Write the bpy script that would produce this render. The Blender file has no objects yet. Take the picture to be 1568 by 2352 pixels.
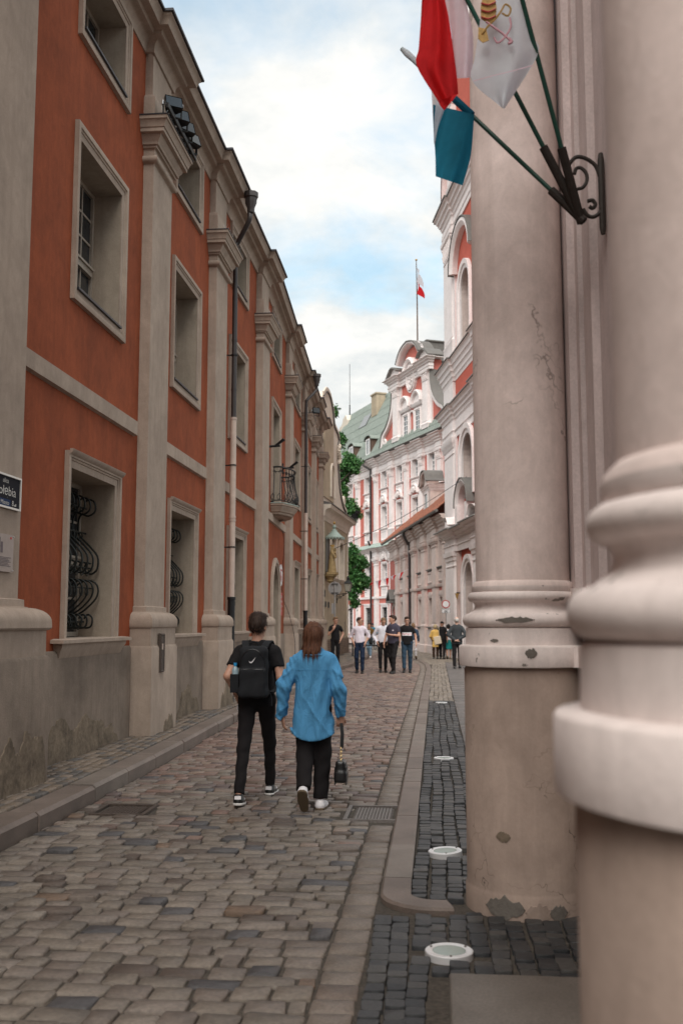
import bpy, bmesh, math, random
import numpy as np
from mathutils import Vector, Matrix
PI = math.pi
R = math.radians
random.seed(7); RNG = np.random.default_rng(7)
sc = bpy.context.scene
col = sc.collection

# ---------------------------------------------------------------- camera, sky, sun, exposure
CAM_H = 1.65
TILT, YAW = R(6.337), R(5.363)
cd = bpy.data.cameras.new('camera'); cam = bpy.data.objects.new('camera', cd); col.objects.link(cam)
cam.location = (0, 0, CAM_H)
cam.rotation_euler = (R(90) + TILT, 0, YAW)
cd.sensor_fit = 'VERTICAL'; cd.sensor_height = 36.0; cd.sensor_width = 24.0; cd.lens = 35.0
cd.clip_start = 0.05; cd.clip_end = 2000
cd.dof.use_dof = True; cd.dof.focus_distance = 11.0; cd.dof.aperture_fstop = 2.8
sc.camera = cam

SUN_EL, SUN_AZ = 52.0, 187.0      # azimuth: degrees clockwise from +Y, where the light comes from
wd = bpy.data.worlds.new('World'); sc.world = wd; wd.use_nodes = True
nt = wd.node_tree; nt.nodes.clear(); N = nt.nodes.new; Lk = nt.links.new
out = N('ShaderNodeOutputWorld'); bg = N('ShaderNodeBackground'); sky = N('ShaderNodeTexSky')
sky.sky_type = 'NISHITA'; sky.sun_disc = False; sky.sun_elevation = R(SUN_EL); sky.sun_rotation = R(SUN_AZ)
sky.air_density = 1.2; sky.dust_density = 1.5
tc = N('ShaderNodeTexCoord'); sep = N('ShaderNodeSeparateXYZ'); Lk(tc.outputs['Generated'], sep.inputs[0])
mx = N('ShaderNodeMath'); mx.operation = 'MAXIMUM'; mx.inputs[1].default_value = 0.0; Lk(sep.outputs['Z'], mx.inputs[0])
ad = N('ShaderNodeMath'); ad.operation = 'ADD'; ad.inputs[1].default_value = 0.22; Lk(mx.outputs[0], ad.inputs[0])
dx = N('ShaderNodeMath'); dx.operation = 'DIVIDE'; Lk(sep.outputs['X'], dx.inputs[0]); Lk(ad.outputs[0], dx.inputs[1])
dy = N('ShaderNodeMath'); dy.operation = 'DIVIDE'; Lk(sep.outputs['Y'], dy.inputs[0]); Lk(ad.outputs[0], dy.inputs[1])
cb = N('ShaderNodeCombineXYZ'); Lk(dx.outputs[0], cb.inputs[0]); Lk(dy.outputs[0], cb.inputs[1]); cb.inputs[2].default_value = 3.1
n1 = N('ShaderNodeTexNoise'); n1.inputs['Scale'].default_value = 2.5; n1.inputs['Detail'].default_value = 10; n1.inputs['Roughness'].default_value = 0.55; n1.inputs['Distortion'].default_value = 0.35
Lk(cb.outputs[0], n1.inputs['Vector'])
cr = N('ShaderNodeValToRGB'); cr.color_ramp.elements[0].position = 0.34; cr.color_ramp.elements[1].position = 0.50; cr.color_ramp.elements[0].color = (0.5, 0.5, 0.5, 1)
Lk(n1.outputs['Fac'], cr.inputs['Fac'])
n2 = N('ShaderNodeTexNoise'); n2.inputs['Scale'].default_value = 2.6; n2.inputs['Detail'].default_value = 6; n2.inputs['Roughness'].default_value = 0.6
Lk(cb.outputs[0], n2.inputs['Vector'])
cc = N('ShaderNodeValToRGB'); cc.color_ramp.elements[0].position = 0.36; cc.color_ramp.elements[1].position = 0.60
cc.color_ramp.elements[0].color = (2.2, 2.45, 2.55, 1); cc.color_ramp.elements[1].color = (3.6, 3.55, 3.42, 1)
Lk(n2.outputs['Fac'], cc.inputs['Fac'])
mxs = N('ShaderNodeMix'); mxs.data_type = 'RGBA'
Lk(cr.outputs['Color'], mxs.inputs['Factor']); tn = N('ShaderNodeMix'); tn.data_type = 'RGBA'; tn.blend_type = 'MULTIPLY'; tn.inputs['Factor'].default_value = 1.0; tn.inputs['B'].default_value = (0.82, 1.02, 0.92, 1); Lk(sky.outputs['Color'], tn.inputs['A']); Lk(tn.outputs['Result'], mxs.inputs['A']); Lk(cc.outputs['Color'], mxs.inputs['B'])
Lk(mxs.outputs['Result'], bg.inputs['Color']); bg.inputs['Strength'].default_value = 0.1
Lk(bg.outputs[0], out.inputs[0])

sd = bpy.data.lights.new('sun', 'SUN'); sd.energy = 1.5; sd.angle = R(55); sd.color = (1.0, 0.95, 0.88)
so = bpy.data.objects.new('sun', sd); col.objects.link(so)
sdir = Vector((math.sin(R(SUN_AZ)) * math.cos(R(SUN_EL)), math.cos(R(SUN_AZ)) * math.cos(R(SUN_EL)), math.sin(R(SUN_EL))))
so.rotation_euler = sdir.to_track_quat('Z', 'Y').to_euler(); so.location = (0, -20, 40)
sc.view_settings.view_transform = 'Standard'; sc.view_settings.look = 'None'
sc.view_settings.exposure = 1.55; sc.view_settings.gamma = 1.0; sc.view_settings.use_curve_mapping = False
sc.cycles.use_denoising = True
sc.cycles.max_bounces = 6; sc.cycles.transparent_max_bounces = 6
sc.cycles.sample_clamp_indirect = 4

# pixel (in a 1568 x 2352 view of the photograph) -> direction; distance always comes from a plane the thing touches
FPX = 2287.0
_fw = Vector((-math.sin(YAW) * math.cos(TILT), math.cos(YAW) * math.cos(TILT), math.sin(TILT)))
_rt = Vector((math.cos(YAW), math.sin(YAW), 0)); _up = _rt.cross(_fw); _C = Vector((0, 0, CAM_H))
def _ray(x, y): return _fw * FPX + _rt * (x - 784) + _up * (1176 - y)
def on_y(x, y, Y):
    d = _ray(x, y); return _C + d * (Y / d.y)
def on_ground(x, y, z=0.0):
    d = _ray(x, y); return _C + d * ((z - CAM_H) / d.z)

# ---------------------------------------------------------------- materials
MATS = {}
def _mat(name):
    m = bpy.data.materials.new(name); m.use_nodes = True
    b = m.node_tree.nodes['Principled BSDF']; MATS[name] = m
    return m, m.node_tree, b
def _ramp(t, stops):
    r = t.nodes.new('ShaderNodeValToRGB'); e = r.color_ramp.elements
    while len(e) < len(stops): e.new(0.5)
    for k, (p, c) in enumerate(stops): e[k].position = p; e[k].color = (*c, 1)
    return r
def _noise(t, vec, scale, detail=4, rough=0.55, dist=0.0):
    n = t.nodes.new('ShaderNodeTexNoise'); n.inputs['Scale'].default_value = scale; n.inputs['Detail'].default_value = detail
    n.inputs['Roughness'].default_value = rough; n.inputs['Distortion'].default_value = dist
    if vec is not None: t.links.new(vec, n.inputs['Vector'])
    return n
def _pos(t, sx=1, sy=1, sz=1):
    g = t.nodes.new('ShaderNodeNewGeometry'); m = t.nodes.new('ShaderNodeMapping')
    m.inputs['Scale'].default_value = (sx, sy, sz); t.links.new(g.outputs['Position'], m.inputs['Vector']); return m.outputs[0]
def _mix(t, f, a, b, blend='MIX'):
    m = t.nodes.new('ShaderNodeMix'); m.data_type = 'RGBA'; m.blend_type = blend
    for key, v in (('Factor', f), ('A', a), ('B', b)):
        if hasattr(v, 'is_output'): t.links.new(v, m.inputs[key])
        elif key == 'Factor': m.inputs[key].default_value = v
        else: m.inputs[key].default_value = (*v, 1)
    return m.outputs['Result']
def _bump(t, b, h, strength, dist=0.01):
    bp = t.nodes.new('ShaderNodeBump'); bp.inputs['Strength'].default_value = strength; bp.inputs['Distance'].default_value = dist
    t.links.new(h, bp.inputs['Height']); t.links.new(bp.outputs[0], b.inputs['Normal'])
def plain(name, c, rough=0.6, metal=0.0, bump=0.0, bscale=60, spec=None, var=0.0):
    m, t, b = _mat(name)
    b.inputs['Base Color'].default_value = (*c, 1); b.inputs['Roughness'].default_value = rough; b.inputs['Metallic'].default_value = metal
    if spec is not None: b.inputs['Specular IOR Level'].default_value = spec
    if var or bump:
        n = _noise(t, _pos(t), bscale, 5)
        if var:
            lo = tuple(v * (1 - var) for v in c); hi = tuple(min(1, v * (1 + var)) for v in c)
            r = _ramp(t, [(0.3, lo), (0.7, hi)]); t.links.new(n.outputs['Fac'], r.inputs['Fac']); t.links.new(r.outputs[0], b.inputs['Base Color'])
        if bump: _bump(t, b, n.outputs['Fac'], bump)
    return m
def plaster(name, c, dirt, amt=0.5, streak=0.4, bump=0.25, grain=90, big=0.9, rough=0.9, gr=0.11, mott=0.13):
    """painted render: big blotches, vertical rain streaks, fine grain"""
    m, t, b = _mat(name); b.inputs['Roughness'].default_value = rough; b.inputs['Specular IOR Level'].default_value = 0.2
    n = _noise(t, _pos(t), big, 8, 0.65, 0.3); r = _ramp(t, [(0.38, (0, 0, 0)), (0.75, (1, 1, 1))]); t.links.new(n.outputs['Fac'], r.inputs['Fac'])
    ml = t.nodes.new('ShaderNodeMath'); ml.operation = 'MULTIPLY'; ml.inputs[1].default_value = amt; t.links.new(r.outputs[0], ml.inputs[0])
    c1 = _mix(t, ml.outputs[0], c, dirt)
    s = _noise(t, _pos(t, 7, 7, 0.35), 1.6, 6, 0.6); rs = _ramp(t, [(0.48, (0, 0, 0)), (0.75, (1, 1, 1))]); t.links.new(s.outputs['Fac'], rs.inputs['Fac'])
    m2 = t.nodes.new('ShaderNodeMath'); m2.operation = 'MULTIPLY'; m2.inputs[1].default_value = streak; t.links.new(rs.outputs[0], m2.inputs[0])
    c2 = _mix(t, m2.outputs[0], c1, dirt)
    f = _noise(t, _pos(t), grain, 4, 0.6); rf = _ramp(t, [(0.3, (1 - gr,) * 3), (0.7, (1 + gr * 0.6,) * 3)]); t.links.new(f.outputs['Fac'], rf.inputs['Fac'])
    c3 = _mix(t, 1.0, c2, rf.outputs[0], 'MULTIPLY')
    mo = _noise(t, _pos(t, 1, 1, 0.7), 6.5, 6, 0.7, 0.6); rm = _ramp(t, [(0.3, (1 - mott,) * 3), (0.72, (1 + mott * 0.6,) * 3)]); t.links.new(mo.outputs['Fac'], rm.inputs['Fac'])
    c3 = _mix(t, 1.0, c3, rm.outputs[0], 'MULTIPLY')
    t.links.new(c3, b.inputs['Base Color']); _bump(t, b, f.outputs['Fac'], bump, 0.006)
    return m
def stone(name, stops, bump=0.5, grain=55, rough=0.5, moss=None):
    """per-stone tint from the 'tint' attribute, then grain"""
    m, t, b = _mat(name); b.inputs['Roughness'].default_value = rough; b.inputs['Specular IOR Level'].default_value = 0.35
    at = t.nodes.new('ShaderNodeAttribute'); at.attribute_name = 'tint'
    r = _ramp(t, stops); r.color_ramp.interpolation = 'CONSTANT' if len(stops) > 4 else 'LINEAR'; t.links.new(at.outputs['Fac'], r.inputs['Fac'])
    f = _noise(t, _pos(t), grain, 6, 0.7); rf = _ramp(t, [(0.25, (0.62, 0.62, 0.62)), (0.72, (1.3, 1.28, 1.25))]); t.links.new(f.outputs['Fac'], rf.inputs['Fac'])
    g = _noise(t, _pos(t), 3.0, 4); rg = _ramp(t, [(0.3, (0.75, 0.75, 0.75)), (0.7, (1.15, 1.15, 1.15))]); t.links.new(g.outputs['Fac'], rg.inputs['Fac'])
    c = _mix(t, 1.0, r.outputs[0], rf.outputs[0], 'MULTIPLY'); c = _mix(t, 1.0, c, rg.outputs[0], 'MULTIPLY')
    t.links.new(c, b.inputs['Base Color']); _bump(t, b, f.outputs['Fac'], bump, 0.006)
    return m
def glass(name, c=(0.02, 0.025, 0.03), rough=0.05):
    m, t, b = _mat(name); b.inputs['Base Color'].default_value = (*c, 1); b.inputs['Roughness'].default_value = rough; b.inputs['Specular IOR Level'].default_value = 0.6
    return m
def cloth(name, c, var=0.12, scale=14, bump=0.3, rough=0.85, trans=0.0):
    m, t, b = _mat(name); b.inputs['Roughness'].default_value = rough; b.inputs['Specular IOR Level'].default_value = 0.2
    n = _noise(t, _pos(t), scale, 5, 0.6, 0.5); lo = tuple(v * (1 - var) for v in c); hi = tuple(min(1, v * (1 + var)) for v in c)
    r = _ramp(t, [(0.3, lo), (0.7, hi)]); t.links.new(n.outputs['Fac'], r.inputs['Fac']); t.links.new(r.outputs[0], b.inputs['Base Color'])
    _bump(t, b, n.outputs['Fac'], bump, 0.01)
    if trans:
        tr = t.nodes.new('ShaderNodeBsdfTranslucent'); t.links.new(r.outputs[0], tr.inputs['Color'])
        mx = t.nodes.new('ShaderNodeMixShader'); mx.inputs[0].default_value = trans
        o = t.nodes['Material Output']; t.links.new(b.outputs[0], mx.inputs[1]); t.links.new(tr.outputs[0], mx.inputs[2]); t.links.new(mx.outputs[0], o.inputs['Surface'])
    return m

plaster('orange', (0.325, 0.083, 0.035), (0.19, 0.05, 0.024), 0.85, 0.4, 0.35, 70, 1.1, 0.9, 0.12, 0.19)
plaster('leftstone', (0.425, 0.337, 0.275), (0.235, 0.183, 0.148), 0.55, 0.3, 0.3, 80, 1.6)
plaster('dado', (0.26, 0.205, 0.165), (0.105, 0.082, 0.066), 0.7, 0.4, 0.5, 60, 1.5)
plaster('bareplaster', (0.255, 0.20, 0.148), (0.085, 0.067, 0.052), 1.0, 0.05, 1.3, 22, 4.0, 0.95, 0.25)
plaster('reveal', (0.41, 0.34, 0.27), (0.19, 0.155, 0.122), 0.5, 0.3, 0.25, 80)
plaster('colpink', (0.62, 0.50, 0.47), (0.40, 0.32, 0.285), 0.55, 0.25, 0.35, 70, 1.3)
plaster('colbase', (0.72, 0.63, 0.61), (0.42, 0.35, 0.32), 0.6, 0.2, 0.3, 60, 3.0)
plaster('pedestal', (0.42, 0.325, 0.275), (0.22, 0.165, 0.135), 0.75, 0.35, 0.35, 60, 1.6)
plaster('chip', (0.20, 0.18, 0.16), (0.12, 0.105, 0.09), 0.5, 0.1, 0.9, 40, 5)
plaster('portalwall', (0.62, 0.52, 0.505), (0.40, 0.325, 0.305), 0.5, 0.4, 0.35, 70)
plaster('white', (0.88, 0.81, 0.80), (0.60, 0.52, 0.50), 0.35, 0.3, 0.1, 30)
plaster('salmon', (0.60, 0.185, 0.15), (0.47, 0.14, 0.11), 0.4, 0.3, 0.1, 30)
plaster('lowstone', (0.68, 0.56, 0.52), (0.40, 0.32, 0.285), 0.5, 0.45, 0.15, 30)
plaster('lowred', (0.47, 0.15, 0.125), (0.35, 0.11, 0.09), 0.5, 0.4, 0.15, 30)
plaster('churchred', (0.58, 0.135, 0.095), (0.42, 0.10, 0.07), 0.5, 0.3, 0.15, 30)
plaster('beige', (0.50, 0.41, 0.30), (0.26, 0.21, 0.155), 0.55, 0.5, 0.2, 40)
plaster('cream', (0.72, 0.64, 0.55), (0.45, 0.38, 0.31), 0.4, 0.35, 0.15, 40)
plaster('statue', (0.42, 0.30, 0.15), (0.12, 0.085, 0.05), 0.8, 0.3, 0.5, 30, 6)
plaster('greenroof', (0.28, 0.315, 0.285), (0.17, 0.205, 0.18), 0.6, 0.5, 0.1, 20, 1.0, 0.6)
plaster('patina', (0.36, 0.44, 0.40), (0.24, 0.31, 0.28), 0.5, 0.4, 0.1, 40, 3, 0.6)
plaster('leadroof', (0.16, 0.15, 0.14), (0.09, 0.085, 0.08), 0.5, 0.4, 0.1, 20, 1.0, 0.6)
plaster('brownwall', (0.13, 0.085, 0.065), (0.08, 0.05, 0.04), 0.5, 0.4, 0.1, 20)
plain('roofedge', (0.022, 0.021, 0.028), 0.5); plain('iron', (0.012, 0.012, 0.013), 0.5, 0.3); plain('ironrust', (0.03, 0.022, 0.018), 0.7, 0.2, 0.4, 80)
plain('pipe', (0.035, 0.027, 0.026), 0.45, 0.0); plain('pipecream', (0.50, 0.39, 0.33), 0.6, var=0.12, bscale=6)
plain('grille', (0.012, 0.014, 0.012), 0.55, 0.2); plain('sash', (0.34, 0.29, 0.24), 0.6, var=0.1, bscale=20); plain('sashwhite', (0.8, 0.78, 0.78), 0.6)
glass('glass'); glass('glasscool', (0.10, 0.115, 0.13), 0.08); glass('lampglass', (0.34, 0.32, 0.27), 0.25); glass('groundglass', (0.30, 0.36, 0.33), 0.25)
plain('greenpole', (0.015, 0.075, 0.055), 0.3); plain('steel', (0.62, 0.62, 0.63), 0.3, 0.9, var=0.1, bscale=40); plain('whitemetal', (0.74, 0.73, 0.74), 0.4, 0.2)
plain('sandjoint', (0.06, 0.049, 0.039), 0.95, 0, 0.8, 40, var=0.45); plain('pavebase', (0.10, 0.085, 0.072), 0.95, 0, 0.6, 30, var=0.4)
stone('cobble', [(0.0, (0.19, 0.16, 0.135)), (0.16, (0.17, 0.145, 0.124)), (0.34, (0.212, 0.18, 0.154)), (0.52, (0.19, 0.16, 0.14)), (0.70, (0.158, 0.13, 0.113)), (0.84, (0.085, 0.081, 0.085)), (0.92, (0.165, 0.115, 0.085)), (0.95, (0.105, 0.082, 0.07))], 0.8, 42)
stone('cobblered', [(0.0, (0.19, 0.125, 0.105)), (0.2, (0.225, 0.155, 0.13)), (0.42, (0.16, 0.115, 0.10)), (0.62, (0.21, 0.165, 0.14)), (0.8, (0.125, 0.095, 0.09)), (0.92, (0.255, 0.19, 0.155))], 0.6)
stone('gutter', [(0.0, (0.165, 0.136, 0.115)), (0.5, (0.20, 0.168, 0.145)), (1.0, (0.15, 0.118, 0.10))], 0.6)
stone('blacksett', [(0.0, (0.030, 0.032, 0.036)), (0.5, (0.046, 0.047, 0.05)), (1.0, (0.07, 0.067, 0.065))], 0.5, 45, 0.5)
stone('palesett', [(0.0, (0.19, 0.16, 0.13)), (0.5, (0.25, 0.21, 0.175)), (1.0, (0.15, 0.13, 0.115))], 0.5)
stone('leftsett', [(0.0, (0.17, 0.135, 0.105)), (0.4, (0.205, 0.16, 0.125)), (0.75, (0.12, 0.105, 0.095)), (1.0, (0.095, 0.09, 0.088))], 0.5)
stone('kerb', [(0.0, (0.15, 0.118, 0.102)), (0.5, (0.175, 0.138, 0.12)), (1.0, (0.19, 0.16, 0.14))], 0.5, 90)
stone('slab', [(0.0, (0.17, 0.15, 0.135)), (1.0, (0.20, 0.175, 0.155))], 0.35, 70)
stone('greyslab', [(0.0, (0.115, 0.105, 0.10)), (1.0, (0.145, 0.13, 0.125))], 0.3, 70)
stone('brick', [(0.0, (0.15, 0.095, 0.065)), (0.5, (0.20, 0.13, 0.09)), (1.0, (0.12, 0.09, 0.07))], 0.5)
stone('rooftile', [(0.0, (0.26, 0.095, 0.055)), (0.5, (0.34, 0.125, 0.07)), (1.0, (0.18, 0.075, 0.05))], 0.4)
stone('leaf', [(0.0, (0.03, 0.10, 0.03)), (0.5, (0.055, 0.17, 0.045)), (1.0, (0.11, 0.22, 0.06))], 0.0)
plain('bark', (0.05, 0.04, 0.032), 0.95, 0, 0.8, 30, var=0.3)

# ---------------------------------------------------------------- mesh helpers
def tag(o, label=None, cat=None, group=None, kind=None):
    if label: o['label'] = label
    if cat: o['category'] = cat
    if group: o['group'] = group
    if kind: o['kind'] = kind
    return o
def empty(name, loc=(0, 0, 0), rz=0.0, label=None, cat=None, group=None):
    o = bpy.data.objects.new(name, None); o.empty_display_size = 0.2; o.location = loc; o.rotation_euler = (0, 0, rz); col.objects.link(o)
    return tag(o, label, cat, group)
def mesh_obj(name, me, mat, parent=None):
    if mat: me.materials.append(MATS[mat] if isinstance(mat, str) else mat)
    o = bpy.data.objects.new(name, me); col.objects.link(o)
    if parent is not None: o.parent = parent
    return o
class MB:
    def __init__(s): s.v = []; s.f = []; s.t = []
    def add(s, vs, fs, tint=None):
        o = len(s.v); s.v.extend(vs); s.f.extend([tuple(i + o for i in f) for f in fs])
        if tint is not None: s.t.extend([tint] * len(vs))
        return s
    def box(s, x0, x1, y0, y1, z0, z1):
        return s.add([(x0, y0, z0), (x1, y0, z0), (x1, y1, z0), (x0, y1, z0), (x0, y0, z1), (x1, y0, z1), (x1, y1, z1), (x0, y1, z1)],
                     [(0, 3, 2, 1), (4, 5, 6, 7), (0, 1, 5, 4), (1, 2, 6, 5), (2, 3, 7, 6), (3, 0, 4, 7)])
    def quad(s, a, b, c, d): return s.add([a, b, c, d], [(0, 1, 2, 3)])
    def lathe(s, prof, c=(0, 0, 0), n=32, a0=0.0, a1=2 * PI):
        full = abs(a1 - a0 - 2 * PI) < 1e-6; m = n if full else n + 1; vs = []
        for r_, z in prof:
            for k in range(m):
                a = a0 + (a1 - a0) * k / n; vs.append((c[0] + r_ * math.cos(a), c[1] + r_ * math.sin(a), c[2] + z))
        fs = []
        for j in range(len(prof) - 1):
            for k in range(n):
                k2 = (k + 1) % m; fs.append((j * m + k, j * m + k2, (j + 1) * m + k2, (j + 1) * m + k))
        if full:
            fs.append(tuple(range(m - 1, -1, -1))); fs.append(tuple((len(prof) - 1) * m + k for k in range(m)))
        return s.add(vs, fs)
    def tube(s, pts, r_, n=8):
        pts = [Vector(p) for p in pts]; k = len(pts); rs = r_ if isinstance(r_, (list, tuple)) else [r_] * k; vs = []; prev = None
        for i, p in enumerate(pts):
            d = (pts[min(i + 1, k - 1)] - pts[max(i - 1, 0)]).normalized()
            if prev is None: u = d.orthogonal().normalized()
            else:
                u = prev - d * prev.dot(d); u = u.normalized() if u.length > 1e-6 else d.orthogonal().normalized()
            prev = u; w = d.cross(u)
            for j in range(n):
                a = 2 * PI * j / n; q = p + (u * math.cos(a) + w * math.sin(a)) * rs[i]; vs.append(tuple(q))
        fs = [(i * n + j, i * n + (j + 1) % n, (i + 1) * n + (j + 1) % n, (i + 1) * n + j) for i in range(k - 1) for j in range(n)]
        fs += [tuple(range(n - 1, -1, -1)), tuple((k - 1) * n + j for j in range(n))]
        return s.add(vs, fs)
    def sweep(s, path, prof, closed=False, axes='xy', base=0.0, cap=True):
        """profile (out, h) along a plan path; out is to the right of the path.  axes 'xy': h is z; axes 'xz': path in x,z, h stands proud towards -y"""
        P = [Vector(p) for p in path]; n = len(P); vs = []
        nr = lambda a, b: Vector(((b - a).y, -(b - a).x)).normalized()
        for i in range(n):
            if closed: n1, n2 = nr(P[i - 1], P[i]), nr(P[i], P[(i + 1) % n])
            else:
                n1 = nr(P[max(i - 1, 0)], P[max(i, 1)]); n2 = nr(P[min(i, n - 2)], P[min(i + 1, n - 1)])
            m = (n1 + n2) / max(0.3, 1 + n1.dot(n2))
            for o_, h in prof:
                q = P[i] + m * o_; vs.append((q.x, q.y, h) if axes == 'xy' else (q.x, base - h, q.y))
        k = len(prof); fs = []
        for i in range(n if closed else n - 1):
            a, b = i * k, ((i + 1) % n) * k
            fs += [(a + j, a + j + 1, b + j + 1, b + j) for j in range(k - 1)]
        if not closed and cap and k > 2: fs += [tuple(range(k - 1, -1, -1)), tuple((n - 1) * k + j for j in range(k))]
        return s.add(vs, fs)
    def prism(s, poly, y0, y1):
        """polygon in x,z pushed from y0 to y1"""
        n = len(poly); vs = [(p[0], y0, p[1]) for p in poly] + [(p[0], y1, p[1]) for p in poly]
        return s.add(vs, [tuple(range(n)), tuple(range(2 * n - 1, n - 1, -1))] + [(i, i + n, (i + 1) % n + n, (i + 1) % n) for i in range(n)])
    def build(s, name, mat, parent=None, warp=None, smooth=35, recalc=True):
        v = [warp(*p) for p in s.v] if warp else s.v
        me = bpy.data.meshes.new(name); me.from_pydata(v, [], s.f)
        if recalc:
            b = bmesh.new(); b.from_mesh(me); bmesh.ops.recalc_face_normals(b, faces=b.faces); b.to_mesh(me); b.free()
        if len(s.t) == len(s.v) and s.t: me.attributes.new('tint', 'FLOAT', 'POINT').data.foreach_set('value', s.t)
        if smooth: me.shade_smooth(); me.set_sharp_from_angle(angle=R(smooth))
        me.update(); return mesh_obj(name, me, mat, parent)
def arc(cx, cz, rx, rz, a0, a1, n=12): return [(cx + rx * math.cos(R(a0 + (a1 - a0) * k / n)), cz + rz * math.sin(R(a0 + (a1 - a0) * k / n))) for k in range(n + 1)]
def spline(pts, n=6):
    P = [np.array(p, float) for p in pts]; P = [2 * P[0] - P[1]] + P + [2 * P[-1] - P[-2]]; o = []
    for i in range(1, len(P) - 2):
        for k in range(n):
            t = k / n; a, b, c, d = P[i - 1:i + 3]
            o.append(tuple(0.5 * (2 * b + (c - a) * t + (2 * a - 5 * b + 4 * c - d) * t * t + (3 * b - a - 3 * c + d) * t ** 3)))
    o.append(tuple(P[-2])); return o
def wall_grid(mb, x0, x1, z0, z1, holes, y=0.0, depth=0.4, reveal=True):
    """front sheet with rectangular holes (hx0,hx1,hz0,hz1)"""
    xs = sorted({x0, x1, *[h[0] for h in holes], *[h[1] for h in holes]}); zs = sorted({z0, z1, *[h[2] for h in holes], *[h[3] for h in holes]})
    for i in range(len(xs) - 1):
        for j in range(len(zs) - 1):
            cx, cz = (xs[i] + xs[i + 1]) / 2, (zs[j] + zs[j + 1]) / 2
            if any(h[0] < cx < h[1] and h[2] < cz < h[3] for h in holes): continue
            mb.quad((xs[i], y, zs[j]), (xs[i + 1], y, zs[j]), (xs[i + 1], y, zs[j + 1]), (xs[i], y, zs[j + 1]))
    return mb
def reveal_box(mb, h, y0, y1):
    a, b, c, d = h
    mb.quad((a, y0, c), (a, y1, c), (a, y1, d), (a, y0, d)); mb.quad((b, y0, c), (b, y0, d), (b, y1, d), (b, y1, c))
    mb.quad((a, y0, d), (a, y1, d), (b, y1, d), (b, y0, d)); mb.quad((a, y0, c), (b, y0, c), (b, y1, c), (a, y1, c))
    return mb
FONT_CACHE = {}
def text_mb(mb, s_, x, z, size, y, align='LEFT', shear=0, sx=1.0):
    cu = bpy.data.curves.new('txt', 'FONT'); cu.body = s_; cu.size = size; cu.align_x = align; cu.shear = shear; cu.resolution_u = 3
    o = bpy.data.objects.new('txt', cu); col.objects.link(o); bpy.context.view_layer.update()
    me = bpy.data.meshes.new_from_object(o.evaluated_get(bpy.context.evaluated_depsgraph_get()))
    mb.add([(x + v.co.x * sx, y, z + v.co.y) for v in me.vertices], [tuple(p.vertices) for p in me.polygons])
    bpy.data.objects.remove(o); bpy.data.curves.remove(cu); bpy.data.meshes.remove(me); return mb
# ---------------------------------------------------------------- ground, street, pavements
def lerp_tab(tab):
    xs, ys = zip(*tab); return lambda y: float(np.interp(y, xs, ys))
XL = lerp_tab([(0, -3.17), (9, -3.17), (11.5, -3.2), (17, -3.36), (35, -3.28), (38, -3.12), (48, -3.12), (52, -4.4), (58, -8.5), (66, -14)])
XR = lerp_tab([(0, -0.565), (36, -0.56), (40, -0.66), (44, -1.0), (48, -1.6), (54, -3.0), (60, -4.8), (66, -7.4)])
def in_view(x, y, z=0.0, pad=0):
    q = Vector((x, y, z)) - _C; d = q.dot(_fw)
    if d < 0.2: return False
    vx, vy = 784 + FPX * q.dot(_rt) / d, 1176 - FPX * q.dot(_up) / d
    return -pad < vx < 1568 + pad and -pad < vy < 2352 + pad
def sett(mb, cs, zt, tint, dome=0.006, depth=0.05, simple=False, rnd=0.075):
    cs = [Vector(c) for c in cs]; cen = sum(cs, Vector((0, 0))) / 4
    if simple:
        out_ = cs
    else:
        out_ = []
        for i in range(4):
            a, b, c = cs[i - 1], cs[i], cs[(i + 1) % 4]
            out_ += [b.lerp(a, rnd * random.uniform(0.7, 1.3)) , b.lerp(c, rnd * random.uniform(0.7, 1.3))]
    n = len(out_); vs = []
    tx, ty = random.gauss(0, 0.02), random.gauss(0, 0.02)
    for k, (f, dz) in enumerate(((1.0, -depth), (1.0, -0.009), (0.94, 0.0))):
        for p in out_:
            q = cen + (p - cen) * f; vs.append((q.x, q.y, zt + dz + (q.x - cen.x) * tx + (q.y - cen.y) * ty))
    vs.append((cen.x, cen.y, zt + dome))
    fs = [(r_ * n + j, r_ * n + (j + 1) % n, (r_ + 1) * n + (j + 1) % n, (r_ + 1) * n + j) for r_ in (0, 1) for j in range(n)]
    fs += [(2 * n + j, 2 * n + (j + 1) % n, 3 * n) for j in range(n)]
    mb.add(vs, fs, tint)
def emit_setts(stones, parent, name, stuff_name, mat_of, nmax=300, simple_y=20, thing_y=None):
    """the nmax nearest visible stones are objects of their own, the others one mesh per material"""
    stones.sort(key=lambda s_: s_[4]); rest = {}; k = 0
    for cs, zt, tint, kw, dist, mt in stones:
        if k < nmax and in_view(cs[0][0], cs[0][1], zt, 30):
            mb = MB(); sett(mb, cs, zt, tint, **kw); mb.build(name, mt, parent, smooth=60, recalc=False); k += 1
        else:
            sett(rest.setdefault(mt, MB()), cs, zt, tint, simple=dist > simple_y, **kw)
    for mt, mb in rest.items(): tag(mb.build(stuff_name, mt, parent, smooth=60, recalc=False), kind='stuff')
def jq(x0, x1, y0, y1, j, gap):
    g = gap / 2
    f = lambda a, b: (a + random.uniform(-j, j), b + random.uniform(-j, j))
    return [f(x0 + g, y0 + g), f(x1 - g, y0 + g), f(x1 - g, y1 - g), f(x0 + g, y1 - g)]

g_ = MB(); g_.quad((-600, -300, -0.14), (600, -300, -0.14), (600, 900, -0.14), (-600, 900, -0.14))
tag(g_.build('ground', 'pavebase'), 'bare ground under the street and the buildings', 'ground', kind='structure')
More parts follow.
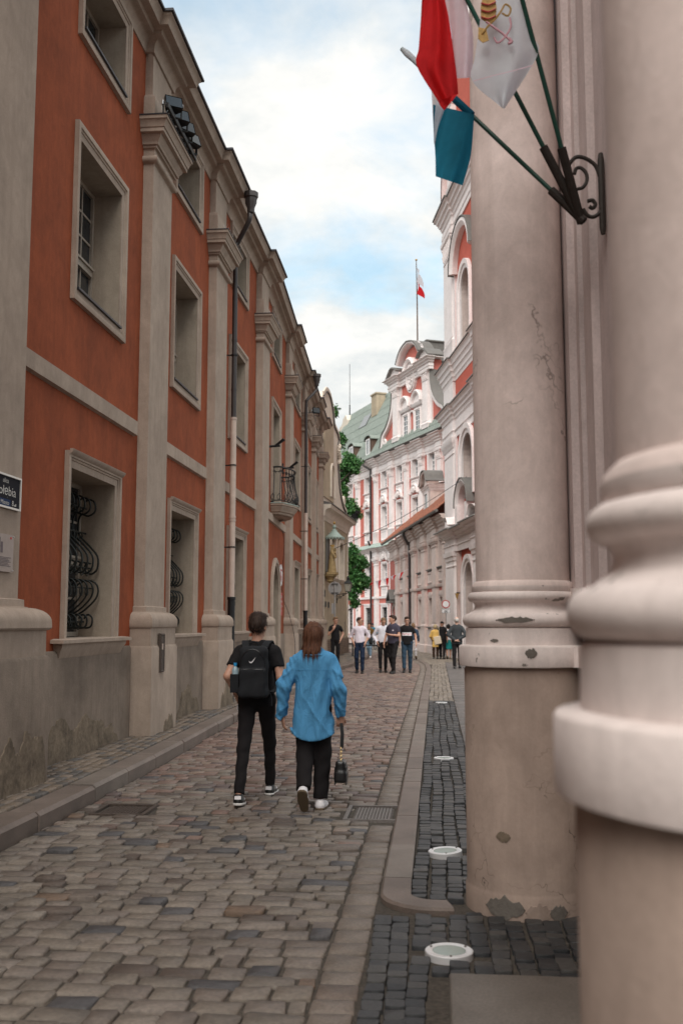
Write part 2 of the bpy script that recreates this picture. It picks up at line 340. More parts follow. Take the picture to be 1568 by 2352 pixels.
# street bed
def strip(ys, xa, xb, z):
    mb = MB(); vs = []
    for y in ys: vs += [(xa(y), y, z), (xb(y), y, z)]
    return mb.add(vs, [(2 * i, 2 * i + 1, 2 * i + 3, 2 * i + 2) for i in range(len(ys) - 1)])
YS = [-16, -8, -4, 0, 4, 8, 11.5, 17, 24, 30, 36, 38, 40, 42, 44, 46, 48, 50, 52, 54, 57, 60, 63, 66, 70]
street = strip(YS, lambda y: XL(y) - 0.05, lambda y: XR(y) + 0.25, -0.0165).build('street', 'sandjoint')
tag(street, 'narrow cobbled street of worn brown and grey stones', 'street', kind='structure')
GR = [(-0.77, -0.33, 8.58, 9.22), (-2.99, -2.53, 8.62, 9.08)]
def blocked(x, y, pad=0.05): return any(a - pad < x < b + pad and c - pad < y < d + pad for a, b, c, d in GR)
st = []
y = 3.3; row = 0
while y < 64:
    dep = random.uniform(0.118, 0.162) * (1.0 if y < 30 else 1.35); x = XL(y) + 0.01 - random.uniform(0, 0.12); xe = XR(y)
    while x < xe - 0.05:
        w = random.choice([0.13, 0.15, 0.17, 0.19, 0.21, 0.25]) * random.uniform(0.9, 1.1) * (1.0 if y < 30 else 1.25); x1 = min(x + w, xe)
        if xe - x1 < 0.08: x1 = xe
        cx, cy = (x + x1) / 2, y + dep / 2
        if x1 - x > 0.06 and not blocked(cx, cy):
            wav = 0.05 * math.sin(cx * 1.7 + 0.6) + 0.018 * math.sin(cx * 5 + y)
            cs = [(a, b + wav) for a, b in jq(max(x, XL(y) + 0.01), x1, y, y + dep, 0.009, random.uniform(0.007, 0.018))]
            far = (y - 8.3) / 3.5 + random.gauss(0, 0.35)
            st.append((cs, random.gauss(0.0, 0.006), random.random(), dict(dome=random.uniform(0.0, 0.006)), y, 'cobblered' if far > 0.5 else 'cobble'))
        x = x1
    y += dep
emit_setts(st, street, 'cobblestone', 'cobble_paving', None)
# gutter course, one stone wide (two where the street turns red)
st = []; y = 3.2
while y < 60:
    dep = random.uniform(0.15, 0.27); x0 = XR(y)
    if not blocked(x0 + 0.1, y + dep / 2):
        st.append((jq(x0 + 0.004, x0 + 0.205, y, y + dep, 0.005, 0.012), random.gauss(-0.004, 0.003), random.random(), dict(dome=0.004, rnd=0.08), y, 'gutter'))
    y += dep
emit_setts(st, street, 'gutter_stone', 'gutter_course', None, 150)
# pavement on the right: kerb, black setts, pale setts, slabs
rp = strip(YS, lambda y: XR(y) + 0.2, lambda y: 3.2 if y < 41 else max(XR(y) + 0.3, 3.2 - (y - 41) * 0.38), -0.02).build('right_pavement', 'sandjoint')
tag(rp, 'right pavement of black setts, pale setts and smooth slabs', 'pavement', kind='structure')
LAMPS = [(0.05, 5.24), (0.05, 7.43), (0.08, 12.4), (0.10, 20.9)]
def hit_lamp(x, y): return any((x - a) ** 2 + (y - b) ** 2 < 0.165 ** 2 for a, b in LAMPS)
st = []
def cols(x0, x1, y0, y1, w, dlo, dhi, mt, zt, skip=None, gap=0.010, wave=0.02):
    n = max(1, round((x1 - x0) / w)); w = (x1 - x0) / n
    for k in range(n):
        y = y0 + random.uniform(-0.1, 0)
        ph = random.uniform(0, 6)
        while y < y1:
            d = random.uniform(dlo, dhi); cx, cy = x0 + (k + 0.5) * w, y + d / 2
            if cy > y0 and not (skip and skip(cx, cy)) and not hit_lamp(cx, cy):
                o = wave * 0.5 * math.sin(cy * 2.1 + ph)
                st.append(([(a + o, b) for a, b in jq(x0 + k * w, x0 + (k + 1) * w, y, min(y + d, y1), 0.006, gap)], zt + random.gauss(0, 0.004), random.random(), dict(dome=random.uniform(0.0, 0.005)), y, mt))
            y += d
colhit = lambda x, y: (x - 0.535) ** 2 + (y - 6.23) ** 2 < 0.38 ** 2 or (x > 0.0 and y < 4.95) or ((x + 0.36) / 0.62 < 1 and False)
kerbend = lambda x, y: -0.37 < x < 0.19 and 5.93 + max(0, (-0.1 - x)) * 0.35 < y < 6.23 and (x - 0.2) ** 2 * 0 < 1
cols(-0.355, 0.98, 3.4, 5.99, 0.105, 0.085, 0.135, 'blacksett', 0.0, lambda x, y: colhit(x, y) or (y > 5.88 and x < 0.2))
cols(-0.16, 0.36, 6.2, 21.4, 0.104, 0.075, 0.115, 'blacksett', 0.012, colhit)
cols(0.36, 1.0, 6.7, 14, 0.106, 0.075, 0.115, 'blacksett', 0.012, colhit)
cols(-0.16, 0.36, 21.4, 40.5, 0.104, 0.09, 0.14, 'palesett', 0.012, colhit)
emit_setts(st, rp, 'paving_sett', 'sett_paving', None)
st = []
yy = 40.5
while yy < 68:
    xa, xb = XR(yy) + 0.42, 0.75 - (yy - 47) * 0.18 + (2.2 if yy < 46 else 0.35); x = xa
    while x < xb:
        w = random.uniform(0.14, 0.22); st.append((jq(x, min(x + w, xb), yy, yy + 0.17, 0.008, 0.02), 0.012 + random.gauss(0, 0.004), random.random(), dict(dome=0.006), yy, 'palesett')); x += w
    yy += 0.17
emit_setts(st, rp, 'paving_sett', 'far_sett_paving', None, 0, 0)
mb = MB()
def slab(parent, name, mt, x0, x1, y0, y1, z0, z1, b=0.012):
    m = MB(); vs = []
    for (i, z) in ((0, z0), (0, z1 - b), (b, z1)): vs += [(x0 + i, y0 + i, z), (x1 - i, y0 + i, z), (x1 - i, y1 - i, z), (x0 + i, y1 - i, z)]
    m.add(vs, [(r_ * 4 + j, r_ * 4 + (j + 1) % 4, (r_ + 1) * 4 + (j + 1) % 4, (r_ + 1) * 4 + j) for r_ in (0, 1) for j in range(4)] + [(8, 9, 10, 11)], random.random())
    return m.build(name, mt, parent, smooth=50)
slab(rp, 'stone_slab', 'slab', 0.045, 1.0, 3.2, 4.93, -0.1, 0.012)
y = 14.0
while y < 41.5:
    slab(rp, 'paving_slab', 'greyslab', 0.37, 0.98, y, y + 0.79, -0.1, 0.018, 0.006); slab(rp, 'paving_slab', 'greyslab', 0.99, 1.6, y, y + 0.79, -0.1, 0.018, 0.006); y += 0.8
def kerb_piece(pts, w0, w1, z0, z1, parent, name='kerb_stone', front=0.015):
    """kerb with its left edge on pts"""
    prof = [(w0, z0), (w0, z1 - front), (w0 + front, z1), (w1 - front * 0.5, z1), (w1, z1 - front * 0.5), (w1, z0)]
    m = MB(); m.sweep(pts, prof); m.t = [random.random()] * len(m.v); return m.build(name, 'kerb', parent, smooth=40)
y = 6.62
while y < 58:
    d = random.uniform(0.75, 1.15); a = [(XR(y + 0.006 + (d - 0.012) * t) + 0.205, y + 0.006 + (d - 0.012) * t) for t in (0, 0.5, 1)]
    kerb_piece(a, 0.004, 0.19, -0.1, 0.022 + random.uniform(-0.003, 0.003), rp); y += d
cur = [(0.09, 5.945), (0.06, 5.938)] + [(-0.02 - 0.335 * math.sin(R(a)), 6.27 - 0.335 * math.cos(R(a))) for a in (5, 20, 35, 50, 65, 80, 90)] + [(-0.36, 6.61)]
kerb_piece(cur, 0.004, 0.19, -0.1, 0.024, rp, 'curved_kerb_stone')
# pavement on the left: kerb stones and setts, 0.15 above the street
LPZ = 0.15
WALLX = lerp_tab([(-5, -4.13), (23.6, -4.13), (42.8, -4.95), (43, -4.9), (51, -4.4), (51.2, -7), (60, -12)])
lp = strip(YS[:20], lambda y: WALLX(y) - 0.3, lambda y: XL(y) - 0.1, LPZ - 0.022).build('left_pavement', 'sandjoint')
tag(lp, 'narrow left pavement of brown setts below the orange facade', 'pavement', kind='structure')
y = -14.0
while y < 50:
    d = random.uniform(0.95, 1.45); o = random.gauss(0, 0.008); a = [(XL(y + 0.008 + (d - 0.016) * t) + o, y + 0.008 + (d - 0.016) * t) for t in (0, 0.5, 1)]
    kerb_piece(a[::-1], 0.0, 0.27 + random.uniform(-0.01, 0.01), -0.1, LPZ - 0.008 + random.gauss(0, 0.004), lp, front=0.03); y += d
st = []
def lskip(x, y): return x < WALLX(y) + 0.02
for k in range(8):
    y = 4.5
    while y < 50:
        d = random.uniform(0.11, 0.2) * (1 if y < 25 else 1.3); x0 = XL(y) - 0.285 - (k + 1) * 0.112
        cx, cy = x0 + 0.056, y + d / 2
        if cx > WALLX(cy) - 0.05: st.append((jq(x0, x0 + 0.112, y, y + d, 0.006, 0.014), LPZ + random.gauss(0, 0.003), random.random(), dict(dome=0.006), y, 'leftsett'))
        y += d
emit_setts(st, lp, 'pavement_sett', 'pavement_setts', None, 300)
# drain grates
def grate(x0, x1, y0, y1, label, mt):
    e = empty('drain_grate', ((x0 + x1) / 2, (y0 + y1) / 2, 0), 0, label, 'drain', 'drain grates in the street')
    w, d = (x1 - x0) / 2, (y1 - y0) / 2; f = MB()
    f.sweep([(-w, -d), (-w, d), (w, d), (w, -d)], [(0, -0.06), (0, 0.008), (-0.035, 0.008), (-0.045, -0.06)], closed=True); f.build('frame', mt, e)
    b = MB(); b.quad((-w + .04, -d + .04, -0.055), (w - .04, -d + .04, -0.055), (w - .04, d - .04, -0.055), (-w + .04, d - .04, -0.055)); b.build('well', 'roofedge', e)
    n = 12
    for k in range(1, n):
        g = MB(); xx = -w + 0.04 + (2 * w - 0.08) * k / n; g.box(xx - 0.008, xx + 0.008, -d + 0.04, d - 0.04, -0.045, 0.0); g.build('bar', mt, e)
    for k in range(1, 9):
        g = MB(); yy_ = -d + 0.04 + (2 * d - 0.08) * k / 9; g.box(-w + 0.04, w - 0.04, yy_ - 0.009, yy_ + 0.009, -0.045, -0.003); g.build('crossbar', mt, e)
plain('castiron', (0.16, 0.14, 0.13), 0.5, 0.3, 0.3, 60, var=0.3); plain('castdark', (0.07, 0.05, 0.04), 0.7, 0.1, 0.4, 60, var=0.4)
grate(-0.76, -0.345, 8.6, 9.2, 'grey cast iron drain grate beside the right kerb', 'castiron')
grate(-2.97, -2.55, 8.64, 9.06, 'brown sunken drain grate below the left kerb', 'castdark')
# recessed ground lamps
for k, (x, y) in enumerate(LAMPS):
    e = empty('ground_lamp', (x, y, 0.02 if k else 0.014), 0, ['nearest round steel ground lamp on the black setts', 'second ground lamp, level with the mid column', 'third ground lamp, beyond the column', 'farthest ground lamp where the black setts end'][k], 'lamp', 'round lamps let into the right pavement')
    e.rotation_euler = (R(random.uniform(-1, 1)), R(-3 if k == 1 else 0), 0)
    ring = MB(); ring.lathe([(0.121, -0.05), (0.121, -0.001), (0.116, 0.0025), (0.088, 0.002), (0.084, 0.0), (0.084, -0.05)], n=40); ring.build('ring', 'whitemetal', e)
    gl = MB(); gl.lathe([(0.0835, -0.02), (0.0835, -0.001), (0.04, 0.0), (0.002, 0.001)], n=32); gl.build('glass', 'groundglass', e)
    for q in range(3):
        sw = MB(); a = q * 2.094 + 0.6; sw.lathe([(0.006, 0.0), (0.006, 0.0075), (0.001, 0.008)], (0.1 * math.cos(a), 0.1 * math.sin(a), 0), 8); sw.build('screw', 'castiron', e)
# ---------------------------------------------------------------- orange palace on the left (local x = along the street, -y = towards the street)
BEND = 23.6
def WB(x, y, z): return (x, y + max(0.0, x - BEND) * 0.043, z)
LB = empty('orange_palace', (-4.1, 0, 0), R(90), 'long orange palace with grey stone pilasters on the left of the street', 'building')
def lb(m, name, mat, parent=LB, **k): return m.build(name, mat, parent, warp=WB, **k)
PILS = [(8.1, 9.17), (13.33, 14.32), (17.5, 18.45), (22.5, 23.45), (28.35, 29.3), (33.6, 34.5), (37.75, 38.55), (41.55, 42.4)]
BAYS = [(10.65, 12.54), (14.94, 16.8), (19.33, 21.2), (24.95, 26.9), (30.75, 32.75), (35.75, 37.3), (39.4, 40.9)]
END = 42.75; IN = 0.17; X0 = -14.0
PILS += [(3.2, 4.2), (-1.6, -0.6), (-6.4, -5.4), (-11.2, -10.2)]; BAYS += [(5.2, 7.1), (0.35, 2.25), (-4.45, -2.55), (-9.25, -7.35)]     # unseen facade behind the camera, added to keep skylight off the near walls
PSORT = sorted(PILS)
holes = []
for k, (a, b) in enumerate(BAYS):
    holes.append((a + IN, b - IN, 8.69, 9.68)); holes.append((a + IN, b - IN, 5.49 if k != 3 else 4.75, 7.29))
    if k != 3: holes.append((a + IN, b - IN, 1.47, 3.40))
AX0, AX1, ASP = 25.22, 26.68, 2.35     # arched doorway
holes.append((AX0, AX1, 0.15, 3.2))
w = MB(); wall_grid(w, X0, END, 1.3, 10.0, holes)
ar = arc((AX0 + AX1) / 2, ASP, (AX1 - AX0) / 2, 0.80, 0, 180, 16)       # masonry between the arch and its square hole
cz = 3.2
for i in range(len(ar) - 1): w.quad((ar[i][0], 0, ar[i][1]), (ar[i + 1][0], 0, ar[i + 1][1]), (ar[i + 1][0], 0, cz), (ar[i][0], 0, cz))
w.quad((END, 0, 0), (END, 6, 0), (END, 6, 10), (END, 0, 10)); w.quad((X0, 0, 0), (X0, 6, 0), (X0, 6, 10), (X0, 0, 10))
lb(w, 'wall', 'orange', smooth=0)
back = MB(); back.quad((X0, 1.2, 0), (END, 1.2, 0), (END, 1.2, 10), (X0, 1.2, 10)); lb(back, 'inner_wall', 'roofedge', smooth=0)
# dado with broken plaster patches standing proud of the masonry behind it
d = MB(); prev = X0
segs = []
for (a, b) in PSORT: segs.append((prev, a - 0.2)); prev = b + 0.2
segs.append((prev, END))
def split_door(s_): return [(s_[0], AX0 - 0.2), (AX1 + 0.2, s_[1])] if s_[0] < AX0 < s_[1] else [s_]
for s_ in segs:
    for (a, b) in split_door(s_):
        if b - a < 0.1: continue
        d = MB(); d.sweep([(a, 0), (b, 0)], [(-0.02, 1.345), (0.025, 1.345), (0.04, 1.31), (0.04, 0.0), (-0.02, 0.0)]); lb(d, 'dado', 'dado')
def patch(xc, wd, hz, y, seed, name, mat, z0=0.12, parent=LB):
    """ragged scab where the plaster has come off, a few mm proud"""
    rr = random.Random(seed); top = []; n = 40
    for i in range(n + 1):
        t = i / n; e = (math.sin(PI * t)) ** 0.45
        top.append((xc - wd / 2 + wd * t + rr.uniform(-.01, .01), z0 + max(0.02, hz * e * (0.74 + 0.16 * math.sin(t * 7 + seed) + 0.10 * math.sin(t * 19 + 2 * seed) + rr.uniform(-.05, .05)))))
    poly = [(xc - wd / 2, z0)] + top + [(xc + wd / 2, z0)]
    m = MB(); m.prism(poly, y - 0.006, y + 0.01); return lb(m, name, mat, parent, smooth=20)
patch(11.1, 2.2, 0.66, -0.046, 1, 'bare_masonry', 'bareplaster'); patch(12.3, 0.7, 0.3, -0.047, 11, 'bare_masonry', 'bareplaster')
patch(16.3, 1.5, 0.55, -0.046, 5, 'bare_masonry', 'bareplaster'); patch(20.4, 1.6, 0.4, -0.046, 8, 'bare_masonry', 'bareplaster')
# string course
for i, s_ in enumerate(segs[1:-1] + [(PSORT[-1][1] + 0.02, END)]):
    m = MB(); a, b = s_; m.sweep([(a - 0.03 if i < 11 else a, 0), (b + 0.03 if i < 11 else b, 0)], [(-0.01, 4.40), (0.055, 4.395), (0.055, 4.205), (-0.01, 4.19)]); lb(m, 'string_course', 'leftstone')
# pilasters
def pil_path(a, b, p): return [(a, 0.02), (a, -p), (b, -p), (b, 0.02)]
for k, (a, b) in enumerate(PILS):
    m = MB(); m.sweep(pil_path(a, b, 0.15), [(0, 8.25), (0, 1.84)]); p = lb(m, 'pilaster', 'leftstone')
    m = MB(); ko = 1.5 if k == 0 else 1.0; m.sweep(pil_path(a, b, 0.15), [(0, 1.335), (0.15 * ko, 1.335), (0.165 * ko, 1.30), (0.165 * ko, 0.0), (0, 0.0)]); lb(m, 'plinth', 'dado' if k == 0 else 'leftstone', p)
    pr = [(0.0, 1.875), (0.03, 1.865), (0.032, 1.80), (0.05, 1.795)] + [(0.05 + 0.115 * math.sin(R(t)), 1.655 + 0.135 * math.cos(R(t))) for t in range(0, 91, 10)] + [(0.167, 1.60), (0.155, 1.58), (0.14, 1.576), (0.14, 1.33), (0, 1.33)]
    m = MB(); m.sweep(pil_path(a, b, 0.15), [(o_ * ko, z_) for o_, z_ in pr]); lb(m, 'base', 'leftstone', p)
    pr = [(0.0, 8.19), (0.02, 8.2)] + [(0.02 + 0.05 * math.sin(R(t)), 8.25 - 0.05 * math.cos(R(t))) for t in range(0, 181, 30)] + [(0.012, 8.31), (0.012, 8.41), (0.05, 8.415), (0.05, 8.445), (0.08, 8.45), (0.08, 8.48), (0.09, 8.50), (0.115, 8.535), (0.13, 8.575), (0.13, 8.585), (0.185, 8.59), (0.185, 8.645), (0.20, 8.65), (0.205, 8.68), (0.225, 8.73), (0.235, 8.745), (0.25, 8.75), (0.25, 8.80), (0, 8.81)]
    m = MB(); m.sweep(pil_path(a, b, 0.15), pr); lb(m, 'capital', 'leftstone', p)
    m = MB(); m.sweep(pil_path(a, b, 0.15), [(0.0, 8.835), (0.262, 8.815), (0.262, 8.80), (0.0, 8.80)]); lb(m, 'capital_flashing', 'roofedge', p)
    m = MB(); m.sweep(pil_path(a, b, 0.112), [(0, 9.90), (0, 9.24), (0.045, 9.2), (0.055, 9.16), (0.055, 8.83)]); lb(m, 'attic_block', 'leftstone', p)
    rs = random.Random(k)
    if k < 5:
        sp = MB()
        for q in range(26):
            xx = a - 0.2 + (b - a + 0.4) * q / 25; sp.tube([(xx, -0.33, 8.82), (xx + rs.uniform(-.05, .05), -0.36 + rs.uniform(-.04, .06), 8.93)], 0.0016, 3)
        lb(sp, 'pigeon_spikes', 'steel', p, smooth=0)
    if k in (1, 2): patch((a + b) / 2 + (0.25 if k == 1 else 0.1), 0.5 if k == 1 else 1.05, 0.3 if k == 1 else 0.62, -0.318, 20 + k, 'bare_masonry', 'bareplaster', 0.12, p)
    if k == 0: patch(8.8, 1.15, 0.75, -0.4, 33, 'bare_masonry', 'bareplaster', 0.12, p)
# main cornice, breaking forward over each pilaster; roof edge and roof
path = [(X0, 0)]
for (a, b) in PSORT: path += [(a - 0.06, 0), (a - 0.06, -0.12), (b + 0.06, -0.12), (b + 0.06, 0)]
path += [(END, 0)]
pr = [(-0.02, 9.84), (0.02, 9.845), (0.03, 9.88)] + [(0.03 + 0.13 * (1 - math.cos(R(t))), 9.89 + 0.13 * math.sin(R(t))) for t in range(0, 91, 15)] + [(0.175, 10.03), (0.175, 10.06), (0.19, 10.075), (0.30, 10.08), (0.305, 10.10), (0.315, 10.14), (0.34, 10.185), (0.36, 10.20), (0.36, 10.23), (-0.02, 10.25)]
m = MB(); m.sweep(path, pr); lb(m, 'cornice', 'leftstone')
m = MB(); m.sweep(path, [(-0.02, 10.29), (0.385, 10.27), (0.40, 10.255), (0.395, 10.225), (0.355, 10.232)]); lb(m, 'roof_edge', 'roofedge')
m = MB(); m.quad((X0, -0.2, 10.28), (END, -0.2, 10.28), (END, 5.5, 13.4), (X0, 5.5, 13.4)); m.quad((X0, 11, 10.3), (END, 11, 10.3), (END, 5.5, 13.4), (X0, 5.5, 13.4)); lb(m, 'roof', 'rooftile', smooth=0)
# windows
def sash_window(par, x0, x1, z0, z1, y, cols_, rows, mat='sash', gmat='glass', fr=0.055, transom=None, warp=True, bar=0.014):
    bl = lb if warp else (lambda m, n, mt, p, **k: m.build(n, mt, p, **k))
    f = MB(); f.box(x0, x0 + fr, y - 0.04, y + 0.04, z0, z1); f.box(x1 - fr, x1, y - 0.04, y + 0.04, z0, z1); f.box(x0 + fr, x1 - fr, y - 0.039, y + 0.039, z0, z0 + fr); f.box(x0 + fr, x1 - fr, y - 0.039, y + 0.039, z1 - fr, z1)
    xm = (x0 + x1) / 2; f.box(xm - fr * 0.7, xm + fr * 0.7, y - 0.038, y + 0.038, z0 + fr, z1 - fr)
    zt = transom if transom else None
    if zt:
        f.box(x0 + fr, x1 - fr, y - 0.06, y + 0.03, zt - 0.05, zt + 0.05); f.box(x0 + fr, x1 - fr, y - 0.085, y + 0.03, zt + 0.03, zt + 0.06)
    bl(f, 'sash', mat, par)
    lights = [(z0 + fr, z1 - fr)] if not zt else [(z0 + fr, zt - 0.05), (zt + 0.06, z1 - fr)]
    b = MB()
    for (la, lz) in lights:
        r_ = rows if not zt else max(1, round(rows * (lz - la) / (z1 - z0)))
        for side in ((x0 + fr, xm - fr * 0.7), (xm + fr * 0.7, x1 - fr)):
            for j in range(1, r_): zz = la + (lz - la) * j / r_; b.box(side[0], side[1], y - 0.02, y + 0.015, zz - bar, zz + bar)
            for j in range(1, cols_): xx = side[0] + (side[1] - side[0]) * j / cols_; b.box(xx - bar, xx + bar, y - 0.022, y + 0.016, la, lz)
            g = MB(); g.box(side[0], side[1], y - 0.006, y + 0.002, la, lz); bl(g, 'pane', gmat, par)
    if b.v: bl(b, 'glazing_bars', mat, par)
SUR = [(0.006, -0.02), (0.004, 0.0), (-0.003, 0.001), (-0.003, 0.018), (0.075, 0.022), (0.08, 0.035), (0.10, 0.04), (0.105, 0.055), (0.15, 0.06), (0.168, 0.055), (0.17, -0.02)]
def opening_path(a, b, c, d): return [(b, c), (b, d), (a, d), (a, c)]
GP = [(0.30, 3.18), (0.23, 3.21), (0.16, 3.17), (0.15, 3.06), (0.24, 3.0), (0.34, 3.02), (0.38, 2.9), (0.36, 2.76), (0.22, 2.62), (0.10, 2.48), (0.10, 2.33), (0.18, 2.26), (0.27, 2.31), (0.25, 2.40), (0.19, 2.39)]
GP2 = [(0.40, 2.10), (0.28, 2.17), (0.14, 2.16), (0.08, 2.07), (0.11, 1.95), (0.24, 1.82), (0.38, 1.72), (0.36, 1.62), (0.26, 1.585), (0.17, 1.60), (0.15, 1.70), (0.21, 1.75), (0.26, 1.70)]
GC = [spline([(p[0], p[1]) for p in g], 4) for g in (GP, GP2)]
for k, (a, b) in enumerate(BAYS):
    x0, x1 = a + IN, b - IN
    for fl, (z0, z1, dep) in enumerate(((1.47, 3.40, 0.46), (5.49, 7.29, 0.40), (8.69, 9.68, 0.40))):
        if fl == 0 and k == 3: continue
        door = fl == 1 and k == 3
        if door: z0 = 4.75
        s_ = MB()
        if fl == 0: s_.sweep(opening_path(x0, x1, z0, z1), SUR, axes='xz')
        elif door: s_.sweep(opening_path(x0, x1, z0, z1), SUR, axes='xz')
        else: s_.sweep(opening_path(x0, x1, z0, z1), SUR, axes='xz', closed=True)
        win = lb(s_, 'window', 'leftstone')
        if fl == 0:
            m = MB(); m.sweep([(x0 - 0.17, -0.058), (x1 + 0.17, -0.058)], [(0, z1 + 0.125), (0.02, z1 + 0.14), (0.04, z1 + 0.165), (0.045, z1 + 0.185), (0, z1 + 0.19)]); lb(m, 'head_moulding', 'leftstone', win)
            m = MB(); m.sweep([(x0 - 0.33, 0.0), (x0 - 0.33, -0.05), (x1 + 0.33, -0.05), (x1 + 0.33, 0.0)], [(0, 1.475), (0.10, 1.462), (0.10, 1.425), (0, 1.424)]); m.box(x0, x1, 0.0, dep, 1.44, 1.472); lb(m, 'sill', 'leftstone', win)
            m = MB(); m.sweep([(x0 - 0.29, 0.0), (x0 - 0.29, -0.05), (x1 + 0.29, -0.05), (x1 + 0.29, 0.0)], [(0, 1.43), (0.055, 1.423), (0.05, 1.38), (0.02, 1.33), (0.0, 1.27), (-0.04, 1.24)]); lb(m, 'sill_moulding', 'leftstone', win)
        else:
            m = MB(); m.box(x0 - 0.02, x1 + 0.02, -0.05, dep, z0 - 0.012, z0 + 0.014); lb(m, 'sill_flashing', 'roofedge', win)
        rv = MB(); reveal_box(rv, (x0, x1, z0, z1), 0.0, dep); lb(rv, 'reveal', 'reveal', win, smooth=0)
        sash_window(win, x0, x1, z0 + 0.01, z1, dep, 2 if fl else 1, {0: 4, 1: 5, 2: 3}[fl] if not door else 5, transom={0: 2.42, 1: 6.2, 2: None}[fl])
        if fl == 0:
            nb = 8
            for q in range(nb):
                xx = x0 + 0.1 + (x1 - x0 - 0.2) * q / (nb - 1)
                for cv in GC:
                    g = MB(); g.tube([(xx, dep - 0.02 - (0.40 - p[0]) * 0.95, p[1]) for p in cv], 0.0125, 6); lb(g, 'grille_bar', 'grille', win)
            g = MB()
            for (yy_, zz) in ((0.30, 3.1), (0.30, 2.78), (0.20, 2.33), (0.20, 2.08), (0.3, 1.66)):
                yb = dep - 0.02 - (0.40 - yy_) * 0.95; g.tube([(x0 + 0.02, yb, zz), (x1 - 0.02, yb, zz)], 0.011, 6)
                for q in range(nb - 1):
                    xm = x0 + 0.1 + (x1 - x0 - 0.2) * (q + 0.5) / (nb - 1); g.tube([(xm + 0.05 * math.cos(t * PI / 5), yb, zz - 0.05 + 0.05 * math.sin(t * PI / 5)) for t in range(11)], 0.007, 4)
            lb(g, 'grille_scrollwork', 'grille', win)
# arched doorway
m = MB(); apath = [(AX1, 0.14), (AX1, ASP)] + ar[1:-1] + [(AX0, ASP), (AX0, 0.14)]
m.sweep(apath, [(0.006, -0.02), (0.004, 0.0), (-0.003, 0.001), (-0.003, 0.03), (0.05, 0.045), (0.06, 0.07), (0.15, 0.075), (0.16, 0.06), (0.2, 0.05), (0.2, -0.02)], axes='xz'); dr = lb(m, 'doorway', 'leftstone')
m = MB(); n_ = len(apath)
for i in range(n_ - 1): m.quad((apath[i][0], 0, apath[i][1]), (apath[i + 1][0], 0, apath[i + 1][1]), (apath[i + 1][0], 0.55, apath[i + 1][1]), (apath[i][0], 0.55, apath[i][1]))
lb(m, 'reveal', 'reveal', dr, smooth=0)
plain('doorwood', (0.055, 0.045, 0.04), 0.5, 0, 0.3, 30, var=0.2)
m = MB()
for sx in (0, 1):
    xa = AX0 + sx * (AX1 - AX0) / 2 + 0.02; xb = xa + (AX1 - AX0) / 2 - 0.04; m.box(xa, xb, 0.5, 0.55, 0.15, 3.2)
    for (za, zb) in ((0.35, 0.95), (1.1, 1.75), (1.9, 2.45)): m.sweep(opening_path(xa + 0.12, xb - 0.12, za, zb), [(-0.05, 0.0), (0.0, 0.03), (0.03, 0.0)], closed=True, axes='xz', base=0.5)
lb(m, 'door_leaf', 'doorwood', dr)
# balcony over the doorway
def bal_outline(off, nn=18):
    xa, xb = 25.0 - off, 26.85 + off; o = [(xa, 0.0), (xa, -0.25 - off * 0.2)]
    o += [(xa + 0.15 + (xb - xa - 0.3) * t / nn, -0.30 - off - 0.22 * math.sin(PI * t / nn)) for t in range(nn + 1)]
    return o + [(xb, -0.25 - off * 0.2), (xb, 0.0)]
m = MB(); bp = bal_outline(0.0)
m.sweep(bp, [(-0.5, 4.68), (0.10, 4.68), (0.10, 4.63), (0.07, 4.61), (0.06, 4.57), (0.015, 4.53), (0.0, 4.48), (-0.05, 4.45), (-0.05, 4.42), (-0.08, 4.40), (-0.3, 4.36)], cap=False)
m.add([(x, y_, 4.385) for x, y_ in bal_outline(-0.08)], [tuple(range(len(bp)))]); m.add([(x, y_, 4.678) for x, y_ in bal_outline(-0.02)], [tuple(range(len(bp)))])
bal = lb(m, 'balcony', 'leftstone')
m = MB(); m.sweep(bp, [(-0.3, 4.70), (0.115, 4.695), (0.115, 4.675), (-0.3, 4.683)], cap=False); lb(m, 'slab_flashing', 'patina', bal)
m = MB(); tp = [(x, y_, 5.62) for x, y_ in bal_outline(0.02)]; m.tube(tp, 0.022, 6); m.tube([(x, y_, 4.76) for x, y_ in bal_outline(0.0)], 0.014, 6); m.tube([(x, y_, 5.5) for x, y_ in bal_outline(0.0)], 0.009, 6); lb(m, 'rail', 'iron', bal)
bo = bal_outline(0.0, 18); pts_ = [Vector(p) for p in bo]
Ls = [0]
for i in range(1, len(pts_)): Ls.append(Ls[-1] + (pts_[i] - pts_[i - 1]).length)
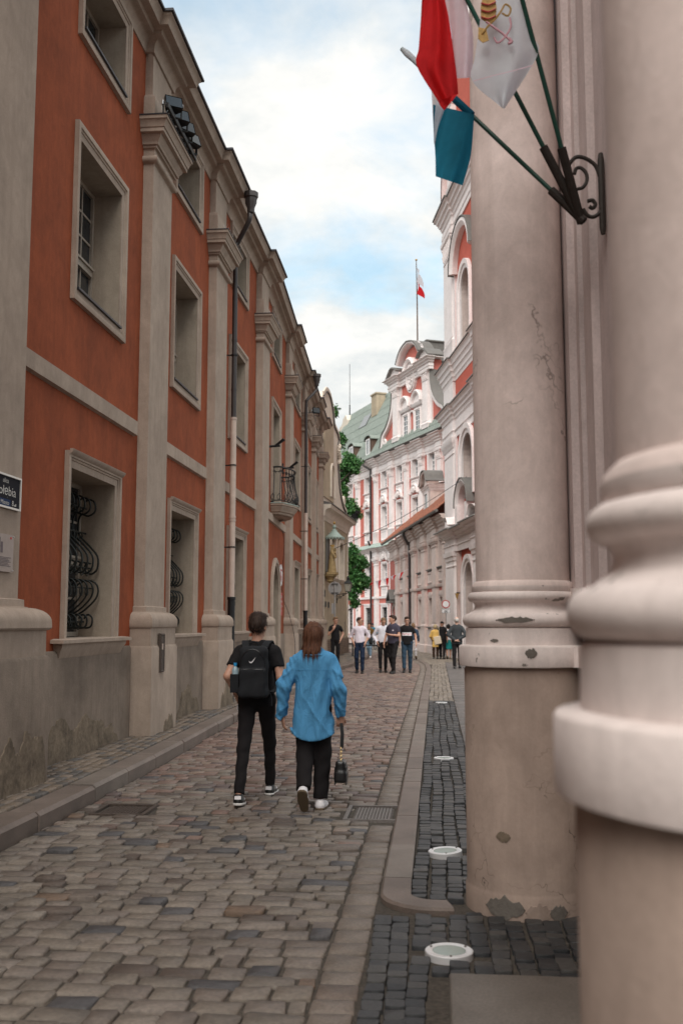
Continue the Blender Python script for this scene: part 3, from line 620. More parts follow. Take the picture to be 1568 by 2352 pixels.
for q in range(15):
    t = Ls[-1] * (q + 0.5) / 15; i = max(j for j in range(len(Ls)) if Ls[j] <= t); i = min(i, len(pts_) - 2)
    p0 = pts_[i].lerp(pts_[i + 1], (t - Ls[i]) / (Ls[i + 1] - Ls[i])); tg = (pts_[i + 1] - pts_[i]).normalized(); nn_ = Vector((tg.y, -tg.x))
    if nn_.y > 0: nn_ = -nn_
    cv = spline([(0.0, 5.62), (-0.005, 5.48), (0.0, 5.3), (0.05, 5.05), (0.10, 4.9), (0.08, 4.79), (0.03, 4.77)], 4); hk = spline([(0.0, 4.95), (-0.07, 4.86), (-0.05, 4.78), (0.0, 4.80), (0.01, 4.9)], 4)
    g = MB(); g.tube([(p0.x + nn_.x * c[0] + tg.x * 0.05 * math.sin((5.62 - c[1]) * 3.6), p0.y + nn_.y * c[0], c[1]) for c in cv], 0.011, 6)
    g.tube([(p0.x + tg.x * (c[0] * 1.4 - 0.02) + nn_.x * 0.06, p0.y + tg.y * c[0] + nn_.y * 0.06, c[1]) for c in hk], 0.008, 5)
    g.tube([(p0.x + tg.x * 0.045 * math.cos(s * PI / 6) , p0.y + tg.y * 0.045 * math.cos(s * PI / 6), 5.5 + 0.09 * abs(math.sin(s * PI / 6)) - 0.05) for s in range(13)], 0.008, 5)
    lb(g, 'baluster', 'iron', bal)
# rain pipes
def rainpipe(xp, hop_x, yp, z_change, z_iron, grp):
    m = MB(); m.tube([(xp, yp, 8.1), (xp, yp, z_change)], 0.052, 12); 
    for zz in (7.2, 6.2): m.lathe([(0.058, zz - .02), (0.058, zz + .02)], (xp, yp, 0), 12)
    m.tube(spline([(hop_x, yp - 0.32, 9.72), (hop_x, yp - 0.30, 9.55), (xp, yp - 0.04, 9.2), (xp, yp, 9.05), (xp, yp, 8.05)], 5), 0.05, 12); p = lb(m, 'rain_pipe', 'pipe')
    h = MB(); h.lathe([(0.03, 9.70), (0.07, 9.73), (0.075, 9.82), (0.115, 9.92), (0.12, 10.02), (0.145, 10.04), (0.145, 10.14), (0.12, 10.14), (0.11, 10.06)], (hop_x, yp - 0.34, 0), 8); lb(h, 'hopper', 'pipe', p)
    c = MB(); c.tube([(xp, yp, z_change + 0.01), (xp, yp, z_iron - 0.02)], 0.06, 14)
    for zz in (z_change - 0.02, 3.68, 3.62): c.lathe([(0.067, zz - .02), (0.067, zz + .02)], (xp, yp, 0), 14)
    lb(c, 'lower_pipe', 'pipecream', p)
    i_ = MB(); i_.lathe([(0.07, 0.0), (0.07, z_iron - 0.06), (0.082, z_iron - 0.05), (0.082, z_iron), (0.065, z_iron)], (xp, yp, 0), 14); lb(i_, 'iron_shoe', 'iron', p)
    b = MB()
    for zz in (3.1, 4.7, 6.9): b.lathe([(0.07, zz - .012), (0.07, zz + .012)], (xp, yp, 0), 14); b.box(xp - .01, xp + .01, yp, 0.02, zz - .012, zz + .012)
    lb(b, 'clamp', 'iron', p)
rainpipe(18.93, 18.72, -0.2, 5.64, 2.14, 0); rainpipe(33.05, 33.3, -0.2, 5.3, 2.05, 1)
# meter hatch in the first pilaster's plinth
m = MB(); m.box(13.53, 13.72, -0.335, -0.30, 0.97, 1.50); m.sweep(opening_path(13.545, 13.705, 0.985, 1.485), [(-0.015, 0.0), (0.0, 0.012), (0.015, 0.0)], closed=True, axes='xz', base=-0.335); e = lb(m, 'meter_hatch', 'castdark')
m = MB(); m.box(13.58, 13.63, -0.345, -0.333, 1.28, 1.36); lb(m, 'warning_sticker', 'pipecream', e)
# ---- things fixed to the palace
def hung(name, x, y, z, label, cat, group=None, par=None):
    """a thing fixed to the palace, at palace coordinates"""
    wx, wy, wz = WB(x, y, z); return empty(name, (-4.1 - wy, wx, wz), R(90), label, cat, group)
def floodlight(x, y, z, yaw, pitch, label, grp=None):
    e = hung('floodlight', x, y, z, label, 'floodlight', grp); e.rotation_euler = (0, 0, R(90 + yaw)); cp, sp = math.cos(R(pitch)), math.sin(R(pitch))
    rot = lambda x_, y_, z_: (x_, y_ * cp - z_ * sp, y_ * sp + z_ * cp + 0.15)
    m = MB()
    prof = [(-0.115, -0.09, -0.075, 0.075), ]
    vs = []
    for (yy_, hx, hz) in ((-0.09, 0.125, 0.10), (-0.02, 0.125, 0.10), (0.07, 0.085, 0.06), (0.10, 0.07, 0.045)): vs += [(-hx, yy_, -hz), (hx, yy_, -hz), (hx, yy_, hz), (-hx, yy_, hz)]
    m.add(vs, [(i * 4 + j, i * 4 + (j + 1) % 4, i * 4 + 4 + (j + 1) % 4, i * 4 + 4 + j) for i in range(3) for j in range(4)] + [(12, 13, 14, 15)]); m.build('housing', 'iron', e, warp=rot)
    g = MB(); g.box(-0.115, 0.115, -0.086, -0.08, -0.09, 0.09); g.build('lens', 'glass', e, warp=rot)
    b = MB(); b.box(-0.14, -0.128, -0.02, 0.02, -0.16, 0.03); b.box(0.128, 0.14, -0.02, 0.02, -0.16, 0.03); b.box(-0.14, 0.14, -0.02, 0.02, -0.172, -0.16); b.build('yoke', 'iron', e, warp=lambda x_, y_, z_: (x_, y_, z_ + 0.15))
    l = MB(); l.box(-0.155, -0.139, -0.022, 0.022, 0.0, 0.06); l.box(0.139, 0.155, -0.022, 0.022, 0.0, 0.06); l.build('bracket_tip', 'steel', e, warp=lambda x_, y_, z_: (x_, y_, z_ + 0.14))
    return e
rl = hung('lamp_rail', 13.82, -0.42, 8.86, 'black mounting rail for floodlights on top of the nearest capital', 'rail')
m = MB(); m.box(-0.85, 0.8, -0.03, 0.0, -0.02, 0.04); m.box(-0.85, 0.8, -0.03, 0.012, 0.04, 0.05)
m.build('rail', 'iron', rl); m = MB(); m.box(-0.6, -0.57, 0.0, 0.4, -0.02, 0.02); m.box(0.55, 0.58, 0.0, 0.4, -0.02, 0.02); m.build('foot', 'iron', rl)
for q, (xx, yw) in enumerate(((13.35, -58), (13.72, -50), (14.05, -40), (14.42, -30))):
    floodlight(xx, -0.40, 8.91, yw, -20, ['nearest black floodlight on the rail above the first capital', 'second floodlight from the near end of the rail', 'third floodlight from the near end of the rail', 'farthest floodlight on the rail, hanging past its end'][q], 'floodlights on the capital rail')
floodlight(34.0, -0.45, 8.85, -60, -15, 'single floodlight on a capital near the far rain hopper')
# arms on the wall beside the balcony
for q, (xx, zz) in enumerate(((24.05, 6.0), (27.55, 6.0))):
    e = hung('flag_holder', xx, -0.02, zz, ['forked black flag holder left of the balcony', 'forked black flag holder right of the balcony'][q], 'flag holder', 'flag holders beside the balcony')
    m = MB(); m.box(-0.03, 0.03, -0.02, 0.03, -0.12, 0.12); m.build('plate', 'iron', e); m = MB(); m.tube([(0, 0, -0.02), (0, -0.32, 0.0)], 0.03, 8); m.build('arm', 'iron', e)
    for ax in (-1, 1):
        m = MB(); m.tube([(0, -0.2, 0.0), (ax * 0.06, -0.42, 0.16)], 0.028, 8); m.build('socket', 'iron', e)
# street name sign and information plaque on the nearest pilaster
sg = hung('street_sign', 8.68, -0.165, 2.70, 'navy street name sign with white letters on the nearest pilaster', 'sign')
plain('navy', (0.012, 0.012, 0.018), 0.75, spec=0.15); plain('blueband', (0.015, 0.035, 0.10), 0.75, spec=0.15); plain('lettering', (0.55, 0.53, 0.5), 0.5); plain('plaque', (0.36, 0.29, 0.26), 0.6, var=0.06, bscale=12); plain('plaquetext', (0.13, 0.10, 0.11), 0.7); plain('redpaint', (0.42, 0.03, 0.03), 0.5); plain('frame', (0.62, 0.60, 0.57), 0.4, 0.4)
m = MB(); m.box(-0.42, 0.41, -0.004, 0.012, 0.012, 0.303); m.build('board', 'navy', sg)
m = MB(); m.sweep(opening_path(-0.415, 0.405, 0.018, 0.297), [(0.0, 0.0), (0.0, 0.016), (0.018, 0.016), (0.018, -0.006)], closed=True, axes='xz'); m.build('frame', 'frame', sg)
m = MB(); m.box(-0.40, 0.205, -0.0055, 0.0, 0.02, 0.085); m.build('blue_band', 'blueband', sg)
for (tx, x_, z_, sz, al) in (('ulica', 0.025, 0.235, 0.062, 'LEFT'), ('Gołębia', 0.318, 0.122, 0.122, 'RIGHT'), ('Stare Miasto', 0.175, 0.034, 0.056, 'RIGHT'), ('8', 0.235, 0.034, 0.072, 'LEFT')):
    t = MB(); text_mb(t, tx, x_, z_, sz, -0.0075, al, 0, 1.22 if al == 'RIGHT' else 1.1); t.build('lettering', 'lettering', sg, smooth=0)
for q in range(3): t = MB(); t.box(0.285 + q * 0.018, 0.295 + q * 0.018, -0.0075, -0.005, 0.036, 0.044 + q * 0.008); t.build('bar_mark', 'lettering', sg, smooth=0)
pq = hung('information_plaque', 8.68, -0.165, 2.115, 'pale information plaque with a small picture below the street sign', 'plaque')
m = MB(); m.box(-0.30, 0.295, -0.012, 0.0, 0.0, 0.345); m.build('panel', 'plaque', pq)
m = MB()
for q in range(7): m.box(-0.27, 0.24 - 0.03 * (q % 3), -0.0145, -0.0125, 0.05 + q * 0.013, 0.055 + q * 0.013)
m.build('text_lines', 'plaquetext', pq); m = MB()
for q in range(5): m.box(-0.2 + q * 0.055, -0.16 + q * 0.055, -0.0145, -0.0125, 0.17, 0.27 + 0.04 * (q % 2))
m.build('picture', 'plaquetext', pq)
m = MB()
for (xx, zz) in ((0.28, 0.33), (0.28, 0.015), (-0.28, 0.33), (-0.28, 0.015)): m.lathe([(0.006, 0), (0.006, 0.01)], (xx, zz, 0), 8)
m.build('screws', 'steel', pq, warp=lambda x, y, z: (x, -0.012 - z, y))
m = MB(); m.box(0.215, 0.25, -0.0145, -0.0125, 0.305, 0.325); m.build('red_mark', 'redpaint', pq)
# emblem oval and name plate right of the doorway
ov = hung('emblem_plaque', 27.25, -0.01, 2.95, 'white oval emblem plaque beside the arched door', 'plaque')
m = MB(); m.lathe([(0.0, 0), (0.23, 0), (0.23, 0.02), (0.0, 0.022)], n=28); m.build('oval', 'whitemetal', ov, warp=lambda x, y, z: (x, -z, y * 1.3))
m = MB(); m.prism([(-0.13, 0.16), (0.13, 0.16), (0.13, -0.05), (0.0, -0.18), (-0.13, -0.05)], -0.026, -0.02); m.build('shield', 'redpaint', ov)
m = MB(); m.prism([(0, 0.12), (0.03, 0.08), (0.10, 0.13), (0.08, 0.0), (0.03, -0.04), (0.0, -0.13), (-0.03, -0.04), (-0.08, 0.0), (-0.10, 0.13), (-0.03, 0.08)], -0.03, -0.0255); m.build('eagle', 'whitemetal', ov)
rd = hung('name_plate', 27.3, -0.01, 1.85, 'red name plate with lines of writing below the oval emblem', 'plaque')
m = MB(); m.box(-0.2, 0.2, -0.02, 0, 0, 0.62); m.build('plate', 'redpaint', rd)
for q in range(4): m = MB(); text_mb(m, ['OGÓLNO', 'SZKOŁA', 'BALETOWA', 'IM. O.'][q], 0, 0.48 - q * 0.13, 0.085, -0.023, 'CENTER'); m.build('lettering', 'lettering', rd, smooth=0)
# thin cable down the fourth pilaster
m = MB(); m.tube(spline([(27.45, -0.02, 4.25), (27.6, -0.07, 3.9), (27.75, -0.02, 3.2), (27.72, -0.02, 2.4), (28.0, -0.17, 1.9), (28.1, -0.33, 1.2), (28.1, -0.34, 0.3)], 5), 0.008, 5); lb(m, 'wall_cable', 'iron')
# ---------------------------------------------------------------- smooth bodies from distance fields (surface nets)
def smin(a, b, k):
    h = np.clip(0.5 + 0.5 * (b - a) / k, 0, 1); return b * (1 - h) + a * h - k * h * (1 - h)
def cone(P, a, b, ra, rb, ky=1.0, kx=1.0):
    a = np.asarray(a, float); b = np.asarray(b, float); ba = b - a; t = np.clip(((P - a) @ ba) / max(ba @ ba, 1e-9), 0, 1)
    q = P - a - t[:, None] * ba; return np.sqrt((q[:, 0] / kx) ** 2 + (q[:, 1] / ky) ** 2 + q[:, 2] ** 2) - (ra + (rb - ra) * t)
def ell(P, c, r_):
    r_ = np.asarray(r_, float); q = (P - np.asarray(c, float)) / r_; return (np.sqrt((q ** 2).sum(1)) - 1) * r_.min()
def rbox(P, c, hs, rad):
    q = np.abs(P - np.asarray(c, float)) - np.asarray(hs, float) + rad; return np.sqrt((np.maximum(q, 0) ** 2).sum(1)) + np.minimum(q.max(1), 0) - rad
def uni(ds, k=0.03):
    d = ds[0]
    for e in ds[1:]: d = smin(d, e, k)
    return d
def sdf_mb(fn, lo, hi, h, mb=None):
    lo = np.asarray(lo, float); hi = np.asarray(hi, float); n = np.ceil((hi - lo) / h).astype(int) + 1
    ax = [lo[i] + h * np.arange(n[i]) for i in range(3)]; G = np.stack(np.meshgrid(*ax, indexing='ij'), -1).reshape(-1, 3)
    V = fn(G).reshape(n); S = V < 0
    c = np.zeros(n - 1, int)
    offs = [(i, j, k) for i in (0, 1) for j in (0, 1) for k in (0, 1)]
    for (i, j, k) in offs: c += S[i:n[0] - 1 + i, j:n[1] - 1 + j, k:n[2] - 1 + k]
    M = np.argwhere((c > 0) & (c < 8))
    mb = mb or MB()
    if len(M) == 0: return mb
    cv = np.stack([V[M[:, 0] + i, M[:, 1] + j, M[:, 2] + k] for (i, j, k) in offs], 1); O = np.array(offs, float)
    acc = np.zeros((len(M), 3)); cnt = np.zeros(len(M))
    for a in range(8):
        for b in range(a + 1, 8):
            if abs(O[a] - O[b]).sum() != 1: continue
            x = (cv[:, a] < 0) != (cv[:, b] < 0); t = np.where(x, cv[:, a] / np.where(x, cv[:, a] - cv[:, b], 1), 0)
            acc += np.where(x[:, None], O[a] + t[:, None] * (O[b] - O[a]), 0); cnt += x
    P = lo + h * (M + acc / np.maximum(cnt, 1)[:, None])
    idx = -np.ones(n - 1, int); idx[M[:, 0], M[:, 1], M[:, 2]] = np.arange(len(M)); F = []
    for a in range(3):
        sl1 = [slice(None)] * 3; sl2 = [slice(None)] * 3; sl1[a] = slice(0, -1); sl2[a] = slice(1, None)
        E = np.argwhere(S[tuple(sl1)] != S[tuple(sl2)]); b, c_ = (a + 1) % 3, (a + 2) % 3
        E = E[(E[:, b] > 0) & (E[:, c_] > 0) & (E[:, b] < n[b] - 1) & (E[:, c_] < n[c_] - 1)]
        if len(E) == 0: continue
        ins = S[E[:, 0], E[:, 1], E[:, 2]]
        def at(db, dc): q = E.copy(); q[:, b] += db; q[:, c_] += dc; return idx[q[:, 0], q[:, 1], q[:, 2]]
        Q = np.stack([at(-1, -1), at(0, -1), at(0, 0), at(-1, 0)], 1); Q[~ins] = Q[~ins][:, ::-1]; F.append(Q[(Q >= 0).all(1)])
    o = len(mb.v); mb.v.extend(map(tuple, P.tolist())); mb.f.extend(map(tuple, (np.concatenate(F) + o).tolist())); return mb
def sdf_obj(name, fn, lo, hi, h, mat, parent): return sdf_mb(fn, lo, hi, h).build(name, mat, parent, smooth=70, recalc=False)
# ---------------------------------------------------------------- portal with round columns, close on the right
def worn(name, c, dirt, chipc, lo=0.60, cracks=False, scale=3.0, vs=2.2):
    m = plaster(name, c, dirt, 0.6, 0.3, 0.18, 60, 1.6, 0.9, 0.04); t = m.node_tree; b = t.nodes['Principled BSDF']
    src = b.inputs['Base Color'].links[0].from_socket
    n = _noise(t, _pos(t), scale, 7, 0.62, 0.4); r = _ramp(t, [(lo, (0, 0, 0)), (lo + 0.015, (1, 1, 1))]); t.links.new(n.outputs['Fac'], r.inputs['Fac'])
    cur = _mix(t, r.outputs[0], src, chipc)
    if cracks:
        nz = _noise(t, _pos(t), 1.4, 5, 0.6); ps = _pos(t, 1.0, 1.0, 0.6); ad_ = t.nodes.new('ShaderNodeVectorMath'); ad_.operation = 'ADD'; t.links.new(ps, ad_.inputs[0]); t.links.new(nz.outputs['Color'], ad_.inputs[1])
        v = t.nodes.new('ShaderNodeTexVoronoi'); v.feature = 'DISTANCE_TO_EDGE'; v.inputs['Scale'].default_value = vs; t.links.new(ad_.outputs[0], v.inputs['Vector'])
        rv = _ramp(t, [(0.0, (1, 1, 1)), (0.008, (0, 0, 0))]); t.links.new(v.outputs['Distance'], rv.inputs['Fac'])
        nm = _noise(t, _pos(t), 1.9, 2); rm = _ramp(t, [(0.50, (0, 0, 0)), (0.60, (1, 1, 1))]); t.links.new(nm.outputs['Fac'], rm.inputs['Fac'])
        mk = _mix(t, 1.0, rv.outputs[0], rm.outputs[0], 'MULTIPLY'); cur = _mix(t, mk, cur, tuple(v_ * (0.4 if vs > 1.5 else 0.75) for v_ in dirt))
    t.links.new(cur, b.inputs['Base Color']); return m
worn('colbase2', (0.83, 0.735, 0.705), (0.47, 0.39, 0.365), (0.22, 0.195, 0.175), 0.635, False, 5.0)
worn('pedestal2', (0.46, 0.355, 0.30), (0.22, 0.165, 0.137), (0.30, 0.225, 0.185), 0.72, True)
worn('colshaft', (0.81, 0.68, 0.64), (0.42, 0.335, 0.30), (0.5, 0.40, 0.37), 0.74, True, 2.0, 0.9)
PT = empty('column_portal', (0, 0, 0), 0, 'pink stone portal with round columns close on the right', 'building')
def tor(r0, rb, z0, z1, n=8): zc, h = (z0 + z1) / 2, (z1 - z0) / 2; return [(r0 + (rb - r0) * math.sin(PI * k / n), zc - h * math.cos(PI * k / n)) for k in range(n + 1)]
def column(x, y, n, lab):
    sh = MB(); prof = [(0.285 - 0.035 * max(0, (z - 3.2) / 6.5) ** 1.2, z) for z in np.linspace(1.9, 9.6, 30)]; prof = [(0.31, 1.868), (0.305, 1.885), (0.289, 1.90)] + prof
    sh.lathe(prof, (x, y, 0), n); c = sh.build('column', 'colshaft', PT, smooth=60); c['label'] = lab
    ba = MB(); ba.lathe([(0.30, 1.868), (0.312, 1.865), (0.314, 1.845)] [::-1] + [(0.30, 1.868)], (x, y, 0), n)
    prof = [(0.37, 1.388), (0.392, 1.392), (0.394, 1.40), (0.394, 1.505), (0.388, 1.513), (0.352, 1.518), (0.35, 1.615), (0.335, 1.62)] + tor(0.33, 0.37, 1.622, 1.706) + [(0.325, 1.712), (0.30, 1.73), (0.292, 1.75), (0.30, 1.768)] + tor(0.305, 0.336, 1.773, 1.835) + [(0.312, 1.842), (0.312, 1.868), (0.28, 1.87)]
    ba = MB(); ba.lathe(prof, (x, y, 0), n); ba.build('base', 'colbase2', c, smooth=50)
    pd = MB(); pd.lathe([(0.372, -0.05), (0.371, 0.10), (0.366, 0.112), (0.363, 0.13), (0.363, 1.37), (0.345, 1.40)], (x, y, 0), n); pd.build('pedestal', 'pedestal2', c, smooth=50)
    ca = MB(); ca.lathe([(0.25, 9.55), (0.275, 9.6), (0.275, 9.66), (0.25, 9.7), (0.26, 9.85), (0.33, 10.0), (0.33, 10.1)], (x, y, 0), n); ca.build('capital', 'colbase2', c, smooth=50)
    return c
c1 = column(0.535, 6.23, 96, 'column standing level with the second ground lamp'); c2 = column(0.575, 1.585, 160, 'nearest column at the right edge, out of focus')
def scab(par, x, y, r0, a0, a1, z0, z1, seed, name='broken_plaster', mat='chip', depth=0.006):
    rr = random.Random(seed); n = 14; lo, hi = [], []
    for k in range(n + 1):
        t = k / n; e = math.sin(PI * t) ** 0.5; zc = (z0 + z1) / 2; h = (z1 - z0) / 2 * e
        lo.append(zc - h * rr.uniform(0.7, 1.1)); hi.append(zc + h * rr.uniform(0.6, 1.1))
    m = MB(); vs = []
    for k in range(n + 1):
        a = R(a0 + (a1 - a0) * k / n)
        for (rr_, z) in ((r0 - 0.01, lo[k]), (r0 + depth, lo[k] + 0.004), (r0 + depth, (lo[k] + hi[k]) / 2), (r0 + depth, hi[k] - 0.004), (r0 - 0.01, hi[k])): vs.append((x + rr_ * math.cos(a), y + rr_ * math.sin(a), z))
    m.add(vs, [(k * 5 + j, k * 5 + 5 + j, k * 5 + 6 + j, k * 5 + 1 + j) for k in range(n) for j in range(4)]); return m.build(name, mat, par, smooth=40)
scab(c1, 0.535, 6.23, 0.370, 225, 262, -0.02, 0.115, 2); scab(c1, 0.535, 6.23, 0.369, 262, 285, -0.02, 0.09, 4, mat='pedestal'); scab(c1, 0.535, 6.23, 0.361, 236, 250, 0.40, 0.47, 6, mat='bareplaster')
scab(c1, 0.535, 6.23, 0.370, 283, 300, -0.02, 0.08, 14); scab(c1, 0.535, 6.23, 0.366, 240, 275, 1.642, 1.688, 8); scab(c1, 0.535, 6.23, 0.393, 266, 276, 1.44, 1.51, 9); scab(c1, 0.535, 6.23, 0.349, 232, 241, 1.53, 1.56, 10)
# wall behind the columns with stepped strips
w = MB(); w.box(0.93, 8.0, -0.6, 7.6, -0.1, 12.0); w.build('wall', 'portalwall', PT, smooth=0)
for (y0, y1, x0) in ((5.52, 5.80, 0.885), (5.86, 6.62, 0.865), (5.98, 6.50, 0.82), (1.1, 2.1, 0.865)):
    m = MB(); m.sweep([(0.95, y1), (x0, y1), (x0, y0), (0.95, y0)][::-1], [(0, 9.9), (0, 1.86)]); m.v = [(a, b, c_) for a, b, c_ in m.v]
    m2 = MB(); m2.box(x0, 0.95, y0, y1, 1.85, 10.0); p_ = m2.build('pilaster_strip', 'portalwall', PT, smooth=0)
    m3 = MB(); m3.box(x0 - 0.03, 0.96, y0 - 0.03, y1 + 0.03, 1.62, 1.73); m3.box(x0 - 0.045, 0.97, y0 - 0.045, y1 + 0.045, 1.39, 1.51); m3.box(x0 - 0.02, 0.955, y0 - 0.02, y1 + 0.02, 1.77, 1.85); m3.build('base', 'colbase2', p_, smooth=0)
m = MB(); m.box(0.885, 0.94, -0.6, 7.65, -0.05, 1.38); m.build('plinth', 'pedestal2', PT, smooth=0)
m = MB(); m.box(0.15, 8.2, -0.7, 7.7, 10.1, 11.2); m.box(0.05, 8.2, -0.8, 7.8, 11.2, 11.5); m.build('entablature', 'portalwall', PT, smooth=0)
# ---------------------------------------------------------------- flags on a wrought iron bracket
fb = empty('flag_bracket', (0.93, 5.2, 3.92), 0, 'black wrought iron scroll bracket holding three flag poles', 'bracket')
C0 = on_y(1331, 500, 5.2)
def loc_(p): return tuple(Vector(p) - Vector(fb.location))
m = MB(); m.tube([loc_((0.905, 5.2, 3.70)), loc_((0.905, 5.2, 3.74)), loc_((0.905, 5.2, 4.11)), loc_((0.905, 5.2, 4.15))], [0.012, 0.018, 0.018, 0.012], 8); m.build('wall_bar', 'ironrust', fb)
def vcurve(pts, Y=5.2): return [loc_(on_y(x, y, Y)) for x, y in spline(pts, 6)]
for cv, r_ in (([(1378, 410), (1366, 380), (1342, 363), (1320, 362), (1303, 385), (1302, 410), (1318, 430)], 0.011), ([(1318, 400), (1322, 388), (1333, 386), (1345, 398), (1347, 415), (1338, 430), (1325, 434)], 0.010), ([(1380, 440), (1381, 470), (1376, 488), (1362, 498), (1348, 494), (1338, 480)], 0.011), ([(1348, 462), (1360, 460), (1366, 470), (1360, 478), (1352, 474)], 0.011)):
    m = MB(); m.tube(vcurve(cv), r_, 7); m.build('scroll', 'ironrust', fb)
flagdata = [((1265, 432), (922, 112), 5.2, 5.38), ((1236, 350), (1062, -20), 5.17, 4.92), ((1291, 345), (1188, -40), 5.15, 4.72)]
for (s_, tip, ys, yt) in flagdata:
    a = C0; e_ = on_y(tip[0], tip[1], yt); d_ = (e_ - a).normalized(); q = on_y(s_[0], s_[1], ys); L_ = (q - a).length
    m = MB(); m.tube([loc_(a - d_ * 0.03), loc_(a + d_ * L_)], 0.024, 10); m.build('socket', 'ironrust', fb)
cloth('flagred', (0.75, 0.03, 0.035), 0.1, 8, 0.15, 0.9, 0.65); cloth('flagwhite', (0.80, 0.76, 0.80), 0.06, 8, 0.15, 0.9, 0.65); cloth('flagpink', (0.88, 0.74, 0.80), 0.06, 8, 0.15, 0.9, 0.65); cloth('flagblue', (0.03, 0.27, 0.42), 0.12, 8, 0.15, 0.9, 0.65); cloth('flaglight', (0.86, 0.90, 0.96), 0.06, 8, 0.15, 0.9, 0.65)
plain('gold', (0.42, 0.25, 0.07), 0.7, 0.0, var=0.3, bscale=60); plain('keypink', (0.55, 0.28, 0.33), 0.7)
def sheet(left, right, Y0, amp, freq, ph, nu=22, nv=30, lean=0.0):
    """hanging cloth between two edges given as view polylines, folded in depth"""
    Lp, Rp = np.array(spline(left, 8)), np.array(spline(right, 8)); mb = MB(); vs = []
    for j in range(nv + 1):
        t = j / nv; l = np.array([np.interp(t, np.linspace(0, 1, len(Lp)), Lp[:, k]) for k in (0, 1)]); r_ = np.array([np.interp(t, np.linspace(0, 1, len(Rp)), Rp[:, k]) for k in (0, 1)])
        for i in range(nu + 1):
            s_ = i / nu; p = l + (r_ - l) * s_; Y = Y0 + lean * s_ + amp * math.sin(freq * s_ + ph + 1.3 * t) + amp * 0.35 * math.sin(2.3 * freq * s_ + 5 * t)
            vs.append(tuple(on_y(p[0], p[1], Y)))
    mb.add(vs, [(j * (nu + 1) + i, j * (nu + 1) + i + 1, (j + 1) * (nu + 1) + i + 1, (j + 1) * (nu + 1) + i) for j in range(nv) for i in range(nu)]); return mb
def flag(label, k, r_=0.0125, polemat='greenpole'):
    (s_, tip, ys, yt) = flagdata[k]; e = empty('flag', C0, 0, label, 'flag', 'flags on the wall bracket'); rel = lambda x, y, z: tuple(Vector((x, y, z)) - C0)
    a = C0; q = on_y(tip[0], tip[1], yt); m = MB(); m.tube([tuple(a + (q - a) * 0.02), tuple(q)], r_, 10); m.build('pole', polemat, e, warp=rel)
    return e, rel
fl, rel = flag('blue and white flag on the lowest pole of the wall bracket', 0)
sheet([(994, 240), (995, 300), (999, 355), (1000, 405)], [(1088, 262), (1086, 300), (1080, 360), (1062, 426)], 5.31, 0.035, 5.0, 0.3).build('blue_cloth', 'flagblue', fl, warp=rel, smooth=80)
sheet([(990, 200), (992, 240), (995, 300), (996, 330)], [(1030, 200), (1024, 240), (1006, 290), (998, 332)], 5.335, 0.02, 4.0, 1.3, 8, 14).build('white_cloth', 'flaglight', fl, warp=rel, smooth=80)
a, b = on_y(1042, 226, 5.325), on_y(1083, 264, 5.305); m = MB(); m.tube([tuple(a), tuple(b)], 0.021, 10); m.build('sleeve', 'flagblue', fl, warp=rel)
a, b = on_y(922, 112, 5.38), on_y(962, 148, 5.36); m = MB(); m.tube([tuple(a), tuple(a.lerp(b, .3)), tuple(a.lerp(b, .7)), tuple(b)], [0.012, 0.019, 0.017, 0.019], 9); m.build('wrapped_tip', 'flaglight', fl, warp=rel)
fl, rel = flag('red and white flag on the middle pole of the wall bracket', 1)
sheet([(970, -40), (966, 40), (961, 110), (957, 152), (1005, 232)], [(1012, -40), (1030, 40), (1040, 110), (1048, 170), (1052, 216)], 4.93, 0.04, 6.5, 0.4, 26, 34).build('red_cloth', 'flagred', fl, warp=rel, smooth=80)
sheet([(1005, 231), (1010, 242), (1018, 252)], [(1051, 215), (1038, 232), (1020, 253)], 4.93, 0.02, 4, 0.4, 8, 6).build('red_corner', 'flagred', fl, warp=rel, smooth=80)
sheet([(1010, -40), (1028, 30), (1038, 90), (1046, 180)], [(1060, -40), (1078, 40), (1086, 90), (1084, 178)], 4.985, 0.025, 4.5, 1.0, 16, 24).build('white_cloth', 'flagpink', fl, warp=rel, smooth=80)
fl, rel = flag('white flag with gold tiara and crossed keys emblem', 2)
sheet([(1112, -40), (1100, 60), (1090, 130), (1084, 186), (1150, 246)], [(1196, -40), (1212, 30), (1226, 85), (1233, 128), (1158, 250)], 4.80, 0.03, 5.0, 0.8, 26, 34, 0.03).build('white_cloth', 'flaglight', fl, warp=rel, smooth=80)
def on_cloth(pts, Y=4.752): return [tuple(on_y(x, y, Y)) for x, y in pts]
m = MB(); m.tube(on_cloth([(1086, 186), (1130, 174), (1180, 162), (1222, 150)]), 0.0022, 4); m.build('hem', 'flagpink', fl, warp=rel)
def blob(pts, r_, name, mat, Y=4.752):
    m = MB(); m.tube(on_cloth(spline(pts, 5), Y), r_, 5); m.build(name, mat, fl, warp=rel, smooth=60)
def patchp(pts, name, mat, Y=4.753):
    q = on_cloth(pts, Y); m = MB(); m.add(q + [(x, y + 0.004, z) for x, y, z in q], [tuple(range(len(q)))] + [(i, (i + 1) % len(q), (i + 1) % len(q) + len(q), i + len(q)) for i in range(len(q))]); m.build(name, mat, fl, warp=rel, smooth=0)
patchp([(1108, -8), (1122, -14), (1136, -8), (1140, 20), (1136, 46), (1118, 52), (1104, 42), (1103, 15)], 'tiara', 'gold')
for yb in (4, 20, 36): blob([(1104, yb + 3), (1121, yb + 7), (1138, yb)], 0.0042, 'tiara_band', 'redpaint', 4.747)
patchp([(1098, 62), (1116, 66), (1122, 92), (1108, 98), (1097, 88)], 'key_bit', 'gold')
blob([(1106, 78), (1120, 60), (1136, 44), (1150, 26)], 0.0055, 'key_shaft', 'gold')
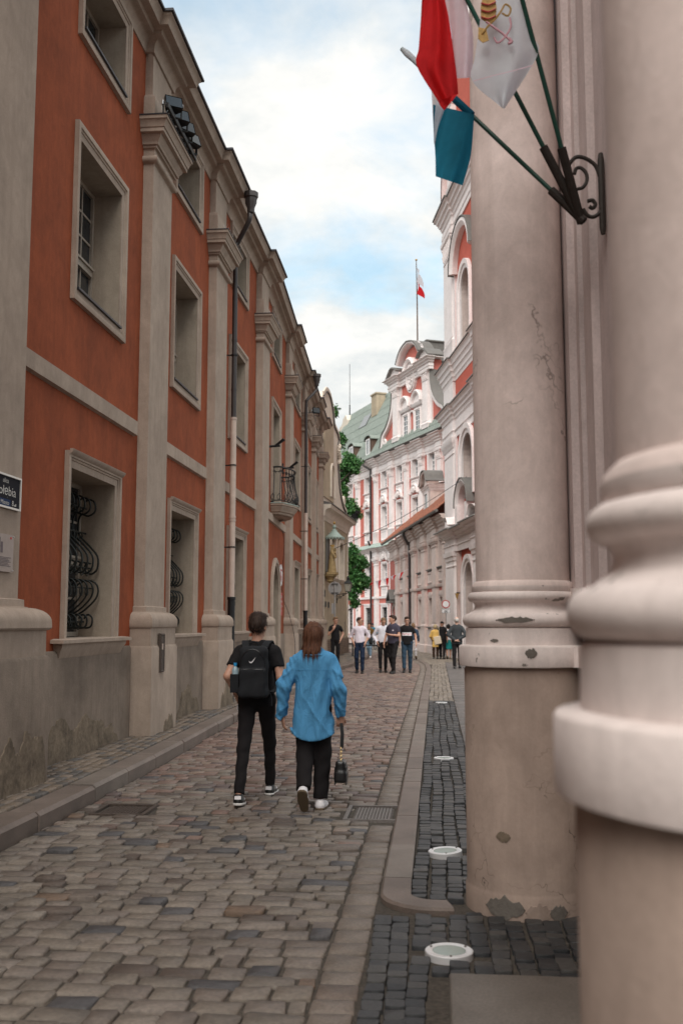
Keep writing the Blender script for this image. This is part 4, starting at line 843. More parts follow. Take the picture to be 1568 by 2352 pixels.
blob([(1170, 92), (1152, 76), (1132, 62), (1116, 50)], 0.0055, 'key_shaft', 'keypink')
blob([(1150, 26), (1160, 10), (1172, 20), (1166, 36), (1152, 30)], 0.005, 'key_bow', 'gold')
blob([(1170, 40), (1172, 62), (1158, 86), (1142, 98), (1134, 86)], 0.005, 'cord', 'keypink')
blob([(1168, 88), (1174, 96), (1166, 100)], 0.008, 'key_bow', 'keypink')
# ---------------------------------------------------------------- buildings at the end of the street
def bld(name, loc, ang, label): return empty(name, (loc[0], loc[1], 0), R(ang), label, 'building')
def recede(E_, u, z, y):
    """point seen at (u, z) on the facade plane of E_, moved back to depth y behind it"""
    c = math.cos(E_.rotation_euler.z); s = math.sin(E_.rotation_euler.z); q = -Vector(E_.location); cl = Vector((c * q.x + s * q.y, -s * q.x + c * q.y, CAM_H))
    k = (y - cl.y) / (0 - cl.y); return Vector((cl.x + (u - cl.x) * k, y, cl.z + (z - cl.z) * k))
def brk(x0, x1, pils, p, e=0.0):
    o = [(x0, 0)]
    for a, b in pils: o += [(a - e, 0), (a - e, -p), (b + e, -p), (b + e, 0)]
    return o + [(x1, 0)]
def moulding(z0, z1, out_, steps=4):
    """stepped cornice profile from z0 (wall) up to z1 (edge)"""
    o = [(-0.05, z0), (0.02, z0)]
    for k in range(steps):
        t0, t1 = k / steps, (k + 1) / steps; zz0, zz1 = z0 + (z1 - z0) * t0, z0 + (z1 - z0) * t1; o0, o1 = out_ * t0 ** 1.2, out_ * t1 ** 1.2
        o += [(o0 + 0.02, zz0 + (zz1 - zz0) * 0.35), (o0 + (o1 - o0) * 0.5 + 0.02, zz0 + (zz1 - zz0) * 0.7), (o1 + 0.02, zz0 + (zz1 - zz0) * 0.8)]
    return o + [(out_ + 0.02, z1), (-0.05, z1 + 0.02)]
def wsur(x0, x1, z0, z1, w_, proud=0.06, ear=0.0):
    m = MB(); m.sweep(opening_path(x0, x1, z0, z1), [(0.01, -0.03), (-0.004, 0.001), (-0.004, proud * 0.6), (w_ * 0.35, proud * 0.65), (w_ * 0.4, proud), (w_ - 0.02, proud), (w_, proud * 0.7), (w_, -0.03)], axes='xz')
    if ear: m.box(x0 - w_ - ear, x1 + w_ + ear, -proud - 0.02, 0.02, z1 + w_ * 0.75, z1 + w_ + 0.06)
    return m
def far_window(par, x0, x1, z0, z1, dep, smat, wmat, w_=0.22, rows=4, proud=0.06, ear=0.0, sill=True, gm='glasscool', apron=None, sash='sashwhite', simple=False):
    win = wsur(x0, x1, z0, z1, w_, proud, ear).build('window', wmat, par); rv = MB(); reveal_box(rv, (x0, x1, z0, z1), 0, dep); rv.build('reveal', wmat, win, smooth=0)
    sash_window(win, x0, x1, z0, z1, dep, 1 if simple else 2, rows, sash, gm, 0.05, z0 + (z1 - z0) * 0.62, False, 0.016)
    if sill: m = MB(); m.sweep([(x0 - w_ - 0.05, 0.0), (x0 - w_ - 0.05, -0.04), (x1 + w_ + 0.05, -0.04), (x1 + w_ + 0.05, 0.0)], [(-0.02, z0 + 0.01), (0.09, z0 - 0.0), (0.09, z0 - 0.05), (0.03, z0 - 0.07), (0.0, z0 - 0.12), (-0.02, z0 - 0.12)]); m.build('sill', 'leadroof' if wmat == 'lowstone' else wmat, win)
    if apron:
        za, zb = apron; m = MB(); m.box(x0 - w_ * 0.7, x1 + w_ * 0.7, -0.045, 0.02, za, zb); m.sweep(opening_path(x0 - 0.02, x1 + 0.02, za + 0.12, zb - 0.12), [(-0.04, 0.0), (0.0, 0.035), (0.05, 0.03), (0.06, 0.0)], closed=True, axes='xz', base=-0.045); m.build('apron', wmat, win)
    return win
def pilaster(par, a, b, z0, z1, p, mat, cap=0.5, base=0.35, corinth=False, name='pilaster'):
    m = MB(); m.sweep([(a, 0.02), (a, -p), (b, -p), (b, 0.02)], [(0, z1), (0, z0)]); m.box(a + 0.12, b - 0.12, -p - 0.02, -p + 0.01, z0 + base + 0.15, z1 - cap - 0.15)
    o = m.build(name, mat, par)
    pp = [(a, 0.02), (a, -p), (b, -p), (b, 0.02)]
    if base: m = MB(); m.sweep(pp, [(-0.01, z0 + base + 0.06), (0.03, z0 + base + 0.05), (0.07, z0 + base), (0.08, z0 + base - 0.06), (0.06, z0 + base - 0.1), (0.06, z0), (-0.01, z0)]); m.build('base', mat, o)
    if cap:
        m = MB(); zc = z1 - cap
        if not corinth: m.sweep(pp, [(-0.01, zc - 0.05), (0.04, zc - 0.03), (0.04, zc + 0.02), (0.01, zc + 0.04), (0.01, zc + cap * 0.3), (0.06, zc + cap * 0.38), (0.08, zc + cap * 0.6), (0.13, zc + cap * 0.68), (0.16, zc + cap), (-0.01, z1)])
        else:
            m.sweep(pp, [(-0.01, zc - 0.05), (0.04, zc - 0.03), (0.04, zc + 0.01), (0.01, zc + 0.03), (0.02, zc + cap * 0.5), (0.07, zc + cap * 0.8), (0.14, zc + cap * 0.84), (0.16, zc + cap), (-0.01, z1)])
            n = max(3, round((b - a) / 0.28))
            for row, zz in ((0, zc + cap * 0.12), (1, zc + cap * 0.42)):
                for q in range(n):
                    xx = a + (b - a) * (q + 0.5) / n; m.tube([(xx, -p - 0.02, zz), (xx, -p - 0.05, zz + cap * 0.18), (xx, -p - 0.11, zz + cap * 0.28), (xx, -p - 0.12, zz + cap * 0.22)], [0.06, 0.07, 0.05, 0.02], 5)
            for xx, s_ in ((a, -1), (b, 1)):
                m.tube([(xx + s_ * 0.06 * math.cos(t * 0.9) * (1 - t / 9), -p - 0.09, zc + cap * 0.72 + 0.09 * math.sin(t * 0.9) * (1 - t / 9)) for t in range(9)], 0.035, 5)
        m.build('capital', mat, o)
    return o

# ---- pink palace across the end
PA = bld('pink_palace', (-3.93, 75), -65.7, 'large white and salmon palace with a scrolled gable closing the street')
PP = [(-9.9, -9.2), (-5.65, -4.9), (-1.45, -0.8), (1.7, 2.4), (4.6, 5.25), (7.35, 8.0), (10.3, 11.0)]
PW = [-11.4, -7.2, -3.15, 0.42, 3.45, 6.35, 9.2]
holes = []
ROWS = [(0.75, 2.8, 0.24), (4.42, 6.03, 0.18), (8.72, 10.36, 0.18), (11.78, 13.08, 0.18)]
for c in PW:
    for (a, b, _) in ROWS: holes.append((c - 0.52, c + 0.52, a, b))
w = MB(); wall_grid(w, -17.5, 13.5, 0, 14.2, holes); w.quad((13.5, 0, 0), (13.5, 9, 0), (13.5, 9, 14.2), (13.5, 0, 14.2)); w.quad((-17.5, 0, 0), (-17.5, 9, 0), (-17.5, 9, 14.2), (-17.5, 0, 14.2)); w.build('wall', 'salmon', PA, smooth=0)
m = MB(); m.quad((-17.5, 0.7, 0), (13.5, 0.7, 0), (13.5, 0.7, 14), (-17.5, 0.7, 14)); m.build('inner_wall', 'roofedge', PA, smooth=0)
m = MB(); m.box(-17.5, 13.5, -0.06, 0.0, 0.0, 0.7); m.build('plinth', 'lowstone', PA)
for c in PW:
    for r_, (a, b, w_) in enumerate(ROWS):
        win = far_window(PA, c - 0.52, c + 0.52, a, b, 0.3, 'white', 'white', w_, 5 if r_ else 4, 0.07, 0.05 if r_ in (0, 3) else 0.0, sill=r_ > 0, apron={1: (3.55, 4.28), 2: (7.75, 8.58), 3: (11.0, 11.62)}.get(r_), gm='glasscool' if r_ else 'glass')
        if r_ == 0:
            g = MB()
            for q in range(8): g.tube([(c - 0.46 + 0.92 * q / 7, 0.1, a), (c - 0.46 + 0.92 * q / 7, 0.1, b)], 0.014, 4)
            for q in range(7):
                for zz in np.arange(a + 0.2, b, 0.28): g.tube([(c - 0.46 + 0.92 * (q + 0.5) / 7 + 0.05 * math.cos(t * PI / 3), 0.1, zz + 0.09 * math.sin(t * PI / 3)) for t in range(7)], 0.010, 4)
            g.build('grille', 'iron', win)
        if r_ in (1, 2):     # carved shell hood
            m = MB(); zb = b + 0.34
            m.sweep([(c - 0.85, zb)] + arc(c, zb, 0.62, 0.6, 180, 0, 12)[::1] + [(c + 0.85, zb)], [(0.0, -0.02), (0.0, 0.16), (0.05, 0.2), (0.12, 0.16), (0.14, -0.02)][::-1], axes='xz')
            for q in range(7):
                t = R(20 + q * 23.3); m.tube([(c, -0.10, zb), (c + 0.3 * math.cos(t), -0.16, zb + 0.3 * math.sin(t)), (c + 0.55 * math.cos(t), -0.08, zb + 0.52 * math.sin(t))], [0.05, 0.08, 0.03], 5)
            m.prism(arc(c, zb, 0.64, 0.62, 0, 180, 12), -0.05, 0.0); m.build('shell_hood', 'white', win)
for (a, b) in PP:
    pilaster(PA, a, b, 0.0, 6.5, 0.17, 'white', 0.5, 0.9); pilaster(PA, a, b, 7.66, 13.05, 0.17, 'white', 0.62, 0.9, True)
    for (za, zb) in ((0, 6.5), (7.66, 13.05)): m = MB(); m.box(a - 0.07, b + 0.07, -0.05, 0.0, za, zb); m.build('pilaster_backing', 'white', PA)
m = MB(); m.box(-17.5, 13.5, -0.05, 0.0, 3.05, 3.08); m.sweep(brk(-17.5, 13.5, PP, 0.17, 0.05), [(-0.02, 3.45), (0.07, 3.45), (0.07, 3.62), (-0.02, 3.62)]); m.build('string_course', 'white', PA)
m = MB(); m.sweep(brk(-17.5, 13.5, PP, 0.17, 0.05), [(-0.02, 6.45), (0.04, 6.45), (0.04, 6.6), (0.08, 6.64), (0.05, 6.7), (0.05, 6.95)] + moulding(6.95, 7.3, 0.35, 3)[1:]); m.build('lower_entablature', 'white', PA)
m = MB(); m.sweep(brk(-17.5, 13.5, PP, 0.17, 0.05), [(-0.02, 7.7), (0.02, 7.68), (0.42, 7.33), (0.42, 7.29), (0.0, 7.3)]); m.build('ledge_roof', 'patina', PA)
m = MB(); m.sweep(brk(-17.5, 13.5, PP, 0.17, 0.05), [(-0.02, 13.05), (0.05, 13.05), (0.05, 13.2), (0.09, 13.24), (0.06, 13.28), (0.06, 13.5)] + moulding(13.5, 14.15, 0.45, 4)[1:]); m.build('main_cornice', 'white', PA)
m = MB(); m.sweep([(-17.5, 0), (13.5, 0)], [(0.3, 14.2), (0.62, 14.2), (0.66, 14.26), (0.60, 14.30), (0.3, 14.34)]); m.build('eaves_gutter', 'leadroof', PA)
RY, RZ = 3.0, 20.8
rf = MB(); a_, b_ = -9.2, 13.5
rf.add([(-17.7, -0.5, 14.25), (13.7, -0.5, 14.25), (13.7, RY, RZ), (-15.6, RY, RZ), (13.7, 2 * RY + .5, 14.25), (-17.7, 2 * RY + .5, 14.25)], [(0, 1, 2, 3), (3, 2, 4, 5), (0, 3, 5)]); roof = rf.build('roof', 'greenroof', PA, smooth=0)
for q in range(68):
    u = -17.5 + q * 0.46; t1 = 1.0 if u > -15.6 else max(0.05, (u + 17.7) / 2.1); m = MB(); p0 = Vector((u, -0.5, 14.28)); p1 = Vector((u, -0.5 + (RY + 0.5) * t1, 14.28 + (RZ - 14.25) * t1)); m.tube([p0, p1], 0.022, 4); m.build('roof_seam', 'greenroof', roof, smooth=0)
for q in range(7):
    t = (q + 0.6) / 7.5; m = MB(); yy_, zz = -0.5 + (RY + 0.5) * t, 14.28 + (RZ - 14.25) * t; m.tube([(-17.5 + 2.0 * t, yy_, zz), (13.6, yy_, zz)], 0.012, 4); m.build('roof_seam', 'greenroof', roof, smooth=0)
# gable
GC0 = 5.9
def gmir(pts): return pts + [(2 * GC0 - x, z) for x, z in reversed(pts)]
gl = spline([(0.15, 15.0), (0.45, 15.75), (1.25, 16.2), (2.0, 16.9), (2.4, 17.8), (2.5, 18.7)], 5)
go = gmir([(-0.1, 14.3), (0.0, 14.9)] + gl + [(2.5, 19.5), (3.9, 19.6), (4.3, 20.3), (4.7, 20.9), (5.3, 21.2)])
gb = MB(); gb.prism(go, 0.05, 0.75); ga = gb.build('gable', 'salmon', PA, smooth=30)
m = MB(); m.prism([(-0.2, 14.25), (2 * GC0 + 0.2, 14.25), (2 * GC0 + 0.2, 14.8), (-0.2, 14.8)], -0.06, 0.1); m.build('gable_base', 'white', ga)
ed = [(0.0, 14.8)] + gl
for sgn in (0, 1):
    e_ = ed if not sgn else [(2 * GC0 - x, z) for x, z in reversed(ed)]
    m = MB(); m.sweep(e_, [(-0.05, -0.1), (-0.05, 0.16), (0.02, 0.2), (0.2, 0.16), (0.22, -0.1)], axes='xz'); m.build('scroll_edge', 'white', ga)
    m = MB(); cx = 0.62 if not sgn else 2 * GC0 - 0.62; m.tube([(cx + (-1) ** sgn * (0.42 * (1 - t / 22)) * math.cos(2.6 + t * 0.5) , -0.02, 15.2 + 0.42 * (1 - t / 22) * math.sin(2.6 + t * 0.5)) for t in range(20)], 0.09, 6); m.build('volute', 'white', ga)
    m = MB(); m.sweep(e_, [(-0.25, -0.7), (-0.25, -0.05), (-0.1, 0.24), (0.0, -0.7)][::-1], axes='xz'); m.build('scroll_flashing', 'leadroof', ga)
for (a, b) in ((2.7, 3.65), (8.15, 9.1)):
    m = MB(); m.box(a - 0.3, b + 0.3, -0.06, 0.1, 14.8, 18.9); m.build('pilaster_backing', 'white', ga)
    pilaster(ga, a, b, 14.8, 18.75, 0.22, 'white', 0.6, 0.35, True, 'gable_pilaster')
m = MB(); gp = [(2.2, 0.0), (2.2, -0.3), (4.0, -0.3), (4.0, -0.08), (7.8, -0.08), (7.8, -0.3), (9.6, -0.3), (9.6, 0)]; m.sweep(gp, [(-0.1, 18.72), (0.04, 18.74), (0.04, 18.9), (0.08, 18.95), (0.06, 19.1)] + moulding(19.1, 19.55, 0.4, 3)[1:]); m.build('gable_cornice', 'white', ga)
tp = [(2.0, 19.6), (2.5, 20.0), (3.0, 20.25), (3.7, 20.1), (4.05, 19.85)]
for sgn in (0, 1):
    q = spline(tp, 4); q = q if not sgn else [(2 * GC0 - x, z) for x, z in reversed(q)]
    m = MB(); m.prism([(q[0][0], 19.55)] + q + [(q[-1][0], 19.55)], -0.25, 0.7); m.build('broken_pediment', 'white', ga)
    m = MB(); m.sweep(q, [(-0.12, -0.75), (-0.13, 0.5), (-0.02, 0.55), (0.0, -0.75)], axes='xz'); m.build('pediment_flashing', 'leadroof', ga)
q = gmir(spline([(4.0, 20.25), (4.4, 20.75), (5.0, 21.15), (5.9, 21.35)], 4)[:-1] + [(5.9, 21.35)])
m = MB(); m.sweep(q, [(-0.05, -0.7), (-0.02, 0.3), (-0.1, 0.42), (-0.2, 0.42), (-0.22, 0.2), (-0.3, 0.1), (-0.3, -0.1)], axes='xz'); m.build('crowning_arch', 'white', ga)
m = MB(); m.sweep(q, [(-0.30, -0.85), (-0.30, 0.46), (-0.22, 0.48), (-0.2, -0.85)][::-1], axes='xz'); m.build('crown_flashing', 'leadroof', ga)
m = MB()
for s_, pr_ in ((1.0, 0.14), (0.82, 0.22), (0.66, 0.16)): m.sweep(arc(GC0, 19.0, 0.72 * s_, 1.0 * s_, 0, 360, 24)[:-1], [(0.0, -0.05), (0.0, pr_), (0.1, pr_), (0.12, -0.05)], closed=True, axes='xz')
m.prism(arc(GC0, 19.0, 0.5, 0.68, 0, 360, 20)[:-1], -0.1, 0.0)
for q_ in range(16): t = q_ * 2.4; m.tube([(GC0 + 0.08 * q_ ** 0.5 * math.cos(t), -0.11, 19.0 + 0.12 * q_ ** 0.5 * math.sin(t)), (GC0 + 0.1 * q_ ** 0.5 * math.cos(t + 0.5), -0.15, 19.05 + 0.14 * q_ ** 0.5 * math.sin(t + 0.5))], 0.05, 5)
m.sweep(arc(GC0, 19.0, 0.9, 1.15, 20, 160, 14), [(0, -0.05), (0, 0.3), (0.15, 0.4), (0.3, 0.3), (0.3, -0.05)][::-1] , axes='xz'); m.build('oval_medallion', 'white', ga)
for cxx in (4.85, 7.0):
    m = MB(); m.box(cxx - 0.75, cxx + 0.75, -0.02, 0.1, 14.8, 17.0); m.build('window_backing', 'white', ga)
    win = wsur(cxx - 0.36, cxx + 0.36, 14.98, 16.4, 0.2, 0.12, 0.0); wn = win.build('gable_window', 'white', ga)
    m = MB(); m.box(cxx - 0.36, cxx + 0.36, -0.03, 0.1, 14.98, 16.4); m.build('pane', 'glasscool', wn); m = MB(); m.box(cxx - 0.02, cxx + 0.02, -0.06, 0, 14.98, 16.4)
    for zz in (15.35, 15.7, 16.05): m.box(cxx - 0.36, cxx + 0.36, -0.055, 0, zz - 0.02, zz + 0.02)
    m.build('glazing_bars', 'sashwhite', wn)
    m = MB(); m.sweep(arc(cxx, 16.95, 0.7, 0.7, 0, 180, 12), [(0, -0.05), (0, 0.25), (0.12, 0.32), (0.22, 0.25), (0.22, -0.05)], axes='xz'); m.prism(arc(cxx, 16.95, 0.7, 0.7, 0, 180, 12), -0.08, 0.06); m.sweep([(cxx - 0.85, 0), (cxx - 0.85, -0.1), (cxx + 0.85, -0.1), (cxx + 0.85, 0)], [(0, 16.7), (0.06, 16.75), (0.12, 16.95), (0, 16.98)]); m.build('round_hood', 'white', wn)
m = MB(); m.sweep([(6.25, 14.9), (6.25, 16.2)] + arc(5.93, 16.2, 0.32, 0.32, 0, 180, 8)[1:-1] + [(5.61, 16.2), (5.61, 14.9)], [(0, -0.02), (0, 0.08), (0.12, 0.08), (0.12, -0.02)], axes='xz'); m.build('niche', 'white', ga)
# chimneys, dormers, parapet, mast and flagpole
p = recede(PA, -1.0, 18.3, 2.2); m = MB(); m.box(p.x - 0.6, p.x + 0.6, 1.9, 2.7, p.z - 0.8, p.z + 1.0); m.box(p.x - 0.68, p.x + 0.68, 1.82, 2.78, p.z + 1.0, p.z + 1.12); m.build('chimney', 'beige', PA)
p = recede(PA, 8.6, 20.3, 2.0); m = MB(); m.box(p.x - 0.9, p.x + 0.9, 1.6, 3.0, p.z - 1.0, p.z + 0.4); m.box(p.x - 1.0, p.x + 1.0, 1.5, 3.1, p.z + 0.4, p.z + 0.5); m.build('roof_hatch', 'leadroof', PA)
for (u, z0, z1, hw) in ((-6.85, 15.1, 16.35, 0.62), (-2.9, 14.75, 16.3, 0.66)):
    DY = -0.12; p0 = recede(PA, u, z0, DY); p1 = recede(PA, u, z1, DY); m = MB(); m.prism([(p0.x - hw, p0.z - 0.5), (p0.x + hw, p0.z - 0.5), (p0.x + hw, p1.z - 0.25)] + arc(p0.x, p1.z - 0.25, hw, 0.25, 0, 180, 8)[1:-1] + [(p0.x - hw, p1.z - 0.25)], DY, 2.2); dm = m.build('dormer', 'brownwall', PA, smooth=30)
    m = MB(); m.sweep([(p0.x + hw + 0.1, p1.z - 0.3)] + arc(p0.x, p1.z - 0.25, hw + 0.06, 0.3, 0, 180, 8) + [(p0.x - hw - 0.1, p1.z - 0.3)], [(0.0, 0.15), (0.06, 0.15), (0.06, -3.0), (0, -3.0)], axes='xz', base=DY); m.build('dormer_roof', 'greenroof', dm)
    m = MB(); m.box(p0.x - 0.38, p0.x + 0.38, DY - .06, DY, p0.z + 0.1, p1.z - 0.25); m.build('pane', 'glasscool', dm); m = MB(); m.box(p0.x - 0.03, p0.x + 0.03, DY - .08, DY - .04, p0.z + 0.1, p1.z - 0.25); m.sweep(opening_path(p0.x - 0.36, p0.x + 0.36, p0.z + 0.1, p1.z - 0.27), [(-0.04, 0), (-0.04, 0.05), (0.05, 0.05), (0.05, 0)], closed=True, axes='xz', base=DY - .06); m.build('sash', 'sashwhite', dm)
p = recede(PA, -8.4, 17.9, 2.6); m = MB(); m.prism([(p.x - 2.0, p.z - 2.6), (p.x + 0.9, p.z - 0.2), (p.x + 0.95, p.z + 0.7), (p.x + 0.5, p.z + 1.25), (p.x - 0.2, p.z + 1.0), (p.x - 0.6, p.z + 0.5), (p.x - 1.3, p.z + 0.35), (p.x - 1.5, p.z - 0.2), (p.x - 2.4, p.z - 0.6)], 2.4, 2.9); m.build('parapet_gable', 'cream', PA)
a, b = recede(PA, -4.6, 17.9, 1.9), recede(PA, -2.9, 17.9, 1.9); m = MB(); m.add([(a.x, 1.6, 14.25 + 2.1 * 1.871 + .12), (b.x, 1.6, 14.25 + 2.1 * 1.871 + .12), (b.x, 2.2, 14.25 + 2.7 * 1.871 + .12), (a.x, 2.2, 14.25 + 2.7 * 1.871 + .12)], [(0, 1, 2, 3)]); m.build('skylight', 'glasscool', PA, smooth=0)
a, b = recede(PA, -7.42, 18.6, 3.0), recede(PA, -7.41, 23.3, 3.0); m = MB(); m.tube([tuple(a), tuple(a.lerp(b, .25)), tuple(a.lerp(b, .26)), tuple(b)], [0.06, 0.06, 0.03, 0.02], 6); m.build('antenna_mast', 'iron', PA)
m = MB(); xx = -1.78
m.tube(spline([(xx - 0.7, -0.62, 14.2), (xx - 0.7, -0.6, 13.9), (xx - 0.1, -0.35, 13.5), (xx, -0.28, 13.0), (xx, -0.28, 7.9)], 5), 0.085, 8); m.tube([(xx, -0.5, 7.9), (xx, -0.28, 7.4), (xx, -0.28, 0.1)], 0.085, 8); m.build('rain_pipe', 'pipe', PA)
a, b = recede(PA, 6.95, 21.0, 0.9), recede(PA, 6.82, 27.26, 0.9)
def to_world(E_, p): return E_.matrix_basis @ Vector(p)
fp = empty('roof_flag', to_world(PA, a), R(-65.7), 'red and white flag on the tall pole above the palace gable', 'flag')
h_ = b.z - a.z; m = MB(); m.tube([(0, 0, -0.3), (0, 0, h_ * 0.5), (-0.1, 0, h_)], [0.06, 0.05, 0.03], 8); m.build('pole', 'brownwall', fp); m = MB(); m.lathe([(0.0, 0), (0.09, 0.06), (0.09, 0.12), (0, 0.18)], (-0.1, 0, h_), 8); m.build('finial', 'gold', fp)
def fcloth(z0, z1, x0, x1, mat, nm):
    m = MB(); vs = []
    for j in range(9):
        for i in range(7):
            s_, t = i / 6, j / 8; vs.append((x0 + (x1 - x0) * s_ + 0.25 * t * s_, 0.12 * math.sin(s_ * 6 + t * 3), z0 + (z1 - z0) * t - 0.9 * s_))
    m.add(vs, [(j * 7 + i, j * 7 + i + 1, j * 7 + i + 8, j * 7 + i + 7) for j in range(8) for i in range(6)]); m.build(nm, mat, fp, smooth=80)
fcloth(h_ - 0.5, h_ - 1.5, -0.08, 0.75, 'flagwhite', 'white_cloth'); fcloth(h_ - 1.5, h_ - 2.4, -0.03, 0.95, 'flagred', 'red_cloth')

# ---- low pink building beside the street bend
LO = bld('low_building', (0.61, 50), -79.8, 'low pinkish building with pilasters and an orange tiled roof on the right')
LP_ = [(-18.0, -16.7), (-14.5, -13.25), (-10.85, -9.6), (-7.2, -6.0), (-3.65, -2.4), (-0.75, 0.0)]
LW = [-15.55, -12.0, -8.35, -4.85, -1.55]
holes = []
for c in LW: holes += [(c - 0.55, c + 0.55, 4.55, 5.93), (c - 0.5, c + 0.5, 1.42, 2.98)]
w = MB(); wall_grid(w, -21.5, 0, 0, 7.2, holes); w.quad((-21.5, 0, 0), (-21.5, 5, 0), (-21.5, 5, 7.2), (-21.5, 0, 7.2)); w.build('wall', 'lowred', LO, smooth=0)
m = MB(); m.quad((-21.5, 0.7, 0), (0, 0.7, 0), (0, 0.7, 7), (-21.5, 0.7, 7)); m.build('inner_wall', 'roofedge', LO, smooth=0)
m = MB(); m.sweep(brk(-21.5, 0, LP_[:-1], 0.14, 0.04), [(-0.02, 1.30), (0.05, 1.28), (0.05, 0.45), (0.09, 0.40), (0.09, 0.0), (-0.02, 0)]); m.build('plinth', 'lowstone', LO)
for c in LW:
    far_window(LO, c - 0.55, c + 0.55, 4.55, 5.93, 0.45, 'lowstone', 'lowstone', 0.16, 4, 0.06, 0.02, apron=(3.72, 4.42), simple=True)
    wn = far_window(LO, c - 0.5, c + 0.5, 1.42, 2.98, 0.45, 'lowstone', 'lowstone', 0.17, 4, 0.06, 0.0, gm='glass', simple=True)
    m = MB(); m.prism([(c - 0.66, 3.1), (c + 0.66, 3.1), (c + 0.66, 3.18), (c + 0.5, 3.2), (c + 0.42, 3.3), (c - 0.42, 3.3), (c - 0.5, 3.2), (c - 0.66, 3.18)], -0.07, 0.0); m.build('eared_head', 'lowstone', wn)
for (a, b) in LP_:
    pilaster(LO, a, b, 1.28, 6.0, 0.14, 'lowstone', 0.35, 0.22)
    m = MB(); m.box(a - 0.05, b + 0.05 if b < 0 else 0, -0.04, 0.0, 1.28, 6.0); m.build('pilaster_backing', 'lowstone', LO)
m = MB(); m.sweep(brk(-21.5, 0, LP_[:-1], 0.14, 0.04), [(-0.02, 3.5), (0.05, 3.5), (0.07, 3.54), (0.07, 3.68), (-0.02, 3.70)]); m.build('string_course', 'lowstone', LO)
m = MB(); m.sweep(brk(-21.5, 0, LP_[:-1], 0.14, 0.04), [(-0.02, 5.97), (0.04, 5.97), (0.04, 6.12), (0.08, 6.16), (0.05, 6.2), (0.05, 6.5)] + moulding(6.5, 7.1, 0.38, 4)[1:]); m.build('entablature', 'lowstone', LO)
m = MB(); m.tube([(-21.6, -0.58, 7.22), (0.3, -0.58, 7.22)], 0.085, 8); m.build('eaves_gutter', 'leadroof', LO)
m = MB(); m.tube(spline([(-10.7, -0.58, 7.2), (-10.9, -0.56, 6.9), (-11.0, -0.3, 6.4), (-11.02, -0.22, 6.0), (-11.02, -0.22, 0.1)], 6), 0.085, 8); m.build('rain_pipe', 'pipe', LO)
# tiled roof: courses of tiles
RB, RT, RYL = 7.2, 10.6, 3.3
m = MB(); m.quad((-21.7, -0.62, RB), (0.1, -0.62, RB), (0.1, RYL, RT), (-21.7, RYL, RT)); m.quad((-21.7, 2 * RYL + .6, RB), (0.1, 2 * RYL + .6, RB), (0.1, RYL, RT), (-21.7, RYL, RT)); m.t = [0.4] * len(m.v); lrf = m.build('roof', 'rooftile', LO, smooth=0)
dn = Vector((0, RYL + 0.62, RT - RB)).normalized(); nl = Vector((0, -dn.z, dn.y)); sl_len = math.hypot(RYL + 0.62, RT - RB); nt_ = 0; rest = MB()
for r_ in range(15):
    for q in range(62):
        u = -21.6 + q * 0.35; s0 = r_ * sl_len / 15; b = Vector((u, -0.62, RB)) + dn * s0; e_ = dn * (sl_len / 15 + 0.06); up_ = nl * 0.045
        pts = [b + nl * 0.0, b + Vector((0.10, 0, 0)) + nl * 0.05 + up_ * 0.6, b + Vector((0.2, 0, 0)) + nl * 0.07 + up_ * 0.6, b + Vector((0.31, 0, 0)) + nl * 0.02]
        vs = [tuple(p_ + nl * 0.03) for p_ in pts] + [tuple(p_ + e_) for p_ in pts]
        fs = [(i, i + 1, i + 5, i + 4) for i in range(3)] + [(0, 1, 2, 3)]
        big = u > -9.5 and r_ < 9 and nt_ < 230
        tm = MB() if big else rest
        tm.add(vs, fs, random.random())
        if big: tm.build('roof_tile', 'rooftile', lrf, smooth=0, recalc=False); nt_ += 1
tag(rest.build('tile_courses', 'rooftile', lrf, smooth=0, recalc=False), kind='stuff')
